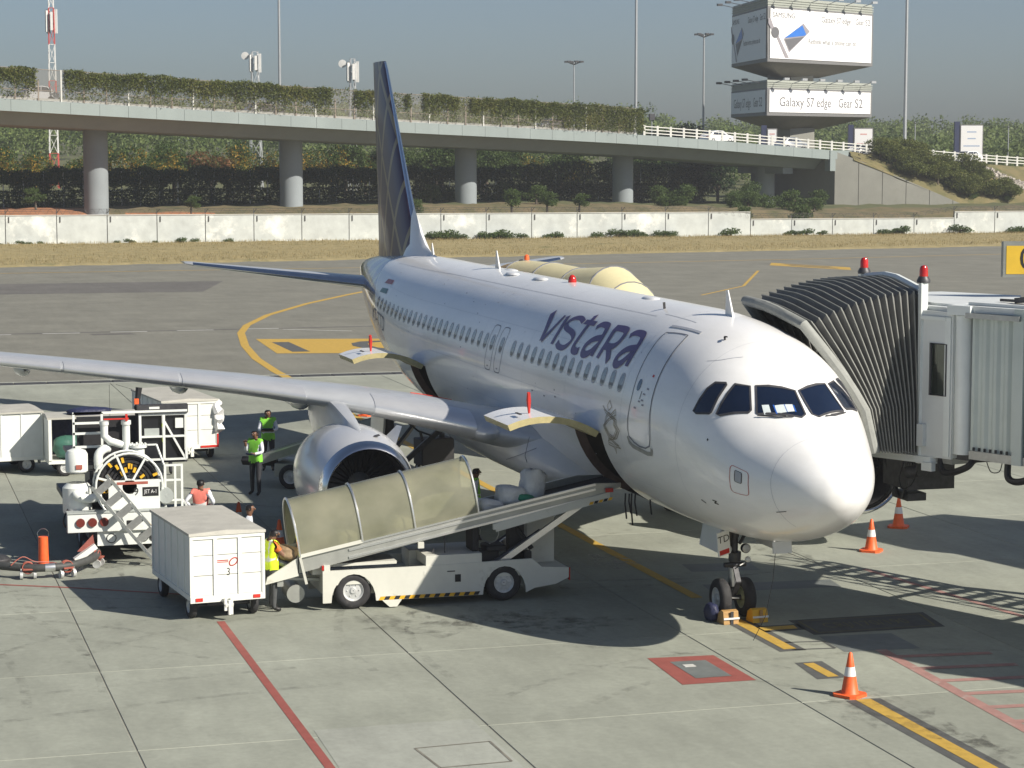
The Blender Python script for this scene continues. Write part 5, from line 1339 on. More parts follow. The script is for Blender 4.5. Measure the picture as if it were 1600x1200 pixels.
mb.v = [(v[0] * 1.0 + .02 * rr.randn(), v[1] + .03 * rr.randn(), v[2] + .03 * rr.randn()) for v in mb.v]
mb.build('plastic_sheet', 'reflect_white', cb)
mb = MB(); mb.bb((-1.83, -.84, .40), (-1.70, -.80, .75)); mb.bb((-1.84, -.84, .36), (-1.79, -.3, .42)); mb.build('red_corner', 'red', cb)
cart('white box cart coupled to the open cart of bags', (29.75, 13.05), R(97), L=3.4, W=2.0, z1=1.68)
cart('open-sided cart with bags inside, coupled between box cart and fuel truck', (28.6, 9.9), R(92), L=2.6, W=1.4, z1=1.60, open_side=1)
bag('teal_bag', 'dull teal holdall lying in the open cart', 'bag_teal', (28.15, 10.55, .80), (.55, .95, .62), (0, 0, 0), 11)
bag('white_bag', 'round white plastic-wrapped bag next to the teal holdall in the open cart', 'bag_white', (28.0, 9.85, .80), (.45, .62, .66), (0, 0, 0), 12, p=2.2)
bag('navy_bundle', 'crumpled navy cloth bundle on the roof of the open cart', 'bag_navy', (28.4, 10.0, 1.74), (.6, 1.2, .22), (0, 0, .1), 13)
bag('navy_bundle', 'dark slack bundle on the floor of the open cart behind the bags', 'bag_navy', (28.6, 9.3, .75), (.5, .7, .5), (0, 0, .1), 14)

# ------------------------------------------------------------------ traffic cones
def cone(label, x, y, h=.74):
    t = thing('traffic_cone', label, 'traffic cone', (x, y, 0), random.Random(x).random(), 'orange traffic cones')
    r0 = .155
    prof = lambda z: .03 + (r0 - .03) * (1 - z / h)
    mb = MB(); mb.lathe([(.045, prof(.05) + .02), (.07, prof(.07)), (h * .46, prof(h * .46))], (0, 0, 0), (0, 0, 1), 20); mb.lathe([(h * .68, prof(h * .68)), (h * .97, prof(h * .97)), (h, .015), (h, 0)], (0, 0, 0), (0, 0, 1), 20); mb.lathe([(h * .46, prof(h * .46)), (h * .68, prof(h * .68))], (0, 0, 0), (0, 0, 1), 20); bd = mb.build('cone_body', 'orange', t)
    mb = MB(); mb.lathe([(h * .465, prof(h * .465) + .004), (h * .675, prof(h * .675) + .004)], (0, 0, 0), (0, 0, 1), 20); mb.build('reflective_band', 'reflect_white', t)
    mb = MB(); P = []
    s_ = .235
    for k in range(4):
        for e in (-.2, .2): a = pi / 4 + k * pi / 2 + e; P.append((s_ * 1.2 * math.cos(a), s_ * 1.2 * math.sin(a)))
    mb.prism([(*p, .0) for p in P], (0, 0, .05)); mb.build('base', 'orange', t, sharp=30)
cone('orange cone with white band on the yellow lead-in line', -1.45, .50)
cone('orange cone in sunlight between nose wheel and boarding bridge shadow', 10.95, -5.68)
cone('orange cone standing in the shadow of the boarding bridge', 13.75, -7.70)
cone('orange cone behind the low end of the canopied loader', 14.6, 7.16)
cone('orange cone behind the head of the man beside the numbered cart', 17.4, 7.62)
cone('small orange cone on the yellow line beyond the wing', 39.6, -.35)

# wheel chocks
for y, m2, lb in ((.30, 'wood', 'bare wooden chock against the starboard nose wheel'), (-.30, 'yellow', 'yellow painted chock against the port nose wheel')):
    t = thing('wheel_chock', lb, 'wheel chock', (4.56, y, 0), R(4), 'nose wheel chocks')
    mb = MB(); mb.prism([(-.16, -.16, 0), (.16, -.16, 0), (.10, -.16, .20), (-.02, -.16, .27), (-.12, -.16, .25)], (0, .32, 0)); mb.build('block', m2, t, sharp=30, bevel=.008)
    mb = MB(); mb.bb((-.175, -.165, .10), (-.155, .165, .135)); mb.build('strap', 'reflect_white', t, sharp=30)
    mb = MB(); mb.bb((-.17, -.04, .0), (-.150, .02, .25)); mb.build('centre_board', 'wood' if m2 == 'yellow' else 'dark_metal', t, sharp=30)
bag('navy_bag', 'dark navy cloth bag slumped against the starboard nose wheel', 'bag_navy', (4.85, .53, .17), (.35, .22, .36), (0, 0, .2), 21, p=2.6)
# trolley of ground gear under the belly
t = thing('equipment_trolley', 'small black equipment trolley standing under the wing root', 'trolley', (25.8, .74, 0), R(10))
mb = MB(); mb.bb((-.3, -.5, .25), (.3, .5, 1.0)); mb.build('box', 'black', t, sharp=30, bevel=.03)
mb = MB(); mb.bar((-.2, .45, 1.0), (-.2, .5, 1.2), .06); mb.bar((-.2, -.45, 1.0), (-.25, -.62, 1.15), .06); mb.cyl((-.1, -.2, 1.0), (-.1, -.2, 1.12), .08); mb.build('handle', 'black', t)
for x in (-.2, .2):
    for y in (-.4, .4): wheel(t, (x, y, .14), .14, .08)
# ------------------------------------------------------------------ fuel dispenser truck
M('truck_white', (.72, .75, .71), .4, var=.05, scale=2.5, dirt=((.36, .36, .31), 2.5, .62, .45))
M('truck_grey', (.38, .41, .39), .5, var=.1, scale=3)
M('brick_red', (.35, .10, .07), .5, var=.15)
M('dull_red', (.30, .09, .07), .6, var=.2, scale=5)
M('dim_lens', (.16, .03, .022), .3, var=.2)
ft = thing('fuel_truck', 'white fuel dispenser truck with hose reel and ladder, seen from behind', 'truck', (14.2, 10.8, 0))
def TB(name, mat, *boxes, **k):
    mb = MB()
    for a, b in boxes: mb.bb(a, b)
    return mb.build(name, mat, k.pop('parent', ft), world=True, sharp=30, **k)
TB('chassis', 'dark_metal', ((14.5, 11.4, .5), (20.5, 11.2, .8)), ((14.5, 10.2, .5), (20.5, 10.4, .8)), ((14.4, 11.6, .78), (20.4, 9.8, .92)))
TB('rear_bumper', 'truck_white', ((14.12, 11.90, .72), (14.3, 9.72, 1.13)), bevel=.012)
TB('bumper_lip', 'truck_grey', ((14.10, 11.905, 1.135), (14.4, 9.70, 1.17)))
TB('lower_panel', 'truck_white', ((14.2, 11.25, .40), (14.26, 9.75, .715)))
for y in (11.62, 11.36, 11.11):
    mb = MB(); mb.lathe([(0, 0), (.0, .095), (.05, .10)], (14.075, y, .94), (1, 0, 0), 18); mb.build('tail_lamp', 'dim_lens', ft, world=True)
mb = MB(); mb.prism([(14.18, 11.7, .30), (14.18, 11.3, .30), (14.18, 11.35, .66)], (.03, 0, 0)); mb.build('reflector_triangle', 'dull_red', ft, world=True)
mb = MB(); mb.prism([(14.18, 9.98, .30), (14.18, 9.80, .30), (14.18, 9.80, .60)], (.02, 0, 0)); mb.build('reflector_triangle', 'red', ft, world=True)
for y, m_ in ((10.95, 'truck_white'), (10.25, 'truck_grey'), (10.02, 'ink')):
    mb = MB(); mb.lathe([(0, 0), (0, .10)], (14.19, y, .56), (1, 0, 0), 16); mb.build('coupling_cap', m_, ft, world=True)
    mb = MB(); mb.tube([(14.186, y + .1 * math.cos(a), .56 + .1 * math.sin(a)) for a in np.linspace(0, 2 * pi, 17)[:-1]], .009, 5, closed=True); mb.build('cap_ring', 'ink', ft, world=True)
TB('number_plate', 'plate_yellow', ((14.09, 9.98, .80), (14.11, 9.70, 1.08)))
mb = MB(); add_text(mb, '09', .16, (14.085, 9.84, .94), (0, -1, 0), (0, 0, 1)); mb.build('plate_lettering', 'ink', ft, world=True, sharp=0)
TB('bumper_slot', 'ink', ((14.11, 10.62, .86), (14.119, 10.36, .95)))
mb = MB(); mb.bar((14.15, 11.3, .42), (14.1, 11.75, .12), .16, .12); mb.build('hydrant_boom', 'cart_white', ft, world=True)
for x in (16.0, 19.2):
    for y in ((11.35, 9.95) if x < 17 else (10.5, 9.4)): wheel(ft, (x - 14.2, y - 10.8, .46), .46, .30)
    mb = MB(); mb.cyl((x, 11.2, .46), (x, 10.1, .46), .07); mb.build('axle', 'dark_metal', ft, world=True)
# reel panel
TB('reel_panel', 'truck_white', ((14.32, 10.98, 1.17), (14.40, 9.86, 1.80)))
TB('red_stripe', 'brick_red', ((14.315, 10.80, 1.71), (14.319, 10.12, 1.77)))
TB('label_plate', 'ink', ((14.312, 10.24, 1.44), (14.319, 9.89, 1.64)))
mb = MB(); add_text(mb, 'JET A-1', .115, (14.309, 10.065, 1.54), (0, -.78, 0), (0, 0, 1.05)); mb.build('label_lettering', 'reflect_white', ft, world=True, sharp=0)
mb = MB(); add_text(mb, '-9', .24, (14.312, 10.42, 1.54), (0, -1, 0), (0, 0, 1)); mb.build('unit_number', 'ink', ft, world=True, sharp=0)
# hose reel
rc = np.array([14.62, 10.52, 1.66])
mb = MB()
for r_ in (.30, .38, .46, .54, .62):
    for dx in (-.12, 0, .12): mb.tube([rc + (dx, r_ * math.cos(a), r_ * math.sin(a)) for a in np.linspace(0, 2 * pi, 29)[:-1]], .042, 6, closed=True)
mb.build('coiled_hose', 'black', ft, world=True)
for dx in (-.24, .24):
    mb = MB(); mb.tube([rc + (dx, .73 * math.cos(a), .73 * math.sin(a)) for a in np.linspace(0, 2 * pi, 37)[:-1]], .026, 8, closed=True); rim_ = mb.build('reel_rim', 'truck_white', ft, world=True)
    for k in range(7):
        a = 2 * pi * k / 7 + .3; mb = MB(); mb.bar(rc + (dx, .08 * math.cos(a), .08 * math.sin(a)), rc + (dx, .73 * math.cos(a), .73 * math.sin(a)), .03, .045); mb.build('spoke', 'truck_white', rim_, world=True)
mb = MB(); mb.cyl(rc + (-.3, 0, 0), rc + (.3, 0, 0), .16, n=18); mb.build('reel_hub', 'truck_white', ft, world=True)
rr = np.random.RandomState(4)
for k in range(15):
    a = rr.rand() * 2 * pi; r_ = .3 + .34 * rr.rand()
    if math.sin(a) < -.35: a = -a
    mb = MB(); mb.box(rc + (-.20, r_ * math.cos(a), r_ * math.sin(a)), (.06, .11, .055), rotm('X', a)); mb.build('hose_clip', 'yellow', ft, world=True)
# inclined ladder
a0 = np.array([14.05, 11.05, 1.98]); a1 = np.array([13.55, 9.80, .42]); dl = (a1 - a0) / np.linalg.norm(a1 - a0); nn = np.array([.0, .78, -.62]) * .42
for o_ in (np.zeros(3), nn):
    mb = MB(); mb.bar(a0 + o_, a1 + o_, .04, .07); mb.build('ladder_rail', 'alu', ft, world=True)
for k in range(6):
    p = a0 + (a1 - a0) * (k + .5) / 6; mb = MB(); mb.bar(p, p + nn, .16, .03, up=(1, 0, 0.2)); mb.build('ladder_tread', 'grey_metal', ft, world=True)
mb = MB(); mb.bar(a1 + nn * .5, a1 + nn * .5 + (0, 0, -.38), .04); mb.bar(a1, a1 + (0, .05, -.4), .03); mb.bar(a1 + nn * .5 + (0, 0, -.38), a1 + (0, .05, -.4), .03); mb.build('ladder_foot', 'cart_white', ft, world=True)
# filter vessel and pipework
mb = MB(); mb.lathe([(-.55, .30), (-.5, .32), (0.02, .32), (.10, .24), (.12, .22)], (14.75, 11.62, 1.62), (0, 0, 1), 22); mb.lathe([(.12, .22), (.15, .245), (.52, .245), (.60, .2), (.64, .1), (.65, 0)], (14.75, 11.62, 1.85), (0, 0, 1), 22); mb.build('filter_vessel', 'truck_white', ft, world=True)
TB('vessel_label', 'brick_red', ((14.49, 11.66, 2.06), (14.50, 11.52, 2.16)))
mb = MB(); mb.tube(smooth([(14.7, 11.66, 1.62), (14.45, 11.66, 1.50), (14.42, 11.4, 1.42), (14.5, 11.15, 1.46)], 5), .10, 12); mb.build('suction_pipe', 'truck_white', ft, world=True)
mb = MB(); mb.tube([(15.0, 10.98, 3.0), (15.0, 10.98, 2.72), (15.0, 10.86, 2.6), (15.0, 10.58, 2.50)], .085, 12); mb.lathe([(0, .10), (.09, .11), (.1, .0)], (15.0, 10.98, 2.96), (0, 0, 1), 14); mb.build('riser_pipe', 'truck_white', ft, world=True)
mb = MB(); mb.tube([(15.0, 10.50, 3.0), (15.0, 10.50, 2.0)], .085, 12); mb.lathe([(0, .11), (.09, .11), (.1, .0)], (15.0, 10.50, 2.96), (0, 0, 1), 14); mb.build('riser_pipe', 'truck_white', ft, world=True)
mb = MB(); mb.tube(smooth([(14.95, 11.12, 2.0), (14.95, 11.12, 2.30), (15.0, 11.0, 2.42), (15.1, 10.9, 2.42)], 5), .10, 12); mb.build('elbow_pipe', 'truck_white', ft, world=True)
mb = MB(); mb.cyl((15.0, 10.25, 2.1), (15.0, 10.25, 2.48), .15, n=18); mb.cyl((15.0, 10.25, 2.44), (15.0, 10.25, 2.50), .21, n=18)
for k in range(10): a = 2 * pi * k / 10; mb.cyl((15 + .18 * math.cos(a), 10.25 + .18 * math.sin(a), 2.5), (15 + .18 * math.cos(a), 10.25 + .18 * math.sin(a), 2.53), .02, n=6)
mb.build('flanged_valve', 'truck_white', ft, world=True)
mb = MB(); mb.bar((14.9, 11.0, 3.1), (14.9, 10.45, 3.1), .03); mb.bar((14.9, 10.5, 3.05), (14.9, 10.5, 3.2), .05); mb.build('red_valve_handle', 'red', ft, world=True)
mb = MB(); mb.lathe([(0, .2), (.5, .2), (.55, .1)], (15.1, 11.2, 1.2), (0, 0, 1), 16); mb.bb((14.6, 11.5, .95), (15.6, 9.95, 1.15)); mb.bb((15.2, 11.3, 1.15), (15.6, 10.0, 1.9)); mb.build('pump_housing', 'dark_metal', ft, world=True)
mb = MB(); mb.ball((14.5, 9.72, 1.42), (.16, .16, .18)); mb.cyl((14.35, 9.72, 1.42), (14.6, 9.72, 1.42), .17, n=16); mb.build('meter', 'truck_grey', ft, world=True)
# raised platform with railings
TB('dark_backing', 'black', ((15.75, 11.5, 2.12), (15.95, 10.2, 3.05)))  # black panel added behind the pipes in place of the truck's shaded interior
TB('platform', 'dark_metal', ((15.4, 11.6, 2.02), (18.4, 9.1, 2.10)))
mb = MB()
for y in (11.62, 11.0): mb.bar((15.3, y, 2.1), (15.3, y, 3.2), .05)
for z in (3.2, 2.98, 2.75, 2.45): mb.bar((15.3, 11.64, z), (15.3, 11.0, z), .05)
mb.bar((15.3, 11.62, 3.2), (15.3, 9.1, 3.2), .05); mb.build('railing', 'truck_white', ft, world=True)
mb = MB()
for y in (10.15, 9.62, 9.12): mb.bar((15.35, y, 2.1), (15.35, y, 3.2), .055)
for z in (3.12, 2.62, 2.1): mb.bar((15.35, 10.15, z), (15.35, 9.12, z), .045)
mb.bar((15.36, 9.60, 2.95), (15.36, 9.14, 2.1), .045); mb.build('cabin_frame', 'truck_white', ft, world=True)
for y0, y1 in ((10.12, 9.65), (9.59, 9.15)):
    TB('dark_panel', 'black_gloss', ((15.42, y0, 2.12), (15.44, y1, 3.1)))
TB('header_panel', 'dark_metal', ((15.28, 10.2, 3.15), (15.5, 9.08, 3.34)))
TB('header_label', 'truck_white', ((15.27, 9.95, 3.25), (15.279, 9.72, 3.30)))
TB('amber_lamp', 'orange', ((15.9, 10.2, 3.3), (16.0, 10.1, 3.42)))
TB('instrument_box', 'truck_white', ((15.36, 9.36, 2.80), (15.41, 9.18, 3.02)))
TB('radiator_louvre', 'truck_grey', ((15.38, 10.05, 2.62), (15.43, 9.72, 2.8)))
mb = MB()
for y in (9.72, 9.50, 9.35): mb.bar((14.5, y, .9), (14.5, y, 2.1), .05)
for z in (1.3, 1.75, 2.08): mb.bar((14.5, 9.74, z), (14.5, 9.33, z), .045)
mb.bar((14.5, 9.33, 1.3), (14.4, 9.02, .72), .035); mb.bar((14.6, 9.72, 2.05), (14.9, 9.85, 2.5), .035); mb.bar((14.9, 9.85, 2.5), (14.9, 10.05, 2.5), .035); mb.build('side_frame', 'truck_white', ft, world=True)
TB('dark_tank', 'dark_metal', ((16.4, 11.1, 1.0), (18.4, 9.7, 1.9)))
TB('cab_body', 'truck_white', ((18.8, 10.7, .6), (20.6, 9.2, 1.95)), bevel=.06)
mb = MB(); mb.cyl((16.8, 10.0, 2.1), (16.8, 10.0, 3.05), .09, n=12); mb.tube([(16.8, 10.0, 3.0), (16.82, 10.02, 3.3), (16.85, 9.98, 3.58)], [.07, .06, .075], 10); mb.ball((16.82, 10.0, 3.12), (.11, .11, .09)); mb.build('wing_hose', 'black', ft, world=True)
mb = MB(); mb.tube([(16.9, 10.65, 3.66), (16.9, 10.65, 2.6)], .004, 4); mb.tube([(16.85, 10.0, 3.5), (16.9, 10.5, 3.66)], .004, 4); mb.build('bonding_cable', 'black', ft, world=True)
mb = MB(); mb.tube(smooth([(14.6, 11.8, 1.25), (14.4, 11.95, 1.0), (14.5, 11.9, .8), (14.7, 11.7, .9)], 5), .02, 6); mb.build('loose_cable', 'black', ft, world=True)

# intake hose on castors
M('hose_rubber', (.055, .057, .055), .6, var=.25, scale=6)
hose = thing('intake_hose', 'thick grey fuel hose on castor dollies curving across the concrete', 'hose', (13, 12.5, 0))
HP = smooth([(14.3, 14.6, .22), (13.6, 13.8, .24), (13.0, 13.1, .24), (12.75, 12.5, .24), (12.9, 11.9, .25), (13.6, 11.4, .26), (14.5, 11.25, .26), (15.3, 11.4, .27), (15.6, 11.1, .3), (15.4, 10.4, .34), (15.3, 9.6, .36)], 6)
mb = MB(); mb.tube(HP, .085, 12); mb.build('hose_body', 'hose_rubber', hose, world=True)
mb = MB(); mb.tube(HP[18:21], .092, 12); mb.build('hose_joint', 'alu', hose, world=True)
for px, py, rz in ((12.88, 12.85, 0), (12.83, 12.05, .3), (13.85, 11.32, 1.2), (14.9, 11.3, 1.4)):
    mb = MB(); c = np.array([px, py, .24])
    mb.box(c + (0, 0, -.02), (.30, .22, .03), rotz(rz)); mb.tube([c + rotz(rz) @ np.array([.02, .12 * math.cos(a), .12 * math.sin(a)]) for a in np.linspace(0, 2 * pi, 17)[:-1]], .014, 5, closed=True); mb.tube([c + rotz(rz) @ np.array([-.06, .12 * math.cos(a), .12 * math.sin(a)]) for a in np.linspace(0, 2 * pi, 17)[:-1]], .014, 5, closed=True)
    br = mb.build('hose_bracket', 'brick_red', hose, world=True)
    for sg in (-1, 1):
        p = c + rotz(rz) @ np.array([-.05, .14 * sg, -.15]); mb = MB(); mb.lathe([(-.025, .0), (-.025, .07), (-.03, .09), (.03, .09), (.025, .07), (.025, 0)], p, rotz(rz) @ np.array([0, 1, 0]), 14); mb.bar(p + (0, 0, .02), p + (0, 0, .14), .03); mb.build('castor', 'hub_grey', hose, world=True)
mb = MB(); mb.tube(smooth([(12.9, 13.2, .3), (12.95, 12.95, .46), (13.0, 12.7, .34), (13.1, 12.4, .30)], 5), .012, 5); mb.build('rope', 'brick_red', hose, world=True)
# red pit marker
pm = thing('pit_marker', 'bright orange-red post with wire ring standing on a red flag by the hose', 'marker post', (14.45, 12.4, 0))
mb = MB(); mb.cyl((0, 0, 0), (0, 0, .62), .115, .105, 20); mb.build('post', 'orange', pm)
mb = MB(); mb.tube([(0, .12 * math.cos(a), .68 + .12 * math.sin(a)) for a in np.linspace(0, 2 * pi, 19)[:-1]], .008, 5, closed=True); mb.build('wire_ring', 'steel', pm)
mb = MB(); mb.prism([(-.2, -.42, .004), (-.9, -.3, .012), (-.8, .55, .012), (-.35, .5, .012), (.05, .15, .02), (.2, -.2, .01)], (0, 0, .012)); mb.build('flag', 'dull_red', pm, sharp=30)
bag('clear_sack', 'dark shiny plastic sack lying beside the fuel hose', 'dark_metal', (14.6, 13.45, .12), (.7, .7, .26), (0, 0, .3), 33, p=2.4)

# ------------------------------------------------------------------ covered passenger stair on the far side
M('stair_cream', (.66, .60, .36), .4, var=.05, scale=2)
M('stair_ochre', (.38, .27, .11), .5, var=.15)
ps = thing('passenger_stair', 'cream covered passenger stair standing on the far side of the fuselage', 'passenger stair', (30, -6, 0))
def arch_ring(c, wd, h, ax, k=14):
    ax = np.array(ax, float); n_ = np.array([-ax[1], ax[0], 0]); n_ /= np.linalg.norm(n_); o = []
    for i in range(k):
        t = pi * i / (k - 1); o.append(np.array(c, float) + n_ * wd * math.cos(t) + np.array([0, 0, h * math.sin(t) ** .7]))
    return o
ax = np.array([-.98, -.2, 0])
P0 = np.array([33.0, -4.0, 4.2]); sec_ = [(0, 0), (1.9, 0), (3.7, -.08), (5.6, .06), (6.6, -.35), (9.2, -2.1)]
P3 = [P0 + ax * a + (0, 0, b) for a, b in sec_]
for i in range(5):
    mb = MB(); mb.loft([arch_ring(P3[i], .95, 1.35, ax), arch_ring(P3[i + 1], .95, 1.35, ax)], closed=False); mb.build('canopy_panel', 'stair_cream', ps, world=True, sharp=60, fix=False)
    mb = MB(); mb.tube([p + (0, 0, .005) for p in arch_ring(P3[i], .955, 1.355, ax)], .02, 5); mb.build('canopy_seam', 'seam', ps, world=True)
mb = MB(); mb.loft([arch_ring(P0 - ax * .9 + (0, 0, -.1), .85, 1.3, ax), arch_ring(P0, .9, 1.32, ax)], closed=False); mb.build('front_hood', 'stair_ochre', ps, world=True, sharp=60, fix=False)
mb = MB(); mb.lathe([(0, .08), (.07, .08), (.14, .07), (.18, 0)], P0 + ax * .2 + (0, 0, 1.36), (0, 0, 1), 12); mb.build('amber_lamp', 'orange', ps, world=True)
for i in range(5):
    mb = MB(); mb.bar(P3[i] + (0, 0, -.75), P3[i + 1] + (0, 0, -.75), 1.7, .2); mb.build('stair_flight', 'stair_cream', ps, world=True)
mb = MB()
for a in (1.0, 6.0):
    for sg in (-.8, .8): q = P0 + ax * a + np.array([-ax[1], ax[0], 0]) * sg; mb.bar(q * (1, 1, 0) + (0, 0, .4), q + (0, 0, -.7), .12)
mb.bar(P0 * (1, 1, 0) + (0, 0, .55), (P0 + ax * 8.8) * (1, 1, 0) + (0, 0, .55), 1.7, .35); mb.build('stair_frame', 'stair_ochre', ps, world=True)
for a in (1.5, 7.6):
    for sg in (-.8, .8): q = P0 + ax * a + np.array([-ax[1], ax[0], 0]) * sg; q[2] = .4; wheel(ps, q - np.array(ps.location), .4, .25, axis=(-ax[1], ax[0], 0))

# ------------------------------------------------------------------ stand sign at the edge of the view
sg_ = thing('stand_sign', 'dark framed yellow stand number sign on a post beside the boarding bridge', 'sign', (4.3, -8.0, 0))
M('sign_yellow', (.62, .40, .03), .45, var=.06)
M('sign_frame', (.20, .21, .19), .5, var=.1)
rs = np.array([-.276, -.961, 0]); ds = np.array([.961, -.276, 0]); o_ = np.array([4.95, -5.6, 6.87])
mb = MB(); mb.prism([o_ + rs * 0 + (0, 0, -.35), o_ + rs * 2.2 + (0, 0, -.35), o_ + rs * 2.2 + (0, 0, .35), o_ + (0, 0, .35)], ds * .2); mb.build('sign_box', 'sign_frame', sg_, world=True, sharp=30)
mb = MB(); q = o_ - ds * .006; mb.prism([q + rs * .06 + (0, 0, -.29), q + rs * 2.14 + (0, 0, -.29), q + rs * 2.14 + (0, 0, .27), q + rs * .06 + (0, 0, .27)], ds * .005); mb.build('sign_face', 'sign_yellow', sg_, world=True, sharp=30)
mb = MB(); add_text(mb, '01', .62, o_ - ds * .010 + rs * .62, rs * 1.0, (0, 0, 1)); mb.build('sign_lettering', 'ink', sg_, world=True, sharp=0)
mb = MB(); mb.bar((o_ + rs * 2.0 + ds * .1) * (1, 1, 0), o_ + rs * 2.0 + ds * .1 + (0, 0, .5), .16); mb.build('sign_post', 'sign_frame', sg_, world=True)

# ------------------------------------------------------------------ people
M('skin', (.20, .10, .06), .55, var=.08, scale=20)
M('hair', (.008, .007, .007), .5, var=.3, scale=40)
M('shirt_white', (.66, .69, .74), .75, var=.06, scale=10)
M('shirt_orange', (.70, .16, .03), .75, var=.06, scale=10)
M('trousers_dark', (.028, .029, .035), .8, var=.2, scale=9)
M('trousers_grey', (.062, .066, .068), .8, var=.2, scale=9)
M('shoes', (.012, .012, .012), .4, var=.2)
M('vest_green', (.22, .62, .05), .65, var=.08, scale=12)
M('vest_yellow', (.62, .78, .02), .65, var=.08, scale=12)
M('vest_pink', (.80, .22, .17), .65, var=.08, scale=12)
M('vest_tape', (.62, .64, .62), .4, var=.06)
M('eye', (.4, .4, .38), .3, var=.05)
M('clipboard', (.015, .02, .05), .4, var=.1)

def person(label, loc, rz, pose='stand', vest='vest_green', shirt='shirt_white', trousers='trousers_dark', h=1.72, cap=None, z=0.0, group='ground crew'):
    t = thing('person', label, 'person', (loc[0], loc[1], z), rz, group)
    k = h / 1.72
    J = {'pel': (0, 0, .95), 'wst': (0, 0, 1.08), 'chs': (.01, 0, 1.27), 'nck': (.0, 0, 1.445), 'hd0': (.015, 0, 1.52), 'hd1': (.03, 0, 1.60), 'hd2': (.02, 0, 1.665)}
    for s, n_ in ((1, 'l'), (-1, 'r')):
        J['sh' + n_] = (0, .165 * s, 1.40); J['hp' + n_] = (0, .095 * s, .90); J['kn' + n_] = (.015, .105 * s, .50); J['an' + n_] = (-.01, .115 * s, .085); J['to' + n_] = (.15, .135 * s, .035)
        J['el' + n_] = (-.02, .235 * s, 1.13); J['wr' + n_] = (.05, .255 * s, .88); J['ha' + n_] = (.075, .255 * s, .80)
    if pose == 'tablet':
        for s, n_ in ((1, 'l'), (-1, 'r')): J['el' + n_] = (.05, .245 * s, 1.14); J['wr' + n_] = (.27, .14 * s, 1.13); J['ha' + n_] = (.33, .07 * s, 1.14)
        J['hd0'] = (.03, 0, 1.52); J['hd1'] = (.06, 0, 1.59); J['hd2'] = (.06, 0, 1.66)
    elif pose == 'phone':
        J['ell'] = (.06, .24, 1.13); J['wrl'] = (.26, .10, 1.10); J['hal'] = (.30, .02, 1.10)
        J['elr'] = (.10, -.23, 1.15); J['wrr'] = (.26, -.14, 1.33); J['har'] = (.29, -.12, 1.41)
        J['knl'] = (.05, .11, .50); J['anl'] = (.06, .13, .085); J['tol'] = (.22, .16, .035)
    elif pose == 'hips':
        for s, n_ in ((1, 'l'), (-1, 'r')): J['el' + n_] = (-.12, .34 * s, 1.18); J['wr' + n_] = (.05, .20 * s, 1.02); J['ha' + n_] = (.10, .15 * s, 1.0)
    elif pose == 'reach':
        for s, n_ in ((1, 'l'), (-1, 'r')): J['el' + n_] = (.14, .24 * s, 1.17); J['wr' + n_] = (.36, .20 * s, 1.06); J['ha' + n_] = (.43, .17 * s, 1.05)
        J['hd0'] = (.04, 0, 1.51); J['hd1'] = (.09, 0, 1.575); J['hd2'] = (.09, 0, 1.645)
        J['knl'] = (.07, .11, .50); J['anl'] = (.05, .13, .085); J['tol'] = (.21, .15, .035)
    rad = {'pel': (.155, .125), 'wst': (.145, .115), 'chs': (.17, .125), 'nck': (.06, .06), 'hd0': (.072, .078), 'hd1': (.085, .098), 'hd2': (.07, .08)}
    for n_ in 'lr':
        rad.update({'sh' + n_: (.068,) * 2, 'el' + n_: (.05,) * 2, 'wr' + n_: (.033,) * 2, 'ha' + n_: (.036, .022), 'hp' + n_: (.098,) * 2, 'kn' + n_: (.068,) * 2, 'an' + n_: (.05,) * 2, 'to' + n_: (.042, .03)})
    E_ = [('pel', 'wst'), ('wst', 'chs'), ('chs', 'nck'), ('nck', 'hd0'), ('hd0', 'hd1'), ('hd1', 'hd2')]
    for n_ in 'lr': E_ += [('chs', 'sh' + n_), ('sh' + n_, 'el' + n_), ('el' + n_, 'wr' + n_), ('wr' + n_, 'ha' + n_), ('pel', 'hp' + n_), ('hp' + n_, 'kn' + n_), ('kn' + n_, 'an' + n_), ('an' + n_, 'to' + n_)]
    names = list(J); me = bpy.data.meshes.new('p'); me.from_pydata([Vector(J[n_]) * k for n_ in names], [(names.index(a), names.index(b)) for a, b in E_], [])
    ob = bpy.data.objects.new('p', me); COL.objects.link(ob)
    ob.modifiers.new('s', 'SKIN'); sk = me.skin_vertices[0].data if me.skin_vertices else None
    if sk is None:
        bm = bmesh.new(); bm.from_mesh(me); bm.verts.layers.skin.verify(); bm.to_mesh(me); bm.free(); sk = me.skin_vertices[0].data
    for i, n_ in enumerate(names):
        sk[i].radius = (rad[n_][0] * k, rad[n_][1] * k) if n_ in ('ha' + 'l', 'har') or not n_ in ('pel', 'wst', 'chs') else (rad[n_][1] * k, rad[n_][0] * k)
        sk[i].use_root = (n_ == 'pel')
    sb = ob.modifiers.new('u', 'SUBSURF'); sb.levels = 2; sb.render_levels = 2
    dg = bpy.context.evaluated_depsgraph_get(); dg.update()
    ev = bpy.data.meshes.new_from_object(ob.evaluated_get(dg)); bpy.data.objects.remove(ob)
    V = np.array([v.co for v in ev.vertices]); F = [tuple(p.vertices) for p in ev.polygons]; NV = np.array([v.normal for v in ev.vertices])
    # torso breadth comes from a side-to-side stretch of the trunk
    def nearest(p):
        best = None
        for a, b in E_:
            A, B = np.array(J[a]) * k, np.array(J[b]) * k; d = B - A; u = np.clip((p - A) @ d / (d @ d), 0, 1); q = np.linalg.norm(p - A - d * u) - .5 * (rad[a][0] + (rad[b][0] - rad[a][0]) * u)
            if best is None or q < best[0]: best = (q, a, b, u)
        return best
    lab = []
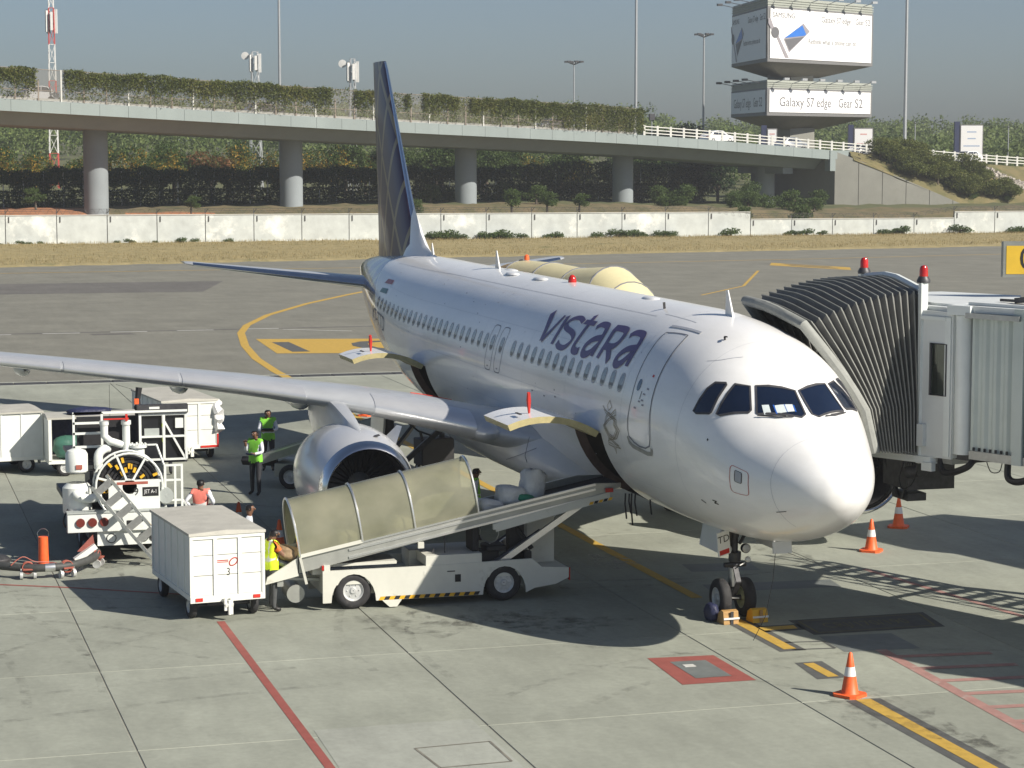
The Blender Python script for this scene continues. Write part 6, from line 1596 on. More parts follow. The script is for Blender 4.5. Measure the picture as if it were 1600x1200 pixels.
    for f in F:
        c = V[list(f)].mean(0); _, a, b, u = nearest(c); e = a[:2] + b[:2]
        if e in ('hdhd', 'nchd'): m = 0
        elif e == 'chnc': m = 0 if c[2] > 1.43 * k else 1
        elif e in ('wrha',) or (e == 'elwr' and u > .85): m = 0
        elif e in ('anto',) or c[2] < .09 * k: m = 3
        elif e in ('hpkn', 'knan', 'pehp') or (e == 'pews' and c[2] < 1.0 * k): m = 2
        elif e == 'shel' and shirt == 'shirt_orange' and u > .6: m = 0
        elif e == 'elwr' and shirt == 'shirt_orange': m = 0
        else: m = 1
        lab.append((m, e))
    mb = MB(); mb.v = [tuple(v) for v in V]; mb.f = list(F); mb.m = [m for m, e in lab]
    # nose, ears, eyes, fingers
    hd = np.array(J['hd1']) * k
    mb.ball(hd + np.array([.093, 0, -.02]) * k, np.array([.02, .013, .026]) * k, 8, 6, 0); mb.ball(hd + np.array([.082, 0, -.065]) * k, np.array([.012, .026, .009]) * k, 8, 5, 4)
    for s in (1, -1):
        mb.ball(hd + np.array([-.005, .082 * s, -.01]) * k, np.array([.018, .010, .028]) * k, 8, 6, 0); mb.ball(hd + np.array([.080, .033 * s, .012]) * k, np.array([.008, .014, .008]) * k, 8, 5, 5)
    for s, n_ in ((1, 'l'), (-1, 'r')):
        a, b = np.array(J['wr' + n_]), np.array(J['ha' + n_]); d = (b - a) / np.linalg.norm(b - a); sd = np.cross(d, (0, 0, 1.)); sd = sd / np.linalg.norm(sd) if np.linalg.norm(sd) > .2 else np.array([0, 1., 0]); up = np.cross(sd, d)
        for q, ln in ((-.03, .062), (-.01, .075), (.01, .07), (.03, .055)): mb.tube([(b + sd * q) * k, (b + sd * q + d * ln * .55 - up * .006) * k, (b + sd * q + d * ln - up * .028) * k], [.0095 * k, .009 * k, .007 * k], 6, m=0)
        mb.tube([(b - d * .03 - sd * s * .03) * k, (b - sd * s * .055 + d * .01) * k, (b - sd * s * .058 + d * .035) * k], [.011 * k, .01 * k, .008 * k], 6, m=0)
    body = mb.build('body', ['skin', shirt, trousers, 'shoes', 'hair', 'eye'], t, sharp=70, fix=False)
    # hair cap
    hb = MB(); hv, hf = [], []
    for i, f in enumerate(F):
        c = V[list(f)].mean(0)
        if lab[i][1] in ('hdhd', 'nchd') and c[2] > hd[2] - .045 * k and (c[0] - hd[0] < .035 * k or c[2] > hd[2] + .045 * k): hf.append(f)
    idx = sorted({q for f in hf for q in f}); mp = {q: i for i, q in enumerate(idx)}
    rr_ = np.random.RandomState(int(h * 100)); hb.add([V[q] + NV[q] * (.014 + .006 * rr_.rand()) * k for q in idx], [tuple(mp[q] for q in f) for f in hf]); hb.build('hair', cap or 'hair', t, sharp=70, fix=False)
    if vest:
        vf = []
        for i, f in enumerate(F):
            c = V[list(f)].mean(0); e = lab[i][1]
            if (e in ('wsch', 'chsh', 'pews', 'pehp', 'chnc') and .86 * k < c[2] < 1.47 * k and abs(c[1]) < .205 * k and not (c[2] > 1.43 * k and abs(c[1]) < .06)) : vf.append(f)
            elif e == 'shel' and c[2] > 1.36 * k and abs(c[1]) < .20 * k: vf.append(f)
        idx = sorted({q for f in vf for q in f}); mp = {q: i for i, q in enumerate(idx)}
        vb = MB(); vb.add([V[q] + NV[q] * .022 * k + (0, 0, -.02 * k if V[q][2] < .93 * k else 0) for q in idx], [tuple(mp[q] for q in f) for f in vf])
        for i, f in enumerate(vf):
            c = V[list(f)].mean(0)
            vb.m[i] = 1 if (1.055 * k < c[2] < 1.11 * k) or (vest == 'vest_yellow' and abs(abs(c[1]) - .105 * k) < .022 * k and c[2] > 1.11 * k) else 0
        vb.build('vest', [vest, 'vest_tape'], t, sharp=70, fix=False)
    return t
def face(dx, dy): return math.atan2(dy, dx)
p2 = person('man in green vest holding a dark tablet, standing in the wing shadow', (27.5, 5.12), face(-1, .25), 'tablet', h=1.78)
mb = MB(); mb.box((.34, 0, 1.20), (.24, .34, .02), rotm('Y', R(-25))); mb.build('tablet', 'clipboard', p2)
p1 = person('man in green vest with white sleeves raising one hand beside the engine', (23.15, 6.22), face(-.75, .66), 'phone', h=1.74)
mb = MB(); mb.box((.32, .03, 1.11), (.12, .2, .03), rotm('Y', R(-20))); mb.build('notebook', 'clipboard', p1)
person('man in pink vest with hands on hips, back turned, beside the fuel truck', (15.2, 8.84), face(.9, -.35), 'hips', vest='vest_pink', h=1.66)
person('dark-haired man in white shirt standing beyond the cart marked 3', (11.15, 8.42), face(-.3, -.95), 'stand', vest=None, h=1.7)
pm_ = person('man in yellow vest bending over bags at the low end of the loader', (8.1, 8.50), face(.25, -.97), 'reach', vest='vest_yellow', shirt='shirt_orange', trousers='trousers_grey', h=1.68)
mb = MB(); mb.prism([(-.155, -.09, 1.24), (-.155, .07, 1.24), (-.157, .0, 1.14)], (-.005, 0, 0)); mb.build('back_badge', 'vest_tape', pm_, sharp=30)
person('man in green vest standing behind the raised end of the loader canopy', (14.9, 2.5), face(-.2, -.98), 'stand', vest='vest_green', h=1.72)
person('bridge operator in green vest behind the cab window', (3.72, -3.95), face(.8, .4), 'stand', vest='vest_green', h=1.7, z=3.20, group='ground crew')
person('worker beside the cart with the plastic sheet, head showing above the fuel truck', (27.4, 8.0), face(1, -.1), 'stand', vest='vest_yellow', h=1.72)
# ------------------------------------------------------------------ vegetation helpers
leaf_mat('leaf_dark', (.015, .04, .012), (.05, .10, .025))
leaf_mat('leaf_mid', (.04, .075, .02), (.12, .17, .045))
leaf_mat('leaf_olive', (.065, .085, .022), (.22, .20, .06), [(.55, (.13, .155, .035))])
leaf_mat('leaf_flower', (.03, .06, .018), (.48, .26, .04), [(.35, (.07, .12, .03)), (.52, (.14, .17, .04)), (.60, (.36, .24, .04))])
leaf_mat('leaf_rust', (.04, .06, .02), (.30, .13, .06), [(.3, (.09, .11, .035)), (.6, (.24, .12, .05))])
leaf_mat('leaf_far', (.075, .12, .035), (.20, .25, .08))
leaf_mat('straw', (.24, .19, .085), (.42, .34, .16))
M('bark', (.10, .08, .06), .9, var=.25, scale=8)
M('bridge_concrete', (.24, .27, .285), .8, var=.10, scale=.25, dirt=((.22, .22, .2), .4, .6, .5))
M('bridge_fascia', (.235, .275, .27), .8, var=.08, scale=.3, stretch=(1, 1, .25), dirt=((.26, .25, .22), .9, .64, .6))
M('wall_plaster', (.52, .55, .53), .85, var=.14, scale=.8, dirt=((.86, .86, .80), .22, .55, .95))
M('wall_cap', (.52, .52, .49), .85, var=.1, scale=.6)
M('abutment', (.215, .215, .19), .85, var=.12, scale=.3, dirt=((.18, .18, .15), .35, .56, .6))
M('rail_white', (.62, .62, .58), .6, var=.1, scale=1)
M('fence_rust', (.28, .24, .20), .7, .2, var=.2, scale=2)
M('wire', (.10, .10, .10), .6, .5, var=.1)
M('stone', (.36, .33, .29), .9, var=.25, scale=1.2)
M('mast_red', (.48, .06, .05), .6, var=.1)
M('mast_white', (.66, .66, .64), .6, var=.08)
M('galvanised', (.42, .44, .45), .45, .5, var=.08)
M('ad_white', (.86, .86, .86), .45, var=.01)
M('ad_frame', (.17, .17, .17), .6, var=.1)
M('ad_header', (.33, .35, .31), .6, var=.08, scale=.5)
M('ad_under', (.16, .145, .12), .7, var=.15, scale=.3)
M('ad_grey', (.13, .13, .14), .5, var=.05)
M('ad_blue', (.03, .16, .55), .4, var=.1, scale=.3)
M('ad_gold', (.45, .34, .2), .4, var=.1)
M('ad_steel', (.30, .28, .30), .4, var=.1)
M('totem_blue', (.035, .045, .10), .5, var=.1)
M('ad_red', (.70, .38, .36), .5, var=.05)
M('ad_text_blue', (.36, .45, .62), .5, var=.05)
M('car_white', (.74, .75, .76), .25, var=.03, coat=.6)
M('car_silver', (.42, .44, .46), .25, .6, var=.03, coat=.6)
M('road_grey', (.16, .155, .145), .9, var=.1, scale=.5)
def mesh_mat():
    m, n, l, b = node_mat('wire_mesh')
    b.inputs['Base Color'].default_value = (.17, .155, .13, 1); b.inputs['Roughness'].default_value = .8; b.inputs['Alpha'].default_value = .42
    MATS['wire_mesh'] = m
mesh_mat()

def fast_mesh(name, V, F4, mat, parent=None, kind=None, smooth=False):
    me = bpy.data.meshes.new(name); V = np.asarray(V, np.float32); F4 = np.asarray(F4, np.int32); n = len(F4)
    me.vertices.add(len(V)); me.vertices.foreach_set('co', V.ravel()); me.loops.add(n * 4); me.loops.foreach_set('vertex_index', F4.ravel())
    me.polygons.add(n); me.polygons.foreach_set('loop_start', np.arange(0, n * 4, 4)); me.polygons.foreach_set('loop_total', np.full(n, 4))
    me.materials.append(MATS[mat]); me.update(calc_edges=True); me.validate()
    o = bpy.data.objects.new(name, me); COL.objects.link(o)
    if parent is not None: o.parent = parent
    if kind: o['kind'] = kind
    return o
def leaf_quads(C_, size, rs, flat=0.0, upright=False):
    n = len(C_); C_ = np.asarray(C_, float)
    a = rs.randn(n, 3); a[:, 2] *= (1 - flat)
    if upright: a = rs.randn(n, 3) * (.25, .25, .1) + (0, 0, 1)
    a /= np.linalg.norm(a, axis=1)[:, None]; b = rs.randn(n, 3); b -= a * np.sum(a * b, 1)[:, None]; b /= np.linalg.norm(b, axis=1)[:, None]
    s = size * (.6 + .8 * rs.rand(n))[:, None]
    a = a * s * (.65 if not upright else 1.6); b = b * s * (.45 if not upright else .18)
    V = np.stack([C_ - a, C_ + b * .9, C_ + a, C_ - b * .9], 1).reshape(-1, 3)
    return V, np.arange(n * 4).reshape(-1, 4)
def crown_points(n, clumps, rs, shell=.55):
    """leaf centres gathered on clump shells: list of (centre, radii)"""
    W_ = np.array([c[1][0] * c[1][1] + c[1][0] * c[1][2] for c in clumps]); W_ = W_ / W_.sum(); k = rs.choice(len(clumps), n, p=W_)
    d = rs.randn(n, 3); d /= np.linalg.norm(d, axis=1)[:, None]; r = (shell + (1 - shell) * rs.rand(n)) * (1 + .12 * rs.randn(n))
    cc = np.array([c[0] for c in clumps])[k]; rr = np.array([c[1] for c in clumps])[k]
    return cc + d * r[:, None] * rr

DH = np.array([math.cos(YAW), math.sin(YAW)]); RH = np.array([math.sin(YAW), -math.cos(YAW)])
def at(lat, dep, z=0.0):
    p = CAM[:2] + DH * dep + RH * lat; return np.array([p[0], p[1], z])
BP0 = np.array([191.9, -7.0]); BV = np.array([7.8, -20.9]); BE = BV / np.linalg.norm(BV); BN = np.array([-.937, -.35])
def bp(t, q, z): p = BP0 + BV * t + BN * q; return np.array([p[0], p[1], z])
BZ = pchip(np.array([-4, -2.2, -.565, 1.125, 2.93, 4.1, 5.86, 8, 14]), np.array([16.3, 14.85, 13.45, 11.86, 10.3, 8.75, 6.5, 4.9, 3.0]))

# ------------------------------------------------------------------ terrain behind the wall
M('bank', (.20, .15, .08), .95, var=.2, scale=.5, col2=(.075, .08, .03), bump=.5, bscale=2)
rs = np.random.RandomState(11)
def terr(x, y):
    u = np.clip((x - 182.5) / 12, 0, 1); s = u * u * (3 - 2 * u)
    am = 2.1 + .75 * min(max((y + 85) / 25, 0), 1)
    z = .05 + am * s
    z += 1.1 * math.exp(-((x - 188.5) / 4.0) ** 2 - ((y - 2.0) / 7.0) ** 2) + .6 * math.exp(-((x - 188) / 3) ** 2 - ((y + 13) / 4.0) ** 2)
    z += .22 * math.sin(x * .9 + y * .5) * math.sin(y * .7) * s
    z += max(0, (x - 290)) * .022
    return z
X_ = np.r_[np.linspace(182.2, 200, 26), np.linspace(202, 300, 40), np.linspace(310, 640, 30)]; Y_ = np.linspace(70, -260, 150)
V = [(x, y, terr(x, y) + (.05 * rs.randn() if x < 205 else 0)) for x in X_ for y in Y_]; nY = len(Y_)
F = [(i * nY + j, i * nY + j + 1, (i + 1) * nY + j + 1, (i + 1) * nY + j) for i in range(len(X_) - 1) for j in range(nY - 1)]
tmb = MB(); tmb.v = V; tmb.f = F; tmb.m = [0 if (V[f[0]][0] < 197 and ((-6 < V[f[0]][1] < 20) or (-17 < V[f[0]][1] < -9) and V[f[0]][0] < 191)) else (2 if V[f[0]][0] < 203 else 1) for f in F]
terrain = struct(tmb.build('terrain', ['earth', 'verge', 'bank'], sharp=80))

# ------------------------------------------------------------------ boundary wall: panels between posts
wall = thing('boundary_wall', 'long whitewashed panel wall with barbed wire between grass and flyover', 'wall', (181, -45, 0))
y = 21.0; k = 0; rj = random.Random(2); edges = []
while y > -125:
    wd = 4.62 + rj.uniform(-.1, .1); y2 = y - wd
    ht = 2.72 + (y - 3) * .0035
    if -93 < (y + y2) / 2 < -71: ht -= .72
    if (y + y2) / 2 <= -93: ht -= .05
    z1 = ht
    mb = MB(); mb.bb((180.9, y - .04, -.1), (181.1, y2 + .04, z1)); mb.build('wall_panel', 'wall_plaster', wall, world=True, sharp=30)
    mb = MB(); mb.bb((180.84, y - .03, z1), (181.16, y2 + .03, z1 + .07)); mb.build('coping', 'wall_cap', wall, world=True, sharp=30)
    mb = MB(); mb.bb((180.94, y + .03, -.1), (181.06, y - .03, z1 - .02)); mb.bar((181, y, z1 - .5), (181, y, z1 + .62), .06); mb.bar((181, y, z1 + .2), (180.8, y - .28, z1 + .62), .05); mb.bar((180.88, y - .32, z1 - .1), (180.88, y - .32, z1 - .62), .09); mb.build('wire_post', 'wire', wall, world=True)
    edges.append((y, z1)); y = y2
for dz, dx in ((.25, 0), (.42, -.05), (.6, -.12)):
    mb = MB(); mb.tube([(181 + dx, a, b + dz) for a, b in edges], .016, 4); mb.build('barbed_wire', 'wire', wall, world=True)
mb = MB(); P = []
for i in range(len(edges) - 1):
    (ya, za), (yb, zb2) = edges[i], edges[i + 1]
    for s in range(48): f = s / 48; a = 2 * pi * s / 8; P.append((181 + .26 * math.cos(a), ya + (yb - ya) * f, za + (zb2 - za) * f + .34 + .26 * math.sin(a)))
mb.tube(P, .012, 3); mb.build('razor_coil', 'wire', wall, world=True, sharp=0)

# ------------------------------------------------------------------ flyover
fly = thing('flyover', 'pale concrete road flyover on round piers beyond the boundary wall', 'flyover', (*BP0, 0))
TT = np.linspace(-3.2, 4.18, 60)
sec2 = [(7.2, -.02), (7.2, -1.0), (5.7, -1.12), (4.4, -2.25), (-4.4, -2.25), (-5.7, -1.12), (-7.2, -1.05), (-7.2, .75), (-6.95, .75), (-6.95, -.15), (6.95, -.15), (6.95, -.02)]
mb = MB(); mb.loft([[bp(t, q, BZ(t) + z) for q, z in sec2] for t in TT], caps=True); mb.build('deck', 'bridge_concrete', fly, world=True, sharp=30)
ts = np.arange(-3.1, 4.17, 3.0 / 22.3)
for a in ts:
    b = a + 2.97 / 22.3
    mb = MB(); mb.loft([[bp(t, 7.44, BZ(t) + .03), bp(t, 7.44, BZ(t) - 1.06), bp(t, 7.2, BZ(t) - 1.10), bp(t, 7.2, BZ(t) + .03)] for t in (a, b)], caps=True); mb.build('fascia_panel', 'bridge_fascia', fly, world=True, sharp=30)
for i in range(-1, 5):
    p = bp(i, 0, 0); mb = MB(); mb.cyl(p + (0, 0, 1.0), p + (0, 0, BZ(i) - 2.2), 1.2, n=40, caps=False)
    if i == 4: mb.box(p + (0, 0, BZ(i) - 2.6), (1.6, 8.0, .8), rotz(math.atan2(BE[1], BE[0])))
    mb.build('pier', 'bridge_concrete', fly, world=True)
# abutment and flared wing wall
mb = MB(); a0, a1 = bp(4.2, 7.4, 0), bp(4.2, -7.4, 0); mb.prism([a0, a1, bp(4.35, -7.4, 0), bp(4.35, 7.4, 0)], (0, 0, BZ(4.2) - .1)); mb.build('abutment', 'abutment', fly, world=True, sharp=30)
mb = MB(); mb.prism([bp(4.16, 7.55, BZ(4.2) - 2.4), bp(4.16, 7.55, BZ(4.2) + .05), bp(4.32, 7.55, BZ(4.2) + .05), bp(4.32, 7.55, BZ(4.2) - .6), bp(4.2, 7.55, BZ(4.2) - 1.0), bp(4.2, 7.55, BZ(4.2) - 2.4)], (.9 * .937, .9 * .35, 0)); mb.build('bearing_block', 'bridge_fascia', fly, world=True, sharp=30)
WA, WB = (4.2, 7.45), (5.0, 13.9); nW = 12
for k in range(6):
    f0, f1 = k / 6, (k + 1) / 6 - .004
    def wp(f, z): return bp(WA[0] + (WB[0] - WA[0]) * f, WA[1] + (WB[1] - WA[1]) * f, z)
    zt = lambda f: 8.55 - 7.2 * f ** 1.05
    mb = MB(); mb.prism([wp(f0, 0), wp(f1, 0), wp(f1, zt(f1)), wp(f0, zt(f0))], (.4, .15, 0)); mb.build('wing_wall_panel', 'abutment', fly, world=True, sharp=30)
# approach embankment
def slope_pt(t, f):
    zt = BZ(t); g = (t - 4.2) / .82
    q1 = 7.8 + max(2.0, (zt - .4) * 1.75); z1 = .4
    if g < 1: q1 = 7.6 + 6.4 * g; z1 = 8.3 - 7.2 * max(g, 0) ** 1.05
    elif g < 1.6: k_ = (g - 1) / .6; q1 = 14.0 + (q1 - 14.0) * k_; z1 = 1.1 + (.4 - 1.1) * k_
    return bp(t, 7.6 + f * (q1 - 7.6), zt - .1 - (zt - .1 - z1) * f)
tt = np.r_[np.linspace(4.3, 7.5, 60), np.linspace(7.6, 11, 20)]; mb = MB(); V = []
NQ = 26
for t in tt:
    zt = BZ(t)
    for j in range(NQ + 1):
        f = j / NQ; V.append(slope_pt(t, f) + (0, 0, .15 * rs.randn() * (0 < j < NQ)))
for t in tt: V.append(bp(t, -7.5, BZ(t) - .1))
n0 = len(tt)
mb.v = [tuple(v) for v in V]
mb.f = [(i * (NQ + 1) + j, i * (NQ + 1) + j + 1, (i + 1) * (NQ + 1) + j + 1, (i + 1) * (NQ + 1) + j) for i in range(n0 - 1) for j in range(NQ)] + [(i * (NQ + 1), (i + 1) * (NQ + 1), n0 * (NQ + 1) + i + 1, n0 * (NQ + 1) + i) for i in range(n0 - 1)]
mb.m = [0] * len(mb.f)
M('slope_grass', (.20, .16, .075), .95, var=.2, scale=.35, col2=(.09, .09, .035), bump=.5, bscale=2, dirt=((.07, .085, .025), .16, .52, .85))
struct(mb.build('embankment', 'slope_grass', sharp=80))
# stone pitching
mb = MB(); rs2 = np.random.RandomState(8)
for i in range(420):
    f = rs2.rand(); t = 5.12 + .36 * f + .16 * rs2.rand() + .05; p = slope_pt(t, .02 + .66 * f)
    s = .22 + .2 * rs2.rand(); mb.box(p + (0, 0, .05), (s, s * 1.2, s * .6), np.array(Matrix.Rotation(rs2.rand() * 6, 3, 'Z') @ Matrix.Rotation(rs2.randn() * .4, 3, 'X')))
tag(mb.build('stone_pitching', 'stone', None, sharp=0), 'loose pale stones pitched down the embankment slope', 'stones', kind='stuff')
# vine fence on the bridge
fen = thing('bridge_fence', 'tall wire mesh fence on slim posts along the flyover edge', 'fence', (*BP0, 0))
pt = np.arange(-1.25, 2.86, 2.32 / 22.3)
for i, t in enumerate(pt):
    z = BZ(t); mb = MB(); mb.bar(bp(t, 7.3, z), bp(t, 7.3, z + (2.0 if i % 3 else 3.0)), .13); mb.build('post', 'fence_rust' if i % 3 else 'rail_white', fen, world=True)
    if i + 1 < len(pt):
        u = pt[i + 1]; mb = MB(); mb.add([bp(t, 7.3, z + .1), bp(u, 7.3, BZ(u) + .1), bp(u, 7.3, BZ(u) + 2.95), bp(t, 7.3, z + 2.95)], [(0, 1, 2, 3)]); mb.build('mesh_panel', 'wire_mesh', fen, world=True, sharp=0)
        mb = MB(); mb.bar(bp(t, 7.15, z + .18), bp(u, 7.15, BZ(u) + .18), .1, .22); mb.build('kerb_rail', 'rail_white', fen, world=True, sharp=0)
mb = MB()
for hgt in (2.95, 1.0): mb.tube([bp(t, 7.3, BZ(t) + hgt) for t in pt], .03, 4)
mb.build('top_wire', 'fence_rust', fen, world=True)
rs = np.random.RandomState(21); C_ = []
gaps = [(-1.3, -.66, .25), (-.43, -.30, .0), (1.02, 1.14, .1), (1.45, 1.52, .05), (1.72, 1.79, .2), (1.28, 1.42, .2)]
for i in range(90000):
    t = -1.3 + 4.16 * rs.rand(); u = rs.rand()
    hsh = math.sin(t * 31) * .5 + math.sin(t * 77 + 1) * .3
    top = 3.0 + .10 * math.sin(t * 13) + .08 * math.sin(t * 47) + .08 * rs.randn()
    low = (1.25 + .5 * hsh) if t < 2.35 else .15
    dens = 1.0
    for a, b, d in gaps:
        if a < t < b: dens = d
    if t < -1.0: dens = .6
    if t > 2.9: continue
    h_ = low + (top - low) * (u ** .65) if rs.rand() < .80 else .3 + (top - .3) * u
    if rs.rand() > dens: continue
    C_.append(bp(t, 7.35 + .28 * rs.randn(), BZ(t) + h_))
V, F = leaf_quads(C_, .14, rs)
o = fast_mesh('vines', V, F, 'leaf_olive', kind='stuff'); tag(o, 'creeper hanging over the mesh fence along the flyover', 'creeper', kind='stuff')
# railing beyond the fence
ral = thing('road_railing', 'white post and rail barrier along the descending road past the fence', 'railing', (*BP0, 0))
pt = np.arange(2.87, 7.4, 1.95 / 22.3)
for i, t in enumerate(pt):
    z = BZ(t); mb = MB(); mb.bar(bp(t, 7.25, z - .05), bp(t, 7.25, z + 1.18), .24, .20); mb.build('post', 'rail_white', ral, world=True, sharp=30)
    if i + 1 < len(pt):
        u = pt[i + 1]
        for hgt in (1.02, .66, .30): mb = MB(); mb.bar(bp(t, 7.25, z + hgt), bp(u, 7.25, BZ(u) + hgt), .09, .10); mb.build('rail', 'rail_white', ral, world=True, sharp=0)
mb = MB(); mb.loft([[bp(t, 7.5, BZ(t) - .12), bp(t, -7.4, BZ(t) - .12)] for t in np.linspace(4.18, 11, 40)], closed=False); struct(mb.build('approach_road', 'road_grey', sharp=0))

# ------------------------------------------------------------------ lower vine fence in the shade of the deck
lf = thing('lower_fence', 'dark post and rail fence smothered in creeper under the flyover', 'fence', (*bp(0, -11, 0),))
pt = np.arange(-1.5, 4.0, 2.2 / 22.3)
for t in pt:
    mb = MB(); mb.bar(bp(t, -11, 2.2), bp(t, -11, 6.6), .12); mb.build('post', 'galvanised', lf, world=True, sharp=0)
for hgt in (3.6, 4.1, 4.5):
    mb = MB(); mb.tube([bp(t, -13.5, hgt) for t in (-1.5, 4.0)], .05, 4); mb.build('rail', 'rail_white', lf, world=True)
C_ = []
for i in range(120000):
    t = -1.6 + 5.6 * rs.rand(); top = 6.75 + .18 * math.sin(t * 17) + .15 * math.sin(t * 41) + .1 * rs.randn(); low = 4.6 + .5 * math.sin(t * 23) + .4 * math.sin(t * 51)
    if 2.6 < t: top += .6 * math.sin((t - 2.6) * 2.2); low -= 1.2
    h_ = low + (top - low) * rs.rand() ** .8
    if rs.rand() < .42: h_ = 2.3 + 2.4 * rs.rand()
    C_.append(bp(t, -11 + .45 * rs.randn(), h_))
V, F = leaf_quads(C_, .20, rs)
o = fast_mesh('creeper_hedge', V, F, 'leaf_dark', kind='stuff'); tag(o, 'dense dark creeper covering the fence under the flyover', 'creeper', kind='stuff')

# ------------------------------------------------------------------ far wood, flowering shrubs, trees
C_ = []; rs = np.random.RandomState(5)
for i in range(900):
    d = 330 + 300 * rs.rand() ** .8; l_ = (-.27 + .56 * rs.rand()) * d
    p = at(l_, d); zg = terr(p[0], p[1]); px = 800 + FPX * l_ / d
    hh = 5.0 + 3.5 * rs.rand() + (1.5 if px > 1000 else 4.5); r = 2.4 + 2.0 * rs.rand()
    n = int(300 + 120 * rs.rand())
    cl = [((p[0] + rs.randn() * r * .5, p[1] + rs.randn() * r * .5, zg + hh * (.45 + .4 * rs.rand())), (r * .7, r * .7, hh * .3)) for _ in range(3)]
    C_.append(crown_points(n, cl, rs))
C_ = np.concatenate(C_); V, F = leaf_quads(C_, .48, rs)
o = fast_mesh('woodland', V, F, 'leaf_far', kind='stuff'); tag(o, 'distant hazy green woodland rising behind the flyover', 'woodland', kind='stuff')

_tv = {}
def tree_proto(key, mat, h, r, n, seed, ls=.3, lo=.38):
    rs = np.random.RandomState(seed); nc = 9; cl = []
    for i in range(nc):
        a = rs.rand() * 6.28; q = r * .62 * math.sqrt(rs.rand()); cl.append(((q * math.cos(a), q * math.sin(a), h * (lo + (.83 - lo) * rs.rand())), (r * (.35 + .2 * rs.rand()),) * 2 + (h * (.14 + .08 * rs.rand()),)))
    C_ = crown_points(n, cl, rs); C_[:, 2] = np.maximum(C_[:, 2], (.12 if lo > .3 else -.05) * h); V, F = leaf_quads(C_, ls, rs)
    cr = fast_mesh('crown', V, F, mat)
    mb = MB(); mb.tube([(0, 0, -.4), (.05, 0, h * .2), (.0, .05, h * .42), (.1, .0, h * .62)], [.05 * r + .06, .045 * r + .04, .035 * r + .03, .02], 8)
    for i in range(5): c = cl[i][0]; mb.tube([(0, 0, h * .25), (c[0] * .5, c[1] * .5, (h * .25 + c[2]) / 2 + .1), c], [.03 * r + .02, .02 * r + .015, .012], 6)
    tk = mb.build('trunk', 'bark')
    COL.objects.unlink(cr); COL.objects.unlink(tk)
    _tv[key] = (cr.data, tk.data)
    bpy.data.objects.remove(cr); bpy.data.objects.remove(tk)
def plant(name, key, label, cat, loc, sc=1.0, rz=0, group=None):
    t = thing(name, label, cat, tuple(loc), rz, group); t.scale = (sc,) * 3
    for nm, d in (('crown', _tv[key][0]), ('trunk', _tv[key][1])):
        o = bpy.data.objects.new(nm, d); COL.objects.link(o); o.parent = t
    return t
tree_proto('flower', 'leaf_flower', 4.6, 2.6, 4200, 1, .16); tree_proto('rust', 'leaf_rust', 4.2, 2.6, 4200, 2, .16); tree_proto('green', 'leaf_mid', 5.2, 2.7, 4600, 3, .17); tree_proto('dark', 'leaf_dark', 6.0, 3.0, 5000, 4, .2)
tree_proto('bush', 'leaf_mid', 1.6, 1.1, 1700, 5, .10, .12); tree_proto('olive', 'leaf_olive', 3.0, 2.2, 4400, 6, .14, .18); tree_proto('weed', 'leaf_mid', .7, .75, 600, 7, .085, .15)
rj = random.Random(9)
rows = [('flower', 'bushy shrub with yellow blossom behind the creeper fence', 'yellow-blossomed shrubs'), ('rust', 'bushy shrub with rusty red leaves behind the creeper fence', 'rusty-leaved shrubs'), ('green', 'fresh green shrub behind the creeper fence', 'green shrubs')]
for i in range(44):
    t = -2.0 + 5.9 * i / 43; kx = rj.choice((0, 0, 1, 2, 2)) if t < 2.2 else rj.choice((2, 2, 0))
    key, lb, gr = rows[kx]; q = -17 - 6 * rj.random(); p = bp(t, q, 0); p[2] = terr(p[0], p[1]) + .8
    plant('flowering_shrub' if kx == 0 else 'shrub', key, lb, 'shrub', p, .95 + .35 * rj.random(), rj.random() * 6, gr)
# single trees that stand out
def tr(px, dep, key, label, sc, z=None, name='tree', cat='tree', group=None):
    p = at((px - 800) / FPX * dep, dep); p[2] = terr(p[0], p[1]) - .1 if z is None else z
    return plant(name, key, label, cat, p, sc, px * .01, group)
tr(1050, 330, 'dark', 'dark green tree showing above the railing beside the billboard tower', 1.75)
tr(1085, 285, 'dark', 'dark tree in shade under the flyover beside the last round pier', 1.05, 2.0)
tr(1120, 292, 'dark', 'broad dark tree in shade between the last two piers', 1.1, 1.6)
tr(1058, 250, 'green', 'sunlit rounded green tree beyond the wall under the flyover', .78, 1.2)
tr(1163, 262, 'green', 'slender green tree next to the last round pier', .85, 1.0)
tr(1195, 258, 'bush', 'small leafy bush against the foot of the last pier', 1.7, 1.2, 'bush', 'bush')
tr(1225, 262, 'bush', 'spreading low bush in front of the shaded abutment', 1.9, .7, 'bush', 'bush')
tr(1248, 262, 'bush', 'small bush at the corner of abutment and wing wall', 1.5, .6, 'bush', 'bush')
tr(58, 216, 'bush', 'low green bush growing on the red earth mound', 1.1, 3.6, 'bush', 'bush')
tr(300, 222, 'bush', 'dusty bush on the bank between first and second pier', .9, 3.0, 'bush', 'bush'); tr(800, 232, 'bush', 'dark bush behind the wire coil between third and fourth pier', 1.3, 2.9, 'bush', 'bush')
tr(855, 233, 'bush', 'thin bush behind the wall beside the fourth pier', 1.1, 2.9, 'bush', 'bush'); tr(905, 232, 'bush', 'low bush close to the left side of the fourth pier', 1.0, 2.9, 'bush', 'bush')
rj = random.Random(44)
for i in range(30):
    px = rj.choice((rj.uniform(1000, 1290), rj.uniform(640, 1290))); d = rj.uniform(226, 262); p = at((px - 800) / FPX * d, d)
    if p[0] < 184: continue
    plant('scrub_bush', 'bush', 'low scrubby bush on the ground between wall and flyover', 'bush', (p[0], p[1], terr(p[0], p[1]) - .1), .8 + .9 * rj.random(), rj.random() * 6, 'scrub behind the wall')
rj = random.Random(4)
